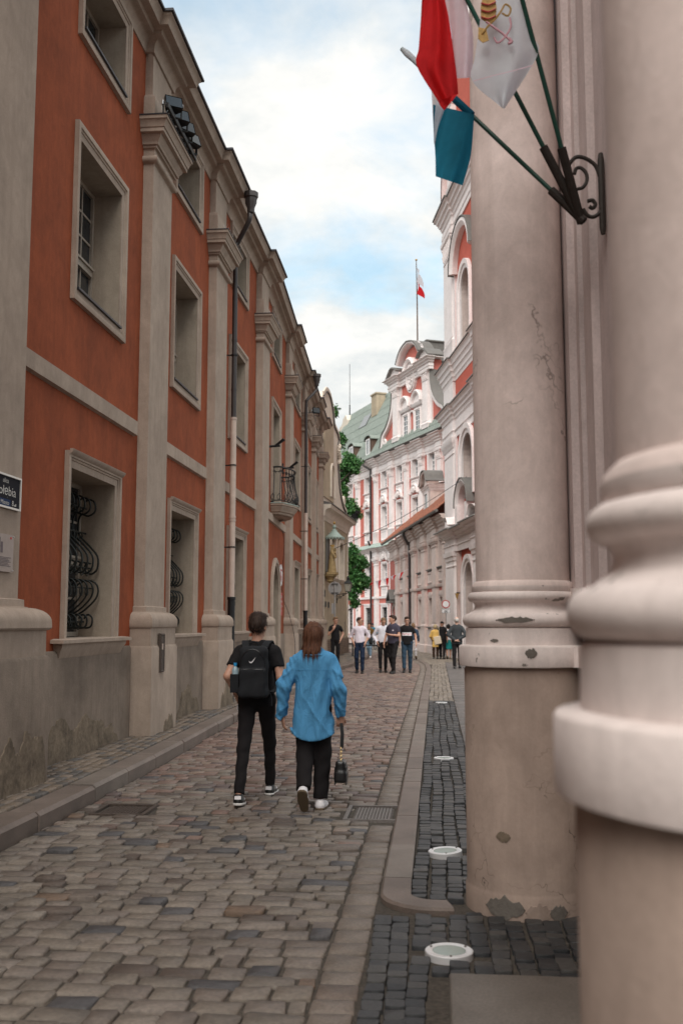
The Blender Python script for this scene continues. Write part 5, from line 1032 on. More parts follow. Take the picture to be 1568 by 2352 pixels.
# scrolled dormers on the low roof
def dormer(u, zb, zt, hw, y, nm):
    p0, p1 = recede(LO, u, zb, y), recede(LO, u, zt, y); H_ = p1.z - p0.z; x = p0.x
    out_ = [(x - hw, p0.z - 1.0), (x + hw, p0.z - 1.0), (x + hw, p0.z + H_ * 0.62)]; top = spline([(x + hw + 0.12, p0.z + H_ * 0.64), (x + hw * 0.72, p0.z + H_ * 0.74), (x + hw * 0.5, p0.z + H_ * 0.95), (x, p1.z), (x - hw * 0.5, p0.z + H_ * 0.95), (x - hw * 0.72, p0.z + H_ * 0.74), (x - hw - 0.12, p0.z + H_ * 0.64)], 4)
    m = MB(); m.prism(out_ + top + [(x - hw, p0.z + H_ * 0.62)], y, y + 0.3); m.box(x - hw + 0.02, x + hw - 0.02, y + 0.2, y + 3.0, p0.z - 1.0, p0.z + H_ * 0.66); d_ = m.build('dormer', 'lowstone' if nm else 'cream', LO, smooth=30)
    m = MB(); m.sweep(top, [(0.0, 0.22), (0.1, 0.26), (0.14, 0.0), (0.14, -0.5), (0.0, -0.5)], axes='xz', base=y); m.build('coping', 'lowstone', d_)
    m = MB(); m.sweep(top, [(0.15, 0.3), (0.19, 0.3), (0.19, -0.9), (0.15, -0.9)], axes='xz', base=y); m.build('coping_flashing', 'leadroof', d_)
    m = MB(); m.sweep([(x - hw, y + 1.5), (x - hw, y), (x + hw, y), (x + hw, y + 1.5)], moulding(p0.z + H_ * 0.45, p0.z + H_ * 0.62, 0.16, 3)); m.build('cornice', 'white', d_)
    m = MB(); m.box(x - hw * 0.4, x + hw * 0.4, y - 0.01, y + 0.1, p0.z + 0.05, p0.z + H_ * 0.42); m.build('pane', 'glass', d_); m = MB(); m.sweep(opening_path(x - hw * 0.4, x + hw * 0.4, p0.z + 0.05, p0.z + H_ * 0.42), [(0, -0.02), (0, 0.06), (0.12, 0.06), (0.12, -0.02)], axes='xz', base=y); m.build('surround', 'white', d_)
    m = MB(); zz = p0.z + H_ * 0.66; m.add([(x - hw, y + 0.3, zz), (x + hw + 0.1, y + 0.3, zz - .02), (x + hw + 0.1, y + 3.2, zz + 0.5), (x - hw, y + 3.2, zz + 0.5)], [(0, 1, 2, 3)]); m.t = [0.5] * 4; m.build('dormer_roof', 'rooftile', d_, smooth=0)
dormer(-5.9, 8.0, 10.0, 1.25, 0.9, 1)
pz = recede(LO, -10.3, 8.9, 2.2); m = MB(); m.prism([(pz.x - 2.0, pz.z - 2.2), (pz.x + 1.8, pz.z - 2.2), (pz.x + 1.8, pz.z + 0.1), (pz.x + 1.5, pz.z + 0.35), (pz.x - 0.9, pz.z + 0.35), (pz.x - 1.15, pz.z + 0.2), (pz.x - 0.6, pz.z - 0.1), (pz.x - 0.7, pz.z - 0.6), (pz.x - 1.2, pz.z - 1.0)], 2.2, 2.8); m.build('curved_parapet', 'cream', LO)
for q in range(2):
    p = recede(LO, -9.6 + q * 1.5, 8.9 + 0.0 * q, 2.05); pw = to_world(LO, p); e = empty('spotlight', pw, R(-79.8), ['left black spotlight on the cream parapet of the low building', 'right black spotlight on the cream parapet of the low building'][q], 'spotlight', 'spotlights on the parapet')
    m = MB(); m.box(-0.18, 0.18, -0.25, 0.05, -0.12, 0.14); m.build('housing', 'iron', e); m = MB(); m.box(-0.03, 0.03, 0.0, 0.2, -0.2, -0.1); m.build('arm', 'iron', e)
# doorway with pediment at the far end
m = MB(); m.sweep([(-18.35, 0), (-18.35, 2.55)] + arc(-19.05, 2.2, 0.7, 0.6, 30, 150, 8) + [(-19.75, 2.55), (-19.75, 0)], [(0, -0.02), (0, 0.1), (0.22, 0.1), (0.22, -0.02)], axes='xz'); dd = m.build('doorway', 'lowstone', LO)
m = MB(); m.box(-19.75, -18.35, 0.02, 0.06, 0, 2.6); m.build('door_leaf', 'doorwood', dd); m = MB(); m.sweep([(-20.1, 3.1), (-19.05, 3.75), (-18.0, 3.1)], [(0, -0.02), (0, 0.5), (-0.14, 0.5), (-0.14, -0.02)], axes='xz'); m.box(-20.15, -17.95, -0.5, 0.0, 2.98, 3.12); m.build('pediment', 'leadroof', dd)
# four small red plates and an oval by that doorway
for q in range(4):
    pw = to_world(LO, (-20.6, -0.05, 1.75 + q * 0.33)); e = empty('office_plate', pw, R(-79.8), ['lowest', 'second', 'third', 'top'][q] + ' red office plate in the column beside the far doorway', 'plaque', 'red plates by the far doorway')
    m = MB(); m.box(-0.28, 0.28, -0.03, 0.0, 0, 0.27); m.build('plate', 'redpaint', e); [text_mb(MB(), w_, 0, z_, 0.11, -0.034, 'CENTER').build('lettering', 'lettering', e, smooth=0) for w_, z_ in (('URZĄD', 0.14), ('MIASTA', 0.03))]
e = empty('emblem_oval', to_world(LO, (-20.6, -0.05, 3.5)), R(-79.8), 'small white oval emblem above the red office plates', 'plaque'); m = MB(); m.prism(arc(0, 0, 0.26, 0.42, 0, 360, 20)[:-1], -0.03, 0.0); m.build('oval', 'whitemetal', e); m = MB(); m.prism([(-0.1, 0.2), (0.1, 0.2), (0.1, -0.05), (0, -0.22), (-0.1, -0.05)], -0.036, -0.03); m.build('shield', 'plaquetext', e)

# ---- church front
CH = bld('church', (0.61, 50), -79.8, 'tall red and white baroque church front behind the round column')
CP = [(0.2, 2.6), (8.0, 10.4)]
CC = 5.3
holes = [(4.15, 6.45, 7.3, 10.2), (4.3, 6.3, 14.5, 17.9), (4.3, 6.3, 0.0, 4.35)]
w = MB(); wall_grid(w, 0, 10.6, 0, 22.4, holes); w.quad((0, 0, 0), (0, 14, 0), (0, 14, 22.4), (0, 0, 22.4)); w.quad((10.6, 0, 0), (10.6, 0.02, 0), (10.6, 0.02, 22.4), (10.6, 0, 22.4)); w.build('wall', 'churchred', CH, smooth=0)
m = MB(); m.quad((0.1, 1.5, 0), (10.5, 1.5, 0), (10.5, 1.5, 22), (0.1, 1.5, 22)); m.build('inner_wall', 'roofedge', CH, smooth=0)
def arched(par, x0, x1, z0, zs, zt, dep, nm, w_=0.3, leaf=None):
    pth = [(x1, z0), (x1, zs)] + arc((x0 + x1) / 2, zs, (x1 - x0) / 2, zt - zs, 0, 180, 14)[1:-1] + [(x0, zs), (x0, z0)]
    m = MB(); m.sweep(pth, [(0.01, -0.03), (-0.004, 0.003), (-0.004, 0.08), (w_ * 0.4, 0.1), (w_ * 0.45, 0.16), (w_, 0.18), (w_, -0.03)], axes='xz'); o = m.build(nm, 'white', par)
    m = MB()
    for i in range(len(pth) - 1): m.quad((pth[i][0], 0, pth[i][1]), (pth[i + 1][0], 0, pth[i + 1][1]), (pth[i + 1][0], dep, pth[i + 1][1]), (pth[i][0], dep, pth[i][1]))
    ac = pth[1:-1]
    m.build('reveal', 'lowstone', o, smooth=0); m = MB()
    for i in range(len(ac) - 1): m.quad((ac[i][0], 0.002, ac[i][1]), (ac[i + 1][0], 0.002, ac[i + 1][1]), (ac[i + 1][0], 0.002, zt + 0.01), (ac[i][0], 0.002, zt + 0.01))
    m.build('spandrel', 'churchred', o, smooth=0)
    m = MB(); m.quad((x0, dep, z0), (x1, dep, z0), (x1, dep, zt), (x0, dep, zt)); m.build('pane' if not leaf else 'door_leaf', leaf or 'glass', o, smooth=0)
    if not leaf:
        m = MB()
        for q in range(1, 4): m.box(x0 + (x1 - x0) * q / 4 - 0.02, x0 + (x1 - x0) * q / 4 + 0.02, dep - 0.05, dep - 0.01, z0, zt)
        for q in range(1, 9): zz = z0 + (zt - z0) * q / 9; m.box(x0, x1, dep - 0.045, dep - 0.012, zz - 0.02, zz + 0.02)
        m.build('leading', 'iron', o)
    return o
arched(CH, 4.15, 6.45, 7.3, 9.1, 10.2, 0.9, 'arched_window', 0.45); arched(CH, 4.3, 6.3, 14.5, 17.0, 17.9, 0.9, 'arched_window', 0.4); arched(CH, 4.3, 6.3, 0.0, 3.3, 4.35, 0.9, 'portal_doorway', 0.35, 'doorwood')
for (a, b) in CP:
    pilaster(CH, a, b, 0.0, 10.5, 0.13, 'white', 0.75, 1.5); m = MB(); m.box(a - 0.35 if a > 1 else 0.0, b + 0.35, -0.1, 0.0, 0, 10.5); m.build('pilaster_backing', 'white', CH)
    a2, b2 = (0.7, 2.8) if a < 5 else (7.8, 9.9); pilaster(CH, a2, b2, 14.5, 20.75, 0.13, 'white', 1.1, 0.8, True); m = MB(); m.box(a2 - 0.3, b2 + 0.4, -0.1, 0.0, 14.5, 20.75); m.build('pilaster_backing', 'white', CH)
    m = MB(); m.box(a, b, -0.13, 0.0, 12.2, 13.3); m.build('attic_pier', 'white', CH)
CE = brk(0.0, 10.6, CP, 0.12, 0.06); CE[0] = (0.0, 0); CE = [(0.0, 1.5)] + CE[0:] + [(10.6, 14.0)]
m = MB(); m.sweep(CE, [(-0.02, 10.45), (0.06, 10.45), (0.06, 10.75), (0.12, 10.8), (0.08, 10.85), (0.08, 11.25)] + moulding(11.25, 12.0, 0.36, 4)[1:]); m.build('entablature', 'white', CH)
m = MB(); m.sweep(CE, [(0.0, 12.2), (0.42, 12.05), (0.44, 11.98), (0.0, 12.0)]); m.build('cornice_flashing', 'leadroof', CH)
m = MB(); m.sweep(CE, moulding(13.25, 14.25, 0.34, 4)); m.build('attic_cornice', 'white', CH)
m = MB(); m.sweep(CE, [(0.0, 14.45), (0.40, 14.3), (0.42, 14.24), (0.0, 14.26)]); m.build('cornice_flashing', 'leadroof', CH)
CE2 = [(0.4, 1.5)] + brk(0.4, 10.6, [(0.7, 2.8), (7.8, 9.9)], 0.12, 0.06) + [(10.6, 14.0)]
m = MB(); m.sweep(CE2, [(-0.02, 20.7), (0.06, 20.7), (0.06, 20.95), (0.1, 21.0), (0.08, 21.3)] + moulding(21.3, 22.2, 0.42, 4)[1:]); m.build('upper_entablature', 'white', CH)
m = MB(); m.sweep(CE2, [(0.0, 22.5), (0.48, 22.3), (0.50, 22.2), (0.0, 22.2)]); m.build('cornice_flashing', 'leadroof', CH)
m = MB(); m.box(10.55, 10.6, 0.02, 14.0, 0.0, 22.4); m.build('side_wall', 'lowstone', CH)
for yy_ in (0.3, 6.0, 11.8): m = MB(); m.box(10.6, 10.75, yy_, yy_ + 1.8, 0.0, 10.5); m.build('side_pilaster', 'white', CH)
gq = spline([(1.0, 22.4), (1.25, 24.2), (2.2, 26.0), (2.6, 27.6)], 5); gq2 = gq + [(3.6, 29.2), (5.3, 30.0), (7.0, 29.2)] + [(10.6 - x, z) for x, z in reversed(gq)]
m = MB(); m.prism(gq2, 0.0, 0.8); gch = m.build('gable', 'churchred', CH, smooth=30)
m = MB(); m.sweep(gq2, [(0.12, 0.3), (0.12, -0.9), (-0.5, -0.9), (-0.5, 0.12), (-0.2, 0.3)], axes='xz'); m.build('gable_edge', 'white', gch); pilaster(gch, 2.4, 3.6, 22.4, 27.5, 0.25, 'white', 0.6, 0.5, False, 'gable_pilaster')
m = MB(); m.sweep(arc(5.3, 18.3, 1.9, 1.5, 0, 180, 14), [(0, -0.05), (0, 0.25), (0.2, 0.38), (0.35, 0.36), (0.4, -0.05)], axes='xz'); m.build('window_hood', 'white', CH); m = MB(); m.sweep(arc(5.3, 18.3, 2.3, 1.9, 0, 180, 14), [(0, -0.05), (0, 0.4), (0.05, 0.4), (0.05, -0.05)], axes='xz'); m.build('hood_flashing', 'leadroof', CH)
for (a, b) in ((1.4, 3.3), (7.3, 9.2)):
    pilaster(CH, a, b, 0.0, 4.95, 0.3, 'white', 0.65, 1.3, False, 'portal_pilaster'); m = MB(); m.box(a - 0.2, b + 0.2, -0.22, 0.0, 0, 4.95); m.build('pilaster_backing', 'lowstone', CH)
m = MB(); pe = [(1.2, 0), (1.2, -0.3), (3.5, -0.3), (3.5, -0.15), (7.1, -0.15), (7.1, -0.3), (9.4, -0.3), (9.4, 0)]; m.sweep(pe, [(-0.02, 4.95), (0.05, 4.95), (0.05, 5.2), (0.1, 5.25), (0.06, 5.3), (0.06, 5.5)] + moulding(5.5, 5.95, 0.45, 3)[1:]); m.build('portal_entablature', 'white', CH)
m = MB(); m.sweep(pe, [(-0.4, 6.2), (0.52, 6.0), (0.54, 5.94), (0.0, 5.96)]); m.build('portal_flashing', 'leadroof', CH)
m = MB(); m.sweep(arc(5.3, 6.9, 1.1, 0.9, 0, 180, 12), [(0, -0.05), (0, 0.3), (0.2, 0.42), (0.3, 0.4), (0.3, -0.05)], axes='xz'); m.box(4.0, 4.5, -0.4, 0, 6.1, 6.95); m.box(6.1, 6.6, -0.4, 0, 6.1, 6.95); m.build('aedicule', 'white', CH)
m = MB(); m.sweep(arc(5.3, 6.9, 1.4, 1.2, 0, 180, 12), [(0, -0.05), (0, 0.45), (0.05, 0.45), (0.05, -0.05)], axes='xz'); m.build('aedicule_flashing', 'leadroof', CH)
for sg_ in (-1, 1):
    m = MB(); m.sweep(spline([(5.3 + sg_ * 2.2, 6.15), (5.3 + sg_ * 2.6, 6.5), (5.3 + sg_ * 3.4, 6.45)], 4)[::-sg_], [(0, -0.05), (0, 0.5), (0.1, 0.6), (0.16, -0.05)], axes='xz'); m.build('broken_pediment', 'white', CH)
wl = empty('wall_sconce', to_world(CH, (3.9, -0.1, 3.0)), R(-79.8), 'small dark cone shaped wall lamp beside the church portal', 'lamp')
m = MB(); m.box(-0.03, 0.03, -0.25, 0.1, -0.03, 0.03); m.build('arm', 'iron', wl); m = MB(); m.lathe([(0.015, -0.3), (0.09, -0.05), (0.10, -0.02), (0.02, -0.02)], (0, -0.22, 0), 10); m.build('shade', 'gold', wl)

# ---- beige gabled building past the orange palace
BE = bld('beige_building', (-4.86, 42.8), 86.8, 'beige plastered building with a curved gable past the orange palace')
holes = [(2.3, 3.75, 3.72, 5.55), (4.75, 6.15, 3.72, 5.45)]
w = MB(); wall_grid(w, 0.0, 7.75, 0, 6.6, holes); w.quad((7.75, 0, 0), (7.75, 9, 0), (7.75, 9, 7), (7.75, 0, 7)); w.build('wall', 'beige', BE, smooth=0)
for (a, b, c, d_) in holes:
    m = MB(); ap = [(b, c), (b, d_ - 0.25)] + arc((a + b) / 2, d_ - 0.25, (b - a) / 2, 0.32, 0, 180, 10)[1:-1] + [(a, d_ - 0.25), (a, c)]
    m.sweep(ap, [(-0.02, -0.02), (-0.02, 0.05), (0.13, 0.08), (0.14, -0.02)], axes='xz'); wn = m.build('blind_window', 'cream', BE)
    m = MB(); reveal_box(m, (a, b, c, d_), 0, 0.35); m.quad((a, 0.35, c), (b, 0.35, c), (b, 0.35, d_), (a, 0.35, d_)); m.build('niche', 'cream', wn, smooth=0)
    m = MB()
    for i in range(len(ap) - 3): m.quad((ap[i + 1][0], 0.003, ap[i + 1][1]), (ap[i + 2][0], 0.003, ap[i + 2][1]), (ap[i + 2][0], 0.003, d_ + 0.1), (ap[i + 1][0], 0.003, d_ + 0.1))
    m.build('spandrel', 'beige', wn, smooth=0)
    m = MB(); m.sweep([(a - 0.15, 0), (a - 0.15, -0.04), (b + 0.15, -0.04), (b + 0.15, 0)], [(-0.02, c + 0.01), (0.1, c), (0.1, c - 0.05), (0.05, c - 0.12), (-0.02, c - 0.2)]); m.build('sill', 'cream', wn)
for q in range(12):
    for x0_, x1_ in ((7.42, 7.77), (0.02, 0.34)):
        m = MB(); m.box(x0_, x1_, -0.035, 0.0, 1.0 + q * 0.46, 1.43 + q * 0.46); m.build('quoin', 'cream', BE)
m = MB(); m.sweep([(0, 0), (7.75, 0), (7.75, 4)], [(-0.02, 6.1), (0.05, 6.12), (0.06, 6.25), (0.1, 6.3)] + [(0.1 + 0.2 * (1 - math.cos(R(t))), 6.3 + 0.3 * math.sin(R(t))) for t in range(0, 91, 18)] + [(0.38, 6.62), (0.4, 6.78), (-0.02, 6.8)]); m.build('cornice', 'cream', BE)
m = MB(); m.sweep([(0, 0), (7.75, 0), (7.75, 4)], [(-0.02, 6.95), (0.45, 6.82), (0.47, 6.78), (0.0, 6.785)]); m.build('cornice_flashing', 'leadroof', BE)
go = [(0.2, 6.8)] + [(0.2, 11.2)] + spline([(0.4, 11.7), (1.3, 12.1), (2.3, 12.05), (3.1, 11.6), (3.4, 11.1)], 5) + [(3.6, 10.9)] + spline([(4.6, 10.75), (4.95, 10.5), (4.7, 10.2), (4.75, 9.3), (5.2, 8.2), (6.2, 7.5), (7.3, 7.2)], 5) + [(7.5, 6.8)]
m = MB(); m.prism(go, 0.05, 0.5); gb_ = m.build('gable', 'cream', BE, smooth=30)
m = MB(); m.sweep(go[2:], [(0.0, 0.06), (0.03, 0.08), (0.04, 0.06), (0.04, -0.5), (0, -0.5)][::-1], axes='xz', base=0.05); m.build('coping', 'leadroof', gb_); m = MB(); m.sweep(go[2:], [(-0.2, 0.0), (-0.18, 0.06), (-0.03, 0.07), (0.0, 0.0)], axes='xz', base=0.05); m.build('edge_moulding', 'cream', gb_)
m = MB(); m.box(0.6, 3.2, 0.0, 0.06, 7.2, 10.9); m.build('panel', 'beige', gb_); m = MB(); m.sweep([(3.2, 7.4), (3.2, 8.5)] + arc(2.75, 8.5, 0.45, 0.4, 0, 180, 8)[1:-1] + [(2.3, 8.5), (2.3, 7.4)], [(0, -0.02), (0, 0.06), (0.12, 0.08), (0.12, -0.02)], axes='xz'); m.build('niche_surround', 'cream', gb_); m = MB(); m.box(2.3, 3.2, -0.012, 0.0, 7.4, 8.4); m.build('niche', 'leftstone', gb_)
m = MB()
for q in range(9): t = q * 0.8; m.tube([(4.4 + 0.1 * math.cos(t), -0.05, 10.2 - q * 0.1), (4.4 + 0.18 * math.cos(t + 1), -0.12, 10.15 - q * 0.1), (4.4 + 0.1 * math.cos(t + 2), -0.05, 10.1 - q * 0.1)], 0.07, 5)
m.tube([(6.4 + 0.3 * (1 - t / 16) * math.cos(t * 0.6), 0.0, 7.65 + 0.3 * (1 - t / 16) * math.sin(t * 0.6)) for t in range(15)], 0.06, 5); m.build('carving', 'cream', gb_)
m = MB(); m.box(0.0, 7.3, 0.5, 8, 6.9, 7.0); m.add([(0.3, 0.5, 7.0), (7.3, 0.5, 7.0), (1.5, 0.5, 11.5), (0.3, 9, 7.0), (7.3, 9, 7.0), (1.5, 9, 11.5)], [(0, 1, 2), (3, 4, 5), (1, 4, 5, 2), (0, 3, 5, 2)]); m.build('roof', 'leadroof', BE, smooth=0)
bp_ = MB(); bp_.box(0.0, 7.78, -0.05, 0.0, 0.0, 0.9); base_ = bp_.build('brick_plinth', 'sandjoint', BE)
for r_ in range(9):
    for q in range(30):
        xx = q * 0.265 - (0.13 if r_ % 2 else 0) + 0.02
        if xx < 0: continue
        m = MB(); m.box(xx, min(xx + 0.25, 7.78), -0.065, -0.045, 0.12 + r_ * 0.088, 0.195 + r_ * 0.088); m.t = [random.random()] * 8; m.build('brick', 'brick', base_, smooth=0)
for (xx, zz, ww, hh) in ((1.55, 2.3, 0.26, 0.27), (0.75, 2.32, 0.22, 0.26), (0.45, 2.75, 0.2, 0.33)):
    e = empty('memorial_plaque', to_world(BE, (xx, -0.02, zz)), R(86.8), {1.55: 'dark framed plaque on the beige wall right of its neighbours', 0.75: 'middle dark plaque on the beige wall', 0.45: 'upper dark plaque at the left edge of the beige wall'}[xx], 'plaque', 'plaques on the beige wall')
    m = MB(); m.box(-ww / 2, ww / 2, -0.03, 0.0, 0, hh); m.build('frame', 'leadroof', e); m = MB(); m.box(-ww / 2 + .03, ww / 2 - .03, -0.036, -0.03, 0.03, hh - .03); m.build('panel', 'navy', e)
m = MB(); m.box(6.6, 6.66, -0.02, 0.01, 1.2, 1.7); m.build('expansion_slot', 'leadroof', BE)
# Madonna statue on a console under a green canopy
ST = empty('statue', to_world(BE, (0.85, -0.3, 3.78)), R(86.8), 'weathered ochre statue of a crowned woman holding a child', 'statue')
def st_fn(P):
    ang = np.arctan2(P[:, 1], P[:, 0]); d = uni([cone(P, (0.03, 0, 0.05), (0.0, 0, 0.75), 0.24, 0.15, 0.8), cone(P, (0, 0, 0.75), (-0.02, 0, 0.98), 0.16, 0.12, 0.7), cone(P, (-0.13, -0.02, 0.95), (-0.16, -0.16, 0.72), 0.06, 0.05), cone(P, (0.13, -0.02, 0.95), (0.2, -0.12, 0.75), 0.065, 0.05)], 0.06)
    d = d + 0.014 * np.sin(9 * ang + 3 * P[:, 2]) * np.clip(1.0 - P[:, 2], 0, 1); d = smin(d, ell(P, (-0.02, -0.02, 1.12), (0.075, 0.085, 0.1)), 0.03)
    ch = uni([cone(P, (0.2, -0.1, 0.78), (0.22, -0.08, 0.95), 0.085, 0.065), ell(P, (0.22, -0.1, 1.07), (0.06, 0.065, 0.075)), cone(P, (0.22, -0.12, 0.9), (0.05, -0.14, 0.93), 0.035, 0.028)], 0.03); return smin(d, ch, 0.03)
sdf_obj('figure', st_fn, (-0.4, -0.35, -0.02), (0.4, 0.3, 1.3), 0.022, 'statue', ST)
m = MB(); m.lathe([(0.06, 1.19), (0.085, 1.20), (0.085, 1.23), (0.10, 1.28), (0.07, 1.27)], (-0.02, -0.02, 0), 10); m.build('crown', 'gold', ST); m = MB(); m.box(-0.28, 0.28, -0.25, 0.2, -0.03, 0.06); m.build('base', 'statue', ST)
e = empty('statue_console', to_world(BE, (0.85, -0.02, 3.38)), R(86.8), 'carved stone console under the statue', 'console'); m = MB(); m.lathe([(0.05, 0.0), (0.16, 0.08), (0.14, 0.14), (0.24, 0.26), (0.30, 0.30), (0.30, 0.36), (0.34, 0.37)], (0, -0.2, 0), 12); m.build('bracket', 'statue', e)
e = empty('statue_canopy', to_world(BE, (1.15, -0.35, 5.38)), R(86.8), 'green copper canopy with ball finial above the statue', 'canopy')
m = MB(); m.lathe([(0.46, 0.0), (0.46, 0.03), (0.30, 0.13), (0.2, 0.24), (0.13, 0.30), (0.11, 0.36), (0.05, 0.42)], (0, 0, 0), 14); m.lathe([(0.46, -0.01), (0.47, 0.0), (0.47, 0.04)], (0, 0, 0), 14); m.build('roof', 'patina', e)
m = MB(); m.lathe([(0.03, 0.40), (0.06, 0.43), (0.095, 0.48), (0.09, 0.54), (0.04, 0.58), (0.02, 0.62)], (0, 0, 0), 12); m.build('finial', 'patina', e); m = MB(); m.lathe([(0.01, 0.60), (0.07, 0.68), (0.01, 0.76)], (0, 0, 0), 10); m.build('gilded_sun', 'gold', e); m = MB()
for q in range(20): a = q * PI / 10; m.box(0.45 * math.cos(a) - .02, 0.45 * math.cos(a) + .02, 0.45 * math.sin(a) - .02, 0.45 * math.sin(a) + .02, -0.07, 0.0)
tag(m.build('fringe', 'patina', e), kind='stuff'); m = MB(); m.box(-0.3, 0.3, 0.25, 0.33, -1.5, -0.01); m.build('back_board', 'leadroof', e)
# lantern on a bracket
e = empty('wall_lantern', to_world(BE, (4.0, 0.0, 2.75)), R(86.8), 'black wall lantern with frosted panes on a scroll bracket', 'lamp')
m = MB(); m.tube([(0, -0.02, -0.2), (0, -0.02, 0.25)], 0.022, 6); m.tube([(0, 0, 0.2), (0, -0.56, 0.28)], 0.018, 6); m.tube(spline([(0, 0, -0.15), (0, -0.1, 0.05), (0, -0.3, 0.15), (0, -0.5, 0.26)], 4), 0.014, 6)
m.tube([(0, -0.17 + 0.09 * (1 - t / 18) * math.cos(t * 0.6), 0.08 + 0.09 * (1 - t / 18) * math.sin(t * 0.6)) for t in range(16)], 0.012, 5); m.tube([(0, -0.34 + 0.05 * (1 - t / 18) * math.cos(t * 0.6), 0.18 + 0.05 * (1 - t / 18) * math.sin(t * 0.6)) for t in range(16)], 0.010, 5); m.build('bracket', 'iron', e)
def frust(mb, r0, r1, z0, z1, c=(0, -0.56, 0)): mb.lathe([(r0, z0), (r1, z1)], c, 4, R(45), R(405))
m = MB(); frust(m, 0.15, 0.225, 0.36, 0.72); m.build('pane', 'lampglass', e); m = MB(); frust(m, 0.27, 0.10, 0.72, 0.88); frust(m, 0.08, 0.08, 0.88, 0.98); m.lathe([(0.05, 0.98), (0.08, 1.0), (0.02, 1.08)], (0, -0.56, 0), 8); m.build('cap', 'iron', e); m = MB(); frust(m, 0.165, 0.165, 0.33, 0.36); m.tube([(0, -0.56, 0.27), (0, -0.56, 0.34)], 0.03, 6)
for q in range(4): a = R(45 + 90 * q); m.tube([(0.152 * math.cos(a), -0.56 + 0.152 * math.sin(a), 0.36), (0.228 * math.cos(a), -0.56 + 0.228 * math.sin(a), 0.72)], 0.01, 4)
m.build('cage', 'iron', e)
e = empty('gable_floodlight', to_world(BE, (7.4, -0.55, 7.1)), R(60), 'dark floodlight on the cornice corner of the beige building', 'floodlight'); m = MB(); m.box(-0.11, 0.11, -0.09, 0.07, 0.05, 0.2); m.build('housing', 'iron', e); m = MB(); m.box(-0.02, 0.02, -0.02, 0.3, -0.2, 0.06); m.build('arm', 'iron', e)
# round sign seen from behind, on a grey pole, with a box
e = empty('traffic_sign', (-4.03, 40.0, LPZ), 0, 'back of a round grey traffic sign on a pole by the beige building', 'sign')
plain('signgrey', (0.30, 0.28, 0.27), 0.55, 0.3, var=0.1, bscale=8); m = MB(); m.tube([(0, 0.04, 0), (0, 0.04, 3.15)], 0.032, 8); m.build('pole', 'signgrey', e); m = MB(); m.prism(arc(0, 2.87, 0.27, 0.27, 0, 360, 28)[:-1], 0.07, 0.085); m.build('disc', 'signgrey', e); m = MB(); m.box(-0.14, 0.14, 0.0, 0.07, 2.68, 2.70); m.box(-0.14, 0.14, 0.0, 0.07, 3.04, 3.06); m.build('clamps', 'iron', e)
m = MB(); m.box(-0.13, -0.035, -0.02, 0.1, 1.85, 2.27); m.build('switch_box', 'signgrey', e)
# no-vehicles sign with plate
e = empty('no_vehicles_sign', (0.475, 46.6, 0), 0, 'round white sign with red rim above a bicycle plate on a pole', 'sign')
m = MB(); m.tube([(0, 0.02, 0), (0, 0.02, 2.62)], 0.025, 8); m.build('pole', 'signgrey', e); m = MB(); m.prism(arc(0, 2.5, 0.19, 0.19, 0, 360, 28)[:-1], -0.012, 0.0); m.build('rim', 'redpaint', e); m = MB(); m.prism(arc(0, 2.5, 0.148, 0.148, 0, 360, 28)[:-1], -0.016, -0.01); m.build('face', 'whitemetal', e)
m = MB(); m.box(-0.195, 0.195, -0.01, 0.0, 2.09, 2.29); m.build('plate', 'navy', e); m = MB(); m.box(-0.182, 0.182, -0.014, -0.009, 2.103, 2.277); m.build('plate_face', 'whitemetal', e); m = MB(); text_mb(m, 'Nie dotyczy', 0, 2.225, 0.058, -0.017, 'CENTER', 0, 1.05); m.build('lettering', 'navy', e, smooth=0)
m = MB()
for sx in (-1, 1): m.tube([(sx * 0.05 + 0.034 * math.cos(t * PI / 6), -0.018, 2.15 + 0.034 * math.sin(t * PI / 6)) for t in range(13)], 0.005, 4)
for a, b in (((-0.05, 2.15), (-0.02, 2.195)), ((-0.02, 2.195), (0.035, 2.195)), ((0.035, 2.2), (0.05, 2.15)), ((-0.02, 2.195), (0.0, 2.15)), ((0.0, 2.15), (0.035, 2.195)), ((-0.05, 2.15), (0.0, 2.15)), ((-0.035, 2.205), (-0.005, 2.205))): m.tube([(a[0], -0.018, a[1]), (b[0], -0.018, b[1])], 0.005, 4)
m.build('bicycle_symbol', 'navy', e)
# guard rail on the kerb
e = empty('guard_rail', (-3.72, 45.0, LPZ), R(0), 'black metal guard rail on the left pavement', 'railing'); m = MB(); m.box(-0.03, 0.03, -0.03, 0.03, 0, 1.02); m.build('post', 'iron', e); m = MB(); m.box(1.17, 1.23, 1.97, 2.03, 0, 1.02); m.build('post', 'iron', e)
for zz in (0.95, 0.45): m = MB(); m.tube([(0, 0, zz), (1.2, 2.0, zz)], 0.022, 6); m.build('bar', 'iron', e)
m = MB(); m.box(-0.08, 0.08, -0.08, 0.08, 0, 0.015); m.build('foot', 'iron', e)
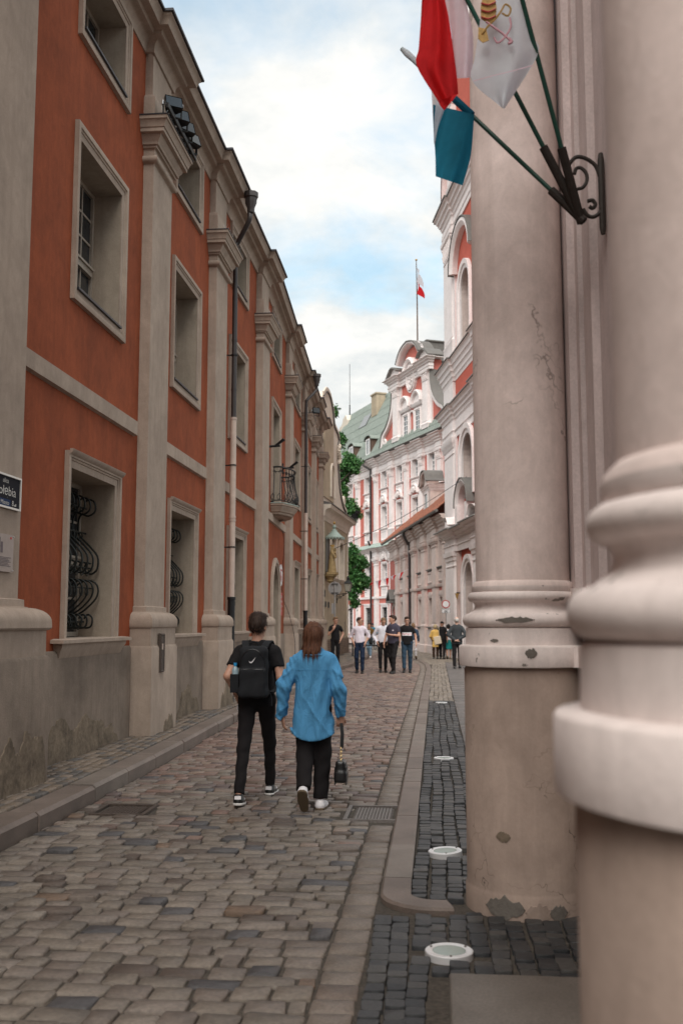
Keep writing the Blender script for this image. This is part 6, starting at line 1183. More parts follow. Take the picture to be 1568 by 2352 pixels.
# overhead cable and bunting
A_, B_ = Vector((-4.62, 44.0, 4.85)), to_world(CH, (5.6, -0.15, 8.15)); m = MB(); m.tube([tuple(A_.lerp(B_, t / 14) - Vector((0, 0, 0.25 * math.sin(PI * t / 14)))) for t in range(15)], 0.014, 5); tag(m.build('overhead_cable', 'iron'), 'thin dark cable slung from the beige building to the church', 'cable')
A_, B_ = Vector((-7.5, 60.0, 4.9)), Vector((-1.55, 57.5, 4.7)); bs = empty('bunting', A_, 0, 'string of red and white pennants hung across the street end', 'bunting'); q_ = lambda t: Vector(A_.lerp(B_, t)) - A_ - Vector((0, 0, 0.85 * math.sin(PI * t)))
m = MB(); m.tube([tuple(q_(t / 20)) for t in range(21)], 0.01, 4); m.build('string', 'flagwhite', bs)
for k in range(9):
    t0 = 0.3 + k * 0.075; c, d_ = q_(t0), q_(t0 + 0.06); dr_ = random.uniform(-0.12, 0.12)
    for j, mt in enumerate(('flagwhite', 'flagred')):
        a0 = c.lerp(d_, j * 0.5); a1 = c.lerp(d_, j * 0.5 + 0.5); tip_ = (c + d_) / 2 + Vector((dr_, random.uniform(-.1, .1), -0.42 + 0.15 * math.sin(k * 2)))
        m = MB(); m.add([tuple(a0), tuple(a1), tuple(tip_), tuple((a0 + a1) / 2 + (tip_ - (a0 + a1) / 2) * 0.5 + Vector((0, 0.05, 0)))], [(0, 1, 3), (1, 2, 3), (2, 0, 3)]); m.build('white_pennant' if j == 0 else 'red_pennant', mt, bs, smooth=0)
# ---- tree between the beige building and the palace
TR = empty('street_tree', (-6.6, 58.0, 0), 0, 'leafy green tree behind the beige building corner', 'tree')
trk = MB(); trk.tube([(0, 0, 0), (0.1, 0, 2.5), (-0.1, 0, 5), (0.2, 0, 8), (0.1, 0, 12)], [0.26, 0.22, 0.18, 0.13, 0.05], 10); tk = trk.build('trunk', 'bark', TR)
CL = [(803, 1062, 27, 26, 0), (790, 1085, 22, 26, .4), (815, 1075, 14, 14, -.3), (790, 1130, 10, 24, 0), (800, 1165, 24, 20, 0), (818, 1178, 15, 18, .3), (790, 1185, 18, 20, 0), (808, 1272, 16, 24, 0), (815, 1300, 28, 30, .3), (830, 1290, 16, 18, -.3), (820, 1335, 24, 28, 0), (838, 1340, 13, 16, .2), (808, 1365, 20, 22, 0), (815, 1388, 12, 10, 0), (800, 1320, 18, 40, .6), (770, 945, 6, 18, 0), (778, 1290, 25, 60, .8), (776, 1110, 25, 50, .8), (784, 1010, 12, 20, .9), (770, 1200, 20, 60, 1.2)]
lf = MB(); rr = np.random.default_rng(5); px_ = 58.0 / 2287
for (vx, vy, rx, ry, dy_) in CL:
    c = on_y(vx, vy, 58.0 + dy_) - Vector(TR.location); br = MB(); br.tube([(0.0, 0, max(2.5, c.z - 2.2)), (c.x * 0.5, c.y * 0.5, c.z - 0.9), tuple(c)], [0.09, 0.06, 0.02], 6); br.build('branch', 'bark', TR)
    n = int(26 + rx * ry * 0.75)
    for k in range(n):
        d = rr.normal(size=3); d /= np.linalg.norm(d); r_ = rr.uniform(0.35, 1.0) ** 0.6 * (0.78 + 0.25 * math.sin(3 * d[0] + 5 * d[2] + vx)); p = np.array((c.x, c.y, c.z)) + d * np.array((rx * px_, (rx + ry) / 2 * px_, ry * px_)) * r_ * 1.08
        tnt = float(np.clip(rr.normal(0.42, 0.22), 0, 1))
        for q in range(3):
            pc = p + rr.normal(size=3) * 0.07; u = rr.normal(size=3); u /= np.linalg.norm(u); w_ = np.cross(u, rr.normal(size=3)); w_ /= np.linalg.norm(w_); s_ = rr.uniform(0.055, 0.10)
            lf.add([tuple(pc - u * s_), tuple(pc + w_ * s_ * 0.6), tuple(pc + u * s_), tuple(pc - w_ * s_ * 0.6)], [(0, 1, 2, 3)], tnt)
tag(lf.build('crown', 'leaf', TR, smooth=0, recalc=False), kind='stuff')
# ---------------------------------------------------------------- people
plain('skin', (0.50, 0.27, 0.19), 0.55, 0, 0, var=0.06, bscale=20); plain('skinold', (0.55, 0.33, 0.25), 0.55, var=0.08, bscale=30); plain('lip', (0.38, 0.13, 0.11), 0.5); plain('eyedark', (0.02, 0.014, 0.012), 0.3); plain('lensframe', (0.015, 0.013, 0.013), 0.4)
def hairmat(name, c, c2):
    m, t, b = _mat(name); b.inputs['Roughness'].default_value = 0.62; b.inputs['Specular IOR Level'].default_value = 0.25
    n = _noise(t, _pos(t, 60, 60, 3), 2.0, 4, 0.6); r_ = _ramp(t, [(0.35, c), (0.7, c2)]); t.links.new(n.outputs['Fac'], r_.inputs['Fac']); t.links.new(r_.outputs[0], b.inputs['Base Color']); _bump(t, b, n.outputs['Fac'], 0.5, 0.01)
hairmat('hairdark', (0.022, 0.012, 0.009), (0.06, 0.034, 0.024)); hairmat('hairbrown', (0.06, 0.024, 0.014), (0.165, 0.068, 0.036)); hairmat('hairlight', (0.13, 0.075, 0.04), (0.26, 0.16, 0.09)); hairmat('hairblond', (0.32, 0.24, 0.13), (0.55, 0.44, 0.28)); hairmat('hairgrey', (0.30, 0.28, 0.26), (0.5, 0.47, 0.44)); hairmat('hairblack', (0.008, 0.007, 0.007), (0.02, 0.017, 0.016))
for nm, c in dict(c_black=(0.012, 0.011, 0.012), c_trouser=(0.013, 0.011, 0.012), c_pack=(0.018, 0.019, 0.022), c_blue=(0.065, 0.29, 0.56), c_white=(0.72, 0.70, 0.76), c_pinkwhite=(0.74, 0.66, 0.73), c_navy=(0.014, 0.024, 0.05), c_slate=(0.055, 0.048, 0.07), c_jeans=(0.03, 0.055, 0.085), c_lightjeans=(0.22, 0.32, 0.42), c_brown=(0.16, 0.085, 0.025), c_turq=(0.05, 0.30, 0.44), c_denim=(0.035, 0.06, 0.10), c_yellow=(0.66, 0.42, 0.13), c_darkbrown=(0.04, 0.022, 0.014), c_teal=(0.015, 0.19, 0.19), c_suit=(0.04, 0.044, 0.048), c_cream=(0.62, 0.52, 0.40), c_ivory=(0.72, 0.70, 0.72), c_charcoal=(0.03, 0.033, 0.036)).items(): cloth(nm, c, 0.10, 16, 0.25)
cloth('c_blueshirt', (0.085, 0.29, 0.53), 0.10, 7, 0.9, 0.8)
MATS['c_blueshirt'].node_tree.nodes['Bump'].inputs['Distance'].default_value = 0.035
MATS['c_blueshirt'].node_tree.nodes['Mapping'].inputs['Scale'].default_value = (1.6, 1.6, 0.7)
plain('shoeblack', (0.012, 0.011, 0.011), 0.35); plain('shoewhite', (0.75, 0.72, 0.74), 0.55); plain('solewhite', (0.70, 0.68, 0.66), 0.6); plain('solebrown', (0.12, 0.085, 0.05), 0.7); plain('leather', (0.012, 0.011, 0.012), 0.35); plain('bottle', (0.30, 0.40, 0.45), 0.1); plain('capblue', (0.03, 0.30, 0.62), 0.4); plain('textred', (0.55, 0.02, 0.025), 0.6); plain('goldmetal', (0.6, 0.42, 0.2), 0.3, 0.9)
V3 = lambda *a: np.array(a, float)
BASEJ = dict(hpL=V3(.085, 0, .93), knL=V3(.095, -.015, .50), anL=V3(.095, .025, .085), ftL=V3(0.08, -1, 0), shL=V3(.172, .005, 1.405), elL=V3(.225, .035, 1.15), wrL=V3(.24, -.03, .905), hdL=V3(0, -.15, -1), paL=V3(-1, 0, 0))
def joints(pose):
    J = dict(BASEJ)
    for k, v in list(J.items()): J[k[:2] + 'R'] = v * V3(-1, 1, 1)
    for k, v in pose.items():
        if k in J: J[k] = V3(*v)
    return J
def stride(a, lift=0.05): return dict(knL=(.095, -a * .7 - .04, .505), anL=(.09, -a, .085), knR=(-.095, a * .25 - .05, .50), anR=(-.09, a, .085 + lift), ftR=(-.06, -1, -lift * 4))
def sstep(x, a, b): t = np.clip((x - a) / (b - a), 0, 1); return t * t * (3 - 2 * t)
def rotm(yaw, pitch, roll=0):
    return np.array(Matrix.Rotation(R(yaw), 3, 'Z') @ Matrix.Rotation(R(pitch), 3, 'X') @ Matrix.Rotation(R(roll), 3, 'Y'))
def head_fn(Q):
    d = smin(ell(Q, (0, .018, 1.655), (.077, .096, .096)), ell(Q, (0, -.022, 1.612), (.063, .076, .10)), .03)
    d = smin(d, ell(Q, (0, -.06, 1.541), (.036, .034, .03)), .03); d = smin(d, cone(Q, (0, -.096, 1.64), (0, -.119, 1.598), .009, .0155), .012)
    for s_ in (-1, 1):
        d = smin(d, ell(Q, (s_ * .079, .014, 1.622), (.011, .023, .033)), .008); e = ell(Q, (s_ * .031, -.108, 1.643), (.02, .018, .012)); d = -smin(-d, e, .012)
    d = smin(d, ell(Q, (0, -.099, 1.567), (.024, .009, .008)), .006); return smin(d, cone(Q, (0, .02, 1.44), (0, .0, 1.57), .056, .05), .02)
def hair_fn(Q, kind):
    x, y, z = Q[:, 0], Q[:, 1], Q[:, 2]; nz = 0.003 * np.sin(x * 90 + 9 * np.sin(y * 30)) + 0.003 * np.sin(y * 70 + z * 40)
    if kind in ('short', 'crop', 'grey'):
        zm = 1.548 + 0.02 * np.sin(x * 40) * .3 + 0.152 * sstep(-y, -.055, .075) if kind != 'grey' else 1.575 + 0.09 * sstep(-y, -.05, .03)
        d = ell(Q, (0, .02, 1.662), (.084, .104, .100)) if kind != 'grey' else ell(Q, (0, .022, 1.648), (.083, .099, .096))
        if kind == 'short': d = smin(d, ell(Q, (0, -.02, 1.735), (.068, .085, .034)), .03)
        return np.maximum(d + nz, zm - z) if kind != 'grey' else np.maximum(np.maximum(d + nz, zm - z), z - 1.715)
    if kind == 'cap': return np.minimum(np.maximum(ell(Q, (0, .015, 1.665), (.088, .108, .10)), 1.655 - z), cone(Q, (0, -.09, 1.67), (0, -.16, 1.655), .035, .03, 1, 1.4) + 0.022)
    if kind == 'bob':
        d = smin(ell(Q, (0, .025, 1.66), (.098, .115, .108)), ell(Q, (0, .03, 1.60), (.105, .10, .075)), .03); return np.maximum(np.maximum(d + nz, 1.55 - z), np.where(z < 1.7, -y - .045, -1))
    d = smin(ell(Q, (0, .02, 1.662), (.089, .108, .103)), cone(Q, (0, .055, 1.64), (.005, .075, 1.495), .086, .085, .72), .04); d = smin(d, cone(Q, (.055, .03, 1.52), (.115, .0, 1.37), .05, .03, .7), .03)
    return np.maximum(d + nz * 1.2 + .002 * np.sin(x * 160), np.where(z > 1.705, -1, -y - .028))
def hand_mb(mb, w, d, pn, curl, side, h=.0058):
    """palm, four unequal bent fingers and a thumb; d = pointing direction, pn = palm normal, side = thumb side sign"""
    d = d / np.linalg.norm(d); pn = pn - d * (pn @ d); pn /= np.linalg.norm(pn); sx = np.cross(d, pn) * side; M = np.stack([sx, pn, d])
    segs = []
    for k, (o, L_) in enumerate(((.030, .068), (.0105, .078), (-.010, .072), (-.029, .058))):
        b = np.array((o, 0, .088)); a1, a2, a3 = R(curl * .5), R(curl * 1.3), R(curl * 1.9); p1 = b + .45 * L_ * np.array((o * .6, math.sin(a1), math.cos(a1))); p2 = p1 + .32 * L_ * np.array((0, math.sin(a2), math.cos(a2))); p3 = p2 + .23 * L_ * np.array((0, math.sin(a3), math.cos(a3)))
        segs += [(b - (0, 0, .03), p1, .0092, .0085), (p1, p2, .0085, .0078), (p2, p3, .0078, .0066)]
    t0 = np.array((.028, .004, .025)); t1 = np.array((.052, .018, .055)); t2 = np.array((.056, .03, .085)); segs += [(t0, t1, .013, .0105), (t1, t2, .0105, .0085)]
    def fn(P):
        Q = (P - w) @ M.T; dd = smin(ell(Q, (0, 0, .05), (.042, .017, .052)), cone(Q, (0, 0, -.03), (0, 0, .02), .027, .026), .02)
        f = None
        for (a, b, ra, rb) in segs: c = cone(Q, a, b, ra, rb); f = c if f is None else np.minimum(f, c)
        return smin(dd, f, .008)
    c = w + d * .07; return sdf_mb(fn, c - .125, c + .125, h, mb)
def shoe(par, an, fd, mat, sole, hs, white_heel=False):
    fd = V3(*fd); fd = fd / np.linalg.norm(fd); sd_ = np.cross(fd, (0, 0, 1)); sd_ /= np.linalg.norm(sd_); up_ = np.cross(sd_, fd); M = np.stack([sd_, fd, up_]); o = np.asarray(an) - up_ * .085
    def fn(P):
        Q = (P - o) @ M.T; d = uni([cone(Q, (0, -.035, .035), (0, .06, .035), .042, .042), cone(Q, (0, .06, .03), (.004, .165, .02), .045, .036), cone(Q, (0, -.02, .05), (0, -.01, .095), .04, .042)], .03); return np.maximum(d, np.maximum(.012 - Q[:, 2], Q[:, 2] - .10))
    def fs(P):
        Q = (P - o) @ M.T; d = uni([cone(Q, (0, -.035, .02), (0, .06, .02), .048, .045), cone(Q, (0, .06, .02), (.004, .165, .02), .048, .041)], .03); return np.maximum(d, np.maximum(-Q[:, 2], Q[:, 2] - .024))
    c = o + fd * .06; s_ = sdf_obj('shoe', fn, c - .17, c + .17, hs, mat, par); sdf_obj('sole', fs, c - .17, c + .17, hs, sole, s_)
    if white_heel:
        m = MB(); pts = [(-.03, -.078, .055), (.03, -.078, .055), (.028, -.074, .085), (-.028, -.074, .085)]; m.add([tuple(o + M.T @ np.array(p)) for p in pts] + [tuple(o + M.T @ (np.array(p) + (0, .02, 0))) for p in pts], [(0, 1, 2, 3), (0, 4, 5, 1), (2, 6, 7, 3), (1, 5, 6, 2), (0, 3, 7, 4)]); m.build('heel_patch', 'shoewhite', s_, smooth=0)
        for sg in (-1, 1):
            m = MB(); m.tube([tuple(o + M.T @ np.array((sg * .044, .04 + k * .02, .03 + k * .016))) for k in range(3)], .006, 4); m.build('side_mark', 'shoewhite', s_)
def yhit(fn, x, z, side, y0=0.5):
    """where a ray along y first meets the surface, from the back (+1) or the front (-1)"""
    ys = np.linspace(side * y0, -side * 0.1, 240); P = np.stack([np.full_like(ys, x), ys, np.full_like(ys, z)], 1); v = fn(P); k = np.argmax(v < 0)
    if not v.min() < 0: return None
    if k == 0: return ys[0]
    t = v[k - 1] / (v[k - 1] - v[k]); return ys[k - 1] + (ys[k] - ys[k - 1]) * t
def decal(mb, fn, side, off=.004):
    o = MB(); o.f = mb.f
    for (x, y, z) in mb.v:
        h_ = yhit(fn, x, z, side); o.v.append((x, (h_ if h_ is not None else 0) + side * off, z))
    return o
def grid_mb(x0, x1, z0, z1, nx, nz, fx=None):
    m = MB(); vs = [(x0 + (x1 - x0) * i / nx, 0, z0 + (z1 - z0) * j / nz) for j in range(nz + 1) for i in range(nx + 1)]
    return m.add(vs, [(j * (nx + 1) + i, j * (nx + 1) + i + 1, (j + 1) * (nx + 1) + i + 1, (j + 1) * (nx + 1) + i) for j in range(nz) for i in range(nx)])
def person(label, loc, rot, h, pose=None, head=(0, 0), g=1.0, top='short', tmat='c_black', hem=.93, tw=1.0, sw=1.0, legs='trousers', lmat='c_trouser', lw=1.0, hair='short', hmat='hairdark', shoem='shoeblack', sole='shoeblack', fine=False, glasses=False, face=True, skin='skin', curl=(25, 25), folds=1.0, collar=False, heel=False, belt=None, group=None, hands=(True, True), hemcurve=0.0, bigcollar=False, hw=1.0):
    J = joints(pose or {}); s = h / 1.75; e = empty('person', loc, R(rot), label, 'person', group); e.scale = (s, s, s); hb = .014 if fine else .021
    HR = rotm(*head); HP = V3(0, .01, 1.53); toh = lambda P: (P - HP) @ HR + HP
    def arms(P): return uni([cone(P, J['sh' + k], J['el' + k], .047, .040) for k in 'LR'] + [cone(P, J['el' + k], J['wr' + k], .040, .027) for k in 'LR'], .02)
    def lg(P): return uni([cone(P, J['hp' + k], J['kn' + k], .08, .052) for k in 'LR'] + [cone(P, J['kn' + k], J['an' + k], .052, .034) for k in 'LR'], .03)
    body = lambda P: uni([cone(P, (0, 0, 1.37), (0, 0, 1.0), .125 * g, .12 * g, .7), cone(P, (-.13, 0, 1.40), (.13, 0, 1.40), .045, .045), cone(P, (0, .02, 1.44), (0, 0, 1.56), .054, .05), arms(P), lg(P)], .03)
    pts = np.array([v for k, v in J.items() if k[:2] not in ('ft', 'hd', 'pa')]); lo, hi = pts.min(0) - .14, pts.max(0) + .14; hi[2] = 1.6
    mb = sdf_mb(body, lo, hi, hb); hf = lambda P: head_fn(toh(P)); sdf_mb(hf, (-.17, -.2, 1.44), (.17, .2, 1.80), .0075 if fine else .0105, mb)
    for k, sd_, on in (('L', 1, hands[0]), ('R', -1, hands[1])):
        if on: hand_mb(mb, J['wr' + k], J['hd' + k], J['pa' + k], curl[0] if k == 'L' else curl[1], -sd_, .0055 if fine else .0075)
    mb.build('body', skin, e, smooth=80, recalc=False)
    sdf_obj('hair', lambda P: hair_fn(toh(P), hair), (-.18, -.22, 1.24 if hair == 'long' else 1.48), (.18, .26, 1.82), .008 if fine else .012, hmat, e)
    if fine:
        hp = np.array([v.co for v in e.children[-1].data.vertices]); hn = np.array([v.normal for v in e.children[-1].data.vertices]); rg = np.random.default_rng(len(label)); st_ = MB(); L0 = .10 if hair == 'long' else .045
        for k in rg.choice(len(hp), 900):
            p0 = hp[k] + hn[k] * rg.uniform(-.004, .002); crown = V3(0, .03, 1.76); d0 = p0 - crown if hair != 'long' else V3(0, .01, -.25); d0[2] -= .05; d0 = d0 - hn[k] * (d0 @ hn[k]) * .9 + rg.normal(size=3) * (.02 if hair != 'long' else .01); d0 /= np.linalg.norm(d0) + 1e-6; L_ = L0 * rg.uniform(.5, 1.2); sd0 = np.cross(d0, hn[k]); w0 = rg.uniform(.0012, .0028)
            p1 = p0 + d0 * L_ * .5 + hn[k] * rg.uniform(.002, .006); p2 = p0 + d0 * L_ + hn[k] * rg.uniform(.0, .008) - V3(0, 0, L_ * .15)
            st_.add([tuple(p0 - sd0 * w0), tuple(p0 + sd0 * w0), tuple(p1 - sd0 * w0), tuple(p1 + sd0 * w0), tuple(p2)], [(0, 1, 3, 2), (2, 3, 4)])
        tag(st_.build('hair_strands', hmat, e, smooth=0, recalc=False), kind='stuff')
    if face:
        def fpt(p): return tuple((np.array(p) - HP) @ HR.T + HP)
        for sg in (-1, 1):
            m = MB(); m.lathe([(.001, -.011), (.008, -.007), (.0115, 0), (.008, .007), (.001, .011)], (0, 0, 0), 8); m.build('eye', 'eyedark', e, warp=lambda x, y, z, sg=sg: fpt((sg * .031 + x * 1.2, -.088 + y * .6, 1.642 + z * .6)))
            m = MB(); m.tube([fpt((sg * .014, -.103, 1.659)), fpt((sg * .032, -.103, 1.664)), fpt((sg * .05, -.09, 1.66))], .0042, 5); m.build('eyebrow', hmat if hair not in ('cap', 'grey') else 'hairbrown', e)
        m = MB(); m.tube([fpt((-.024, -.098, 1.567)), fpt((0, -.108, 1.569)), fpt((.024, -.098, 1.567))], .005, 5); m.build('mouth', 'lip', e)
        if glasses:
            m = MB()
            for sg in (-1, 1):
                m.tube([fpt((sg * .033 + .025 * math.cos(t * PI / 7), -.118, 1.640 + .018 * math.sin(t * PI / 7))) for t in range(15)], .0035, 5); m.tube([fpt((sg * .058, -.118, 1.645)), fpt((sg * .083, -.02, 1.648)), fpt((sg * .08, .02, 1.64))], .003, 4)
            m.tube([fpt((-.008, -.119, 1.645)), fpt((.008, -.119, 1.645))], .003, 4); m.build('glasses', 'lensframe', e)
    # upper garment
    frac = {'short': .62, 'rolled': 1.0, 'long': 1.0}[top]
    def tfn(P):
        z = P[:, 2]; d = uni([cone(P, (0, .0, 1.35), (0, .0, 1.08), .158 * g * tw, .148 * g * tw, .70), cone(P, (-.12, .008, 1.405), (.12, .008, 1.405), .058, .058), cone(P, (0, .012, 1.46), J['shL'] * V3(.95, 1, .985), .055, .045), cone(P, (0, .012, 1.46), J['shR'] * V3(.95, 1, .985), .055, .045), cone(P, (0, 0, 1.10), (0, 0, hem - .03), .148 * g * tw, .16 * g * tw * hw, .74)], .05)
        for k in 'LR':
            sh, el_, wr = J['sh' + k], J['el' + k], J['wr' + k]; ax = (el_ - sh) / np.linalg.norm(el_ - sh); q = cone(P, sh - (0, 0, .012), el_, .058 + .01 * (sw - 1), .055 * sw)
            if top == 'short': q = np.maximum(q, (P - (sh + (el_ - sh) * frac)) @ ax)
            else:
                fa = (wr - el_) / np.linalg.norm(wr - el_); end = wr - fa * .0 if top == 'long' else el_ + (wr - el_) * .25
                q = smin(q, np.maximum(cone(P, el_, wr, .053 * sw, .038 * sw), (P - end) @ fa), .02)
            d = smin(d, q, .025)
        X_ = P[:, 0]; lowz = sstep(1.30 - z, 0, .35); rid = lambda t, p_: (1 - np.abs(np.sin(t))) ** p_
        f = .0030 * np.sin(31 * X_ + 1.5 * np.sin(5 * z) + 2.0) * lowz + .0020 * np.sin(45 * X_ + 17 * z + 11 * P[:, 1]) + .0022 * np.sin(48 * z + 9 * np.sin(14 * X_)) * sstep(np.abs(X_), .17, .22)
        f = f - .0065 * rid(9.5 * X_ + .5 * np.sin(4 * z) + .4, 3) * lowz - .006 * rid(7.5 * (X_ * .75 - z * .9) + .7 * np.sin(6 * X_), 5) * sstep(1.12 - z, -.05, .2) - .005 * rid(10 * (z + .8 * np.abs(X_)) + 1.0, 5) * sstep(np.abs(X_), .16, .22)
        d = d + f * folds; hm = hem + hemcurve * (1 - np.clip(np.abs(P[:, 0]) / .2, 0, 1) ** 2) * -1.0 if hemcurve else hem
        sl = np.minimum(np.linalg.norm(P - J['wrL'], axis=1), np.linalg.norm(P - J['wrR'], axis=1)); el2 = np.minimum(np.linalg.norm(P - J['elL'], axis=1), np.linalg.norm(P - J['elR'], axis=1))
        body_part = np.abs(P[:, 0]) < .19 * g * tw * hw
        d = np.where(body_part & (sl > .10), np.maximum(d, hm - z), d)
        return np.maximum(d, ell(P, (0, -.005, 1.50), (.066, .075, .06)) * -1)
    lo2 = np.minimum(np.array((-.26, -.24, hem - .05 - hemcurve)), pts[[i for i, k in enumerate([k for k in J if k[:2] not in ('ft', 'hd', 'pa')]) if k[:2] in ('el', 'wr', 'sh')]].min(0) - .12); hi2 = np.maximum(np.array((.26, .24, 1.56)), pts[[i for i, k in enumerate([k for k in J if k[:2] not in ('ft', 'hd', 'pa')]) if k[:2] in ('el', 'wr', 'sh')]].max(0) + .12)
    tp = sdf_obj('shirt' if hem > .7 else 'coat', tfn, lo2, hi2, .0105 if fine else .018, tmat, e)
    if collar:
        m = MB(); n = 20; ring = [((.066) * math.cos(t * 2 * PI / n), .012 + .066 * math.sin(t * 2 * PI / n)) for t in range(n + 1)]
        vs = []
        for (x, y) in ring: vs += [(x * 1.0, y * 1.0, 1.455), (x * 1.12, y * 1.15, 1.485), (x * 1.42, y * 1.36, 1.428)] if not bigcollar else [(x * 1.1, y * 1.2, 1.46), (x * 1.22, y * 1.32, 1.512), (x * 1.75, y * 1.72, 1.445)]
        m.add(vs, [(i * 3 + j, i * 3 + 3 + j, i * 3 + 4 + j, i * 3 + 1 + j) for i in range(n) for j in (0, 1) if not (13 < i < 17)]); m.build('collar', tmat, tp, smooth=60)
    # legs
    if legs == 'skirt':
        sdf_obj('skirt', lambda P: np.maximum(np.maximum(cone(P, (0, 0, 1.02), (0, 0, .50), .135, .195, .8) + .006 * np.sin(10 * np.arctan2(P[:, 1], P[:, 0])), .50 - P[:, 2]), P[:, 2] - 1.03), (-.28, -.24, .44), (.28, .24, 1.08), .018, lmat, e)
    else:
        def lfn(P):
            z = P[:, 2]; d = uni([cone(P, (-.07, .005, .945), (.07, .005, .945), .108 * g, .108 * g, .9), cone(P, (0, 0, .98), (0, 0, 1.06), .135 * g, .13 * g, .76)] + [cone(P, J['hp' + k], J['kn' + k], .09 * g, .066 * lw) for k in 'LR'], .035)
            for k in 'LR':
                kn, an = J['kn' + k], J['an' + k]; ax = (an - kn) / np.linalg.norm(an - kn); q = np.maximum(cone(P, kn, an, .064 * lw, .052 * lw), (P - an + ax * .012) @ ax); d = smin(d, q, .02)
            return np.maximum(d + .0035 * np.sin(40 * z + 25 * P[:, 0]) * sstep(.95 - z, 0, .15), z - 1.045)
        lgp = pts[[i for i, k in enumerate([k for k in J if k[:2] not in ('ft', 'hd', 'pa')]) if k[:2] in ('hp', 'kn', 'an')]]; l0 = lgp.min(0) - .13; l1 = lgp.max(0) + .15; l0 = np.minimum(l0, (-.2, -.2, l0[2])); l1 = np.maximum(l1, (.2, .2, 1.1))
        sdf_obj('trousers', lfn, l0, l1, .012 if fine else .02, lmat, e)
        if belt: m = MB(); m.sweep([(.128 * g * math.cos(t * PI / 12), .1 * g * math.sin(t * PI / 12)) for t in range(24)], [(-.01, 1.0), (.006, 1.0), (.006, 1.035), (-.01, 1.035)], closed=True); m.v = [(x, y, z) for x, y, z in m.v]; m.build('belt', belt, e)
    for k in 'LR': shoe(e, J['an' + k], J['ft' + k], shoem, sole, .0085 if fine else .014, heel)
    return e, tfn, J
def attach(e, name, label, cat): o = empty(name, e.location, e.rotation_euler.z, label, cat); o.scale = e.scale; return o
POCK = dict(elL=(.285, .085, 1.15), wrL=(.185, -.06, .955), hdL=(-.2, -.3, -1), elR=(-.285, .085, 1.15), wrR=(-.185, -.06, .955), hdR=(.2, -.3, -1))
# the couple walking away
ps = dict(anL=(.10, .33, .10), knL=(.095, .16, .50), ftL=(.05, -1, -.12), anR=(-.075, -.36, .085), knR=(-.085, -.24, .51), elL=(.258, .13, 1.165), wrL=(.19, -.02, .965), hdL=(-.25, -.35, -1), elR=(-.235, .06, 1.15), wrR=(-.25, .0, .90), hdR=(0, -.1, -1))
man, mfn, _ = person('young man in black T-shirt and black trousers walking away with a backpack', (-1.68, 9.40, 0), 180, 1.73, ps, (-8, 2), 1.0, 'short', 'c_black', .94, 1.0, 1.08, hair='short', hmat='hairdark', shoem='shoeblack', sole='solewhite', fine=True, lw=.93, heel=True)
bk = attach(man, 'backpack', 'black backpack with white curved mark on the man\'s back', 'backpack')
def bfn(P):
    d = smin(rbox(P, (0, .195, 1.215), (.138, .07, .24), .065), rbox(P, (0, .262, 1.11), (.122, .028, .135), .026), .012); d = smin(d, rbox(P, (0, .20, 1.02), (.145, .078, .05), .045), .03)
    return d + .0025 * np.sin(40 * P[:, 2] + 12 * P[:, 0]) + .0022 * np.sin(55 * P[:, 0] + 20 * P[:, 2])
sdf_obj('bag', bfn, (-.2, .08, .93), (.2, .35, 1.5), .0095, 'c_pack', bk)
for sg in (-1, 1):
    pt = spline([(sg * .075, .17, 1.40), (sg * .10, .10, 1.475), (sg * .115, .01, 1.50), (sg * .125, -.08, 1.45), (sg * .14, -.145, 1.30), (sg * .15, -.13, 1.15), (sg * .16, .0, 1.05), (sg * .15, .13, 1.02)], 5); m = MB(); vs = []
    for (x, y, z) in pt: vs += [(x - .033, y, z), (x + .033, y, z), (x + .033, y - .012 * (1 if z < 1.4 else 0), z - .014), (x - .033, y, z - .014)]
    m.add(vs, [(i * 4 + j, i * 4 + (j + 1) % 4, i * 4 + 4 + (j + 1) % 4, i * 4 + 4 + j) for i in range(len(pt) - 1) for j in range(4)]); m.build('strap', 'c_pack', bk)
m = MB(); m.tube(spline([(-.045, .18, 1.43), (-.035, .19, 1.475), (0, .195, 1.49), (.035, .19, 1.475), (.045, .18, 1.43)], 4), .009, 6); m.build('handle', 'c_pack', bk)
m = MB(); m.tube([(.118 * math.cos(R(a)), (yhit(bfn, .118 * math.cos(R(a)), 1.27 + .15 * math.sin(R(a)), 1) or .25) + .002, 1.27 + .15 * math.sin(R(a))) for a in range(-20, 201, 10)], .0035, 5); m.build('zip', 'leather', bk)
m = MB(); m.tube([(-.12 + .02 * k, (yhit(bfn, -.12 + .02 * k, 1.238, 1) or .25) + .002, 1.238) for k in range(13)], .0035, 5); m.build('pocket_zip', 'leather', bk)
sw_ = spline([(-.034, 1.352), (-.006, 1.306), (.012, 1.293), (.027, 1.300), (.031, 1.318)], 4) + spline([(.026, 1.308), (.012, 1.305), (-.004, 1.318), (-.034, 1.352)], 4)[:-1]
m = MB(); m.add([(x, 0, z) for x, z in sw_], [tuple(range(len(sw_)))]); d_ = decal(m, bfn, 1, .006); d_.build('white_mark', 'shoewhite', bk, smooth=0)
m = MB(); m.tube(spline([(-.15, .2, 1.03), (-.172, .2, .98), (-.18, .22, .9)], 4), .004, 5); m.build('strap_tail', 'c_pack', bk)
m = MB(); m.box(.135, .212, .165, .245, 1.02, 1.19); m.build('side_pocket', 'c_pack', bk)
bt = attach(man, 'water_bottle', 'clear water bottle with blue cap in the backpack side pocket', 'bottle')
m = MB(); m.lathe([(.03, 1.02), (.032, 1.04), (.032, 1.22), (.026, 1.245), (.013, 1.262), (.012, 1.27)], (.172, .205, 0), 14); m.build('bottle_body', 'bottle', bt); m = MB(); m.lathe([(.0165, 1.266), (.0165, 1.292), (.015, 1.294)], (.172, .205, 0), 12); m.build('cap', 'capblue', bt)
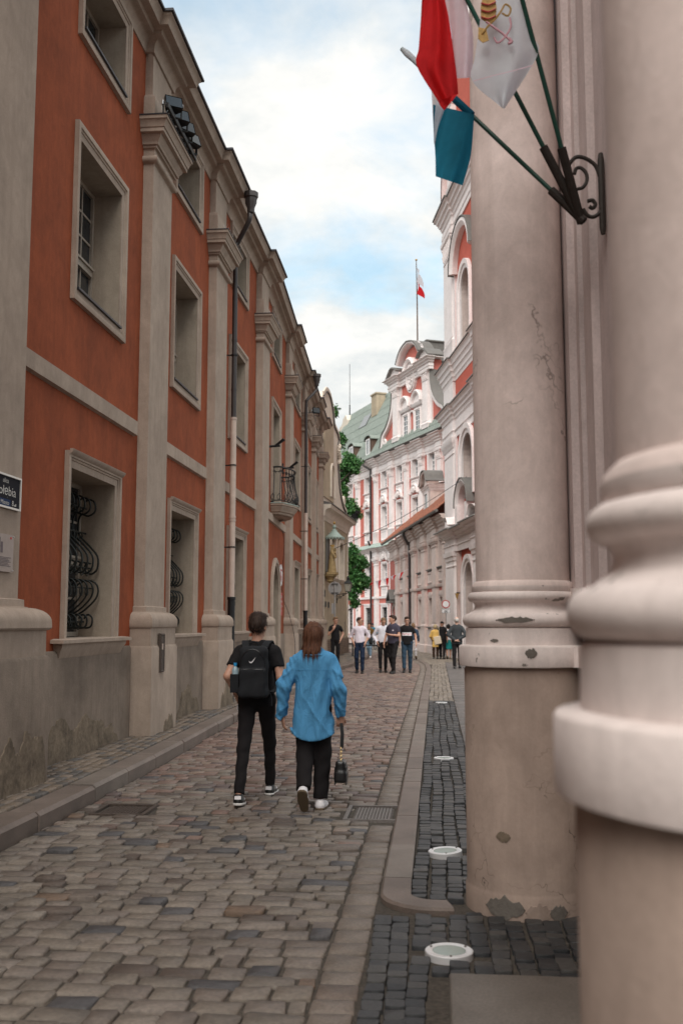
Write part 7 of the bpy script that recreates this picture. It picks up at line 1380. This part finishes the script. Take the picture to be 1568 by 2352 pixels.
m = MB(); m.add([(.178, -.12, .90), (.205, -.04, .93), (.20, -.05, .80), (.18, -.10, .82)], [(0, 1, 2, 3)])
m = MB(); m.box(.17, .176, .04, .075, .84, .90); m.build('pocket_label', 'shoewhite', man)
ps = dict(anL=(.055, .30, .215), knL=(.075, .02, .52), ftL=(0, -.62, -.78), anR=(-.075, .04, .085), knR=(-.085, -.03, .50), ftR=(-.12, -1, 0), elL=(.272, .05, 1.145), wrL=(.30, -.01, .875), hdL=(-.05, -.05, -1), elR=(-.238, .06, 1.14), wrR=(-.255, -.03, .875), hdR=(0, -.05, -1), paR=(.3, -1, 0), paL=(-.9, -.4, 0))
wom, wfn, WJ = person('woman in oversized blue shirt and black trousers walking away', (-1.105, 9.07, 0), 180, 1.645, ps, (-4, 3), .95, 'long', 'c_blueshirt', .70, 1.2, 1.25, lw=1.32, hair='long', hmat='hairbrown', shoem='shoewhite', sole='solebrown', fine=True, curl=(28, 70), folds=3.0, collar=True, bigcollar=True, hw=1.18, hemcurve=.06)
m = MB(); m.tube([(-.17 + .02 * k, (yhit(wfn, -.17 + .02 * k, 1.305, 1) or .1) + .001, 1.305) for k in range(18)], .0028, 4); m.build('yoke_seam', 'c_blueshirt', wom)
for k in 'LR':
    el_, wr = WJ['el' + k], WJ['wr' + k]; m = MB(); a = el_ + (wr - el_) * .72; m.tube([tuple(a), tuple(el_ + (wr - el_) * .76), tuple(wr)], [.056, .05, .046], 14); m.build('cuff', 'c_blueshirt', wom)
hb_ = attach(wom, 'handbag', 'small black leather handbag hanging from the woman\'s right hand', 'handbag')
HX, HY = -.268, .02
sdf_obj('bag', lambda P: np.maximum(smin(rbox(P, (HX, HY, .36), (.048, .10, .10), .03), rbox(P, (HX, HY, .31), (.058, .105, .05), .02), .03), P[:, 2] - .455), (HX - .1, HY - .16, .22), (HX + .1, HY + .16, .5), .009, 'leather', hb_)
m = MB()
for dx_ in (-.052, .052): m.box(HX + dx_ - .004, HX + dx_ + .004, HY - .09, HY + .09, .235, .40)
m.build('flap', 'leather', hb_); m = MB(); vs = []
for (x, y, z, w_) in ((HX, HY - .01, .80, .016), (HX - .012, HY, .70, .017), (HX - .006, HY, .57, .017)): vs += [(x - w_, y - .004, z), (x + w_, y - .004, z), (x + w_, y + .004, z), (x - w_, y + .004, z)]
m.add(vs, [(i * 4 + j, i * 4 + (j + 1) % 4, i * 4 + 4 + (j + 1) % 4, i * 4 + 4 + j) for i in range(2) for j in range(4)]); m.build('strap', 'leather', hb_)
for k in range(7): m = MB(); z = .565 - k * .018; m.tube([(HX + .009 * math.cos(t * PI / 4) * (1 if k % 2 else .3), HY + .009 * math.cos(t * PI / 4) * (.3 if k % 2 else 1), z + .012 * math.sin(t * PI / 4)) for t in range(9)], .003, 4); m.build('chain_link', 'goldmetal', hb_)
# the group coming towards the camera
G = 'group of men walking towards the camera'
person('bespectacled young man in black T-shirt touching his chin', (-3.46, 34.6, LPZ), 8, 1.68, dict(POCK, elR=(-.235, -.06, 1.13), wrR=(-.075, -.20, 1.33), hdR=(.35, -.25, .9), paR=(.3, 1, .3)), (32, 4), .95, 'short', 'c_black', .93, lmat='c_trouser', hair='short', hmat='hairlight', glasses=True, group=G, curl=(30, 45))
person('man in white shirt and navy trousers looking to the side', (-2.48, 32.75, 0), 0, 1.82, dict(stride(.09, .02), **POCK), (62, 2), 1.0, 'rolled', 'c_pinkwhite', .96, 1.0, 1.0, lmat='c_navy', lw=1.08, hair='crop', hmat='hairdark', glasses=True, collar=True, belt='leather', group=G, folds=1.6)
person('man in white shirt looking down at the ground', (-1.76, 33.5, 0), 8, 1.83, dict(stride(-.10, .02), **dict(POCK, elL=(.24, -.02, 1.14), wrL=(.15, -.16, 1.0))), (12, 34), 1.0, 'long', 'c_white', .96, 1.02, 1.0, lmat='c_trouser', hair='crop', hmat='hairlight', collar=True, belt='leather', group=G, folds=1.6)
e, f4, _ = person('heavyset man in slate T-shirt gesturing and turning his head', (-1.385, 32.85, 0), -28, 1.88, dict(stride(.16, .03), elL=(.235, -.05, 1.14), wrL=(.05, -.27, 1.17), hdL=(-1, -.2, .25), paL=(0, -.3, -1), elR=(-.25, .0, 1.14), wrR=(-.27, -.09, .92)), (-48, 4), 1.14, 'short', 'c_slate', .90, 1.05, 1.1, lmat='c_trouser', lw=1.15, hair='short', hmat='hairdark', group=G)
m = grid_mb(.045, .085, 1.285, 1.32, 4, 4); decal(m, f4, -1, .006).build('chest_print', 'c_pinkwhite', e, smooth=0)
e, f5, _ = person('man with glasses in black T-shirt with a white chest band', (-0.955, 33.45, 0), 0, 1.83, dict(stride(-.14, .03), elL=(.27, .04, 1.15), wrL=(.29, -.06, .91)), (4, 3), 1.1, 'short', 'c_black', .88, 1.04, 1.12, lmat='c_jeans', lw=1.1, hair='short', hmat='hairdark', glasses=True, group=G)
m = grid_mb(-.152, .152, 1.165, 1.268, 30, 6); decal(m, f5, -1, .005).build('white_band', 'shoewhite', e, smooth=60)
m = MB(); text_mb(m, 'NΛSΛ', 0, 1.188, .078, 0, 'CENTER', 0, 1.45); decal(m, f5, -1, .009).build('lettering', 'textred', e, smooth=0)
# farther passers-by
e, _, _ = person('man in brown jacket and light jeans carrying a dark coat', (-3.12, 47.6, 0), -18, 1.63, dict(stride(.14, .03), elR=(-.22, -.1, 1.15), wrR=(-.05, -.2, 1.42), hdR=(.2, 0, 1), elL=(.24, -.02, 1.14), wrL=(.1, -.2, 1.1)), (-40, 0), 1.0, 'long', 'c_brown', .93, 1.05, 1.15, lmat='c_lightjeans', lw=1.15, hair='short', hmat='hairdark', shoem='shoewhite', sole='solewhite')
m = grid_mb(-.09, .09, .95, 1.42, 6, 10); decal(m, _ and (lambda P: 1), -1) if False else None
m = MB(); m.prism([(-.08, .92), (.08, .92), (.07, 1.40), (-.07, 1.40)], -.142, -.10); m.build('undershirt', 'c_ivory', e, smooth=0)
sdf_obj('carried_coat', lambda P: cone(P, (.12, -.2, 1.08), (.14, -.18, .78), .09, .12, .6) + .012 * np.sin(22 * P[:, 0] + 9 * P[:, 2]), (-.1, -.36, .6), (.36, 0, 1.24), .02, 'c_charcoal', e)
person('long-haired woman in denim jacket and white trousers walking away', (-0.98, 44.2, 0), 175, 1.62, dict(stride(-.2, .12)), (0, 0), .92, 'long', 'c_denim', .95, 1.1, 1.2, lmat='c_ivory', lw=1.1, hair='long', hmat='hairlight', face=False, shoem='solebrown', sole='solebrown')
G2 = 'people walking away along the right pavement'
person('blond woman in yellow coat and brown trousers seen from behind', (-0.02, 45.6, 0), 178, 1.56, dict(stride(-.08, .03), elL=(.25, -.02, 1.16), wrL=(.2, -.2, 1.02)), (0, 0), .98, 'long', 'c_yellow', .62, 1.12, 1.2, lmat='c_darkbrown', lw=1.1, hair='bob', hmat='hairblond', face=False, group=G2)
e, _, _ = person('man in black clothes and cap with a cream shoulder bag', (0.28, 45.6, 0), 172, 1.70, dict(stride(.12, .03), elL=(.26, .0, 1.15), wrL=(.2, -.15, 1.02)), (25, 0), 1.12, 'short', 'c_black', .90, 1.1, 1.15, lmat='c_trouser', lw=1.15, hair='cap', hmat='c_black', face=False, group=G2)
tb = attach(e, 'shoulder_bag', 'cream canvas bag on the shoulder of the man in black', 'bag'); sdf_obj('bag', lambda P: rbox(P @ np.array(Matrix.Rotation(R(12), 3, 'Y')), (.0, .15, .90), (.17, .05, .19), .03), (-.2, .02, .6), (.5, .3, 1.3), .02, 'c_cream', tb)
m = MB(); m.tube(spline([(.10, .17, 1.08), (.13, .16, 1.3), (.14, .06, 1.49), (.14, -.08, 1.46), (.16, -.12, 1.2), (.2, .1, 1.05)], 4), .01, 5); m.build('strap', 'c_cream', tb)
person('dark-haired woman in white blouse and teal skirt from behind', (0.57, 45.8, 0), 182, 1.575, dict(knL=(.08, .03, .48), anL=(.075, .18, .15), ftL=(0, -1, -.6), anR=(-.07, -.02, .085), elL=(.25, -.02, 1.15), wrL=(.2, -.15, 1.02), elR=(-.25, -.02, 1.15), wrR=(-.2, -.15, 1.02)), (0, 0), .98, 'long', 'c_ivory', .97, 1.12, 1.3, 'skirt', 'c_teal', hair='bob', hmat='hairblack', face=False, group=G2, shoem='solebrown', sole='solebrown')
person('balding man in dark suit walking with hands behind his back', (0.75, 36.2, 0), 180, 1.84, dict(stride(-.13, .03), elL=(.30, .10, 1.16), wrL=(.06, .19, .97), hdL=(-1, .1, -.4), elR=(-.30, .10, 1.16), wrR=(-.05, .18, .99), hdR=(1, .15, -.5)), (0, 0), 1.02, 'long', 'c_suit', .84, 1.14, 1.2, lmat='c_trouser', lw=1.1, hair='grey', hmat='hairgrey', face=False, skin='skinold')
# cyclist
cp_ = dict(hpL=(.085, .06, .98), hpR=(-.085, .06, .98), knL=(.1, -.22, .72), anL=(.1, .0, .36), knR=(-.1, -.12, .58), anR=(-.1, -.02, .2), elL=(.24, -.2, 1.2), wrL=(.22, -.42, 1.06), hdL=(0, -1, -.3), elR=(-.24, -.2, 1.2), wrR=(-.22, -.42, 1.06), hdR=(0, -1, -.3))
person('cyclist in turquoise jacket riding in the distance', (-3.85, 61.5, 0), 20, 1.60, cp_, (0, 0), .95, 'long', 'c_turq', .95, 1.12, 1.2, lmat='c_charcoal', hair='cap', hmat='c_navy', shoem='shoeblack')
by = empty('bicycle', (-3.85, 61.5, 0), R(20), 'black bicycle under the rider in turquoise', 'bicycle')
for nm, y in (('front_wheel', -.52), ('rear_wheel', .5)):
    m = MB(); m.tube([(0, y + .32 * math.cos(t * PI / 12), .34 + .32 * math.sin(t * PI / 12)) for t in range(25)], .018, 6); w_ = m.build(nm, 'shoeblack', by); m = MB()
    for t in range(8): m.tube([(0, y, .34), (0, y + .3 * math.cos(t * PI / 4), .34 + .3 * math.sin(t * PI / 4))], .003, 3)
    m.build('spokes', 'steel', w_)
m = MB()
for a, b in (((0, .5, .34), (0, .08, .32)), ((0, .08, .32), (0, .18, .82)), ((0, .5, .34), (0, .16, .72)), ((0, .08, .32), (0, -.4, .78)), ((0, .16, .75), (0, -.4, .82)), ((0, -.38, .95), (0, -.52, .34))): m.tube([a, b], .016, 6)
m.build('frame', 'shoeblack', by); m = MB(); m.tube(spline([(-.25, -.36, .98), (-.1, -.40, .98), (0, -.40, .96), (.1, -.40, .98), (.25, -.36, .98)], 3), .013, 6); m.build('handlebar', 'steel', by); m = MB(); m.prism([(-.03, .9), (.03, .9), (.07, .93), (-.07, .93)], .06, .3); m.v = [(x, y, z - .06) for x, y, z in m.v]; m.build('saddle', 'leather', by); m = MB(); m.tube([(-.12, .0, .2), (.0, .08, .32), (.12, .02, .36)], .012, 5); m.build('pedals', 'steel', by)
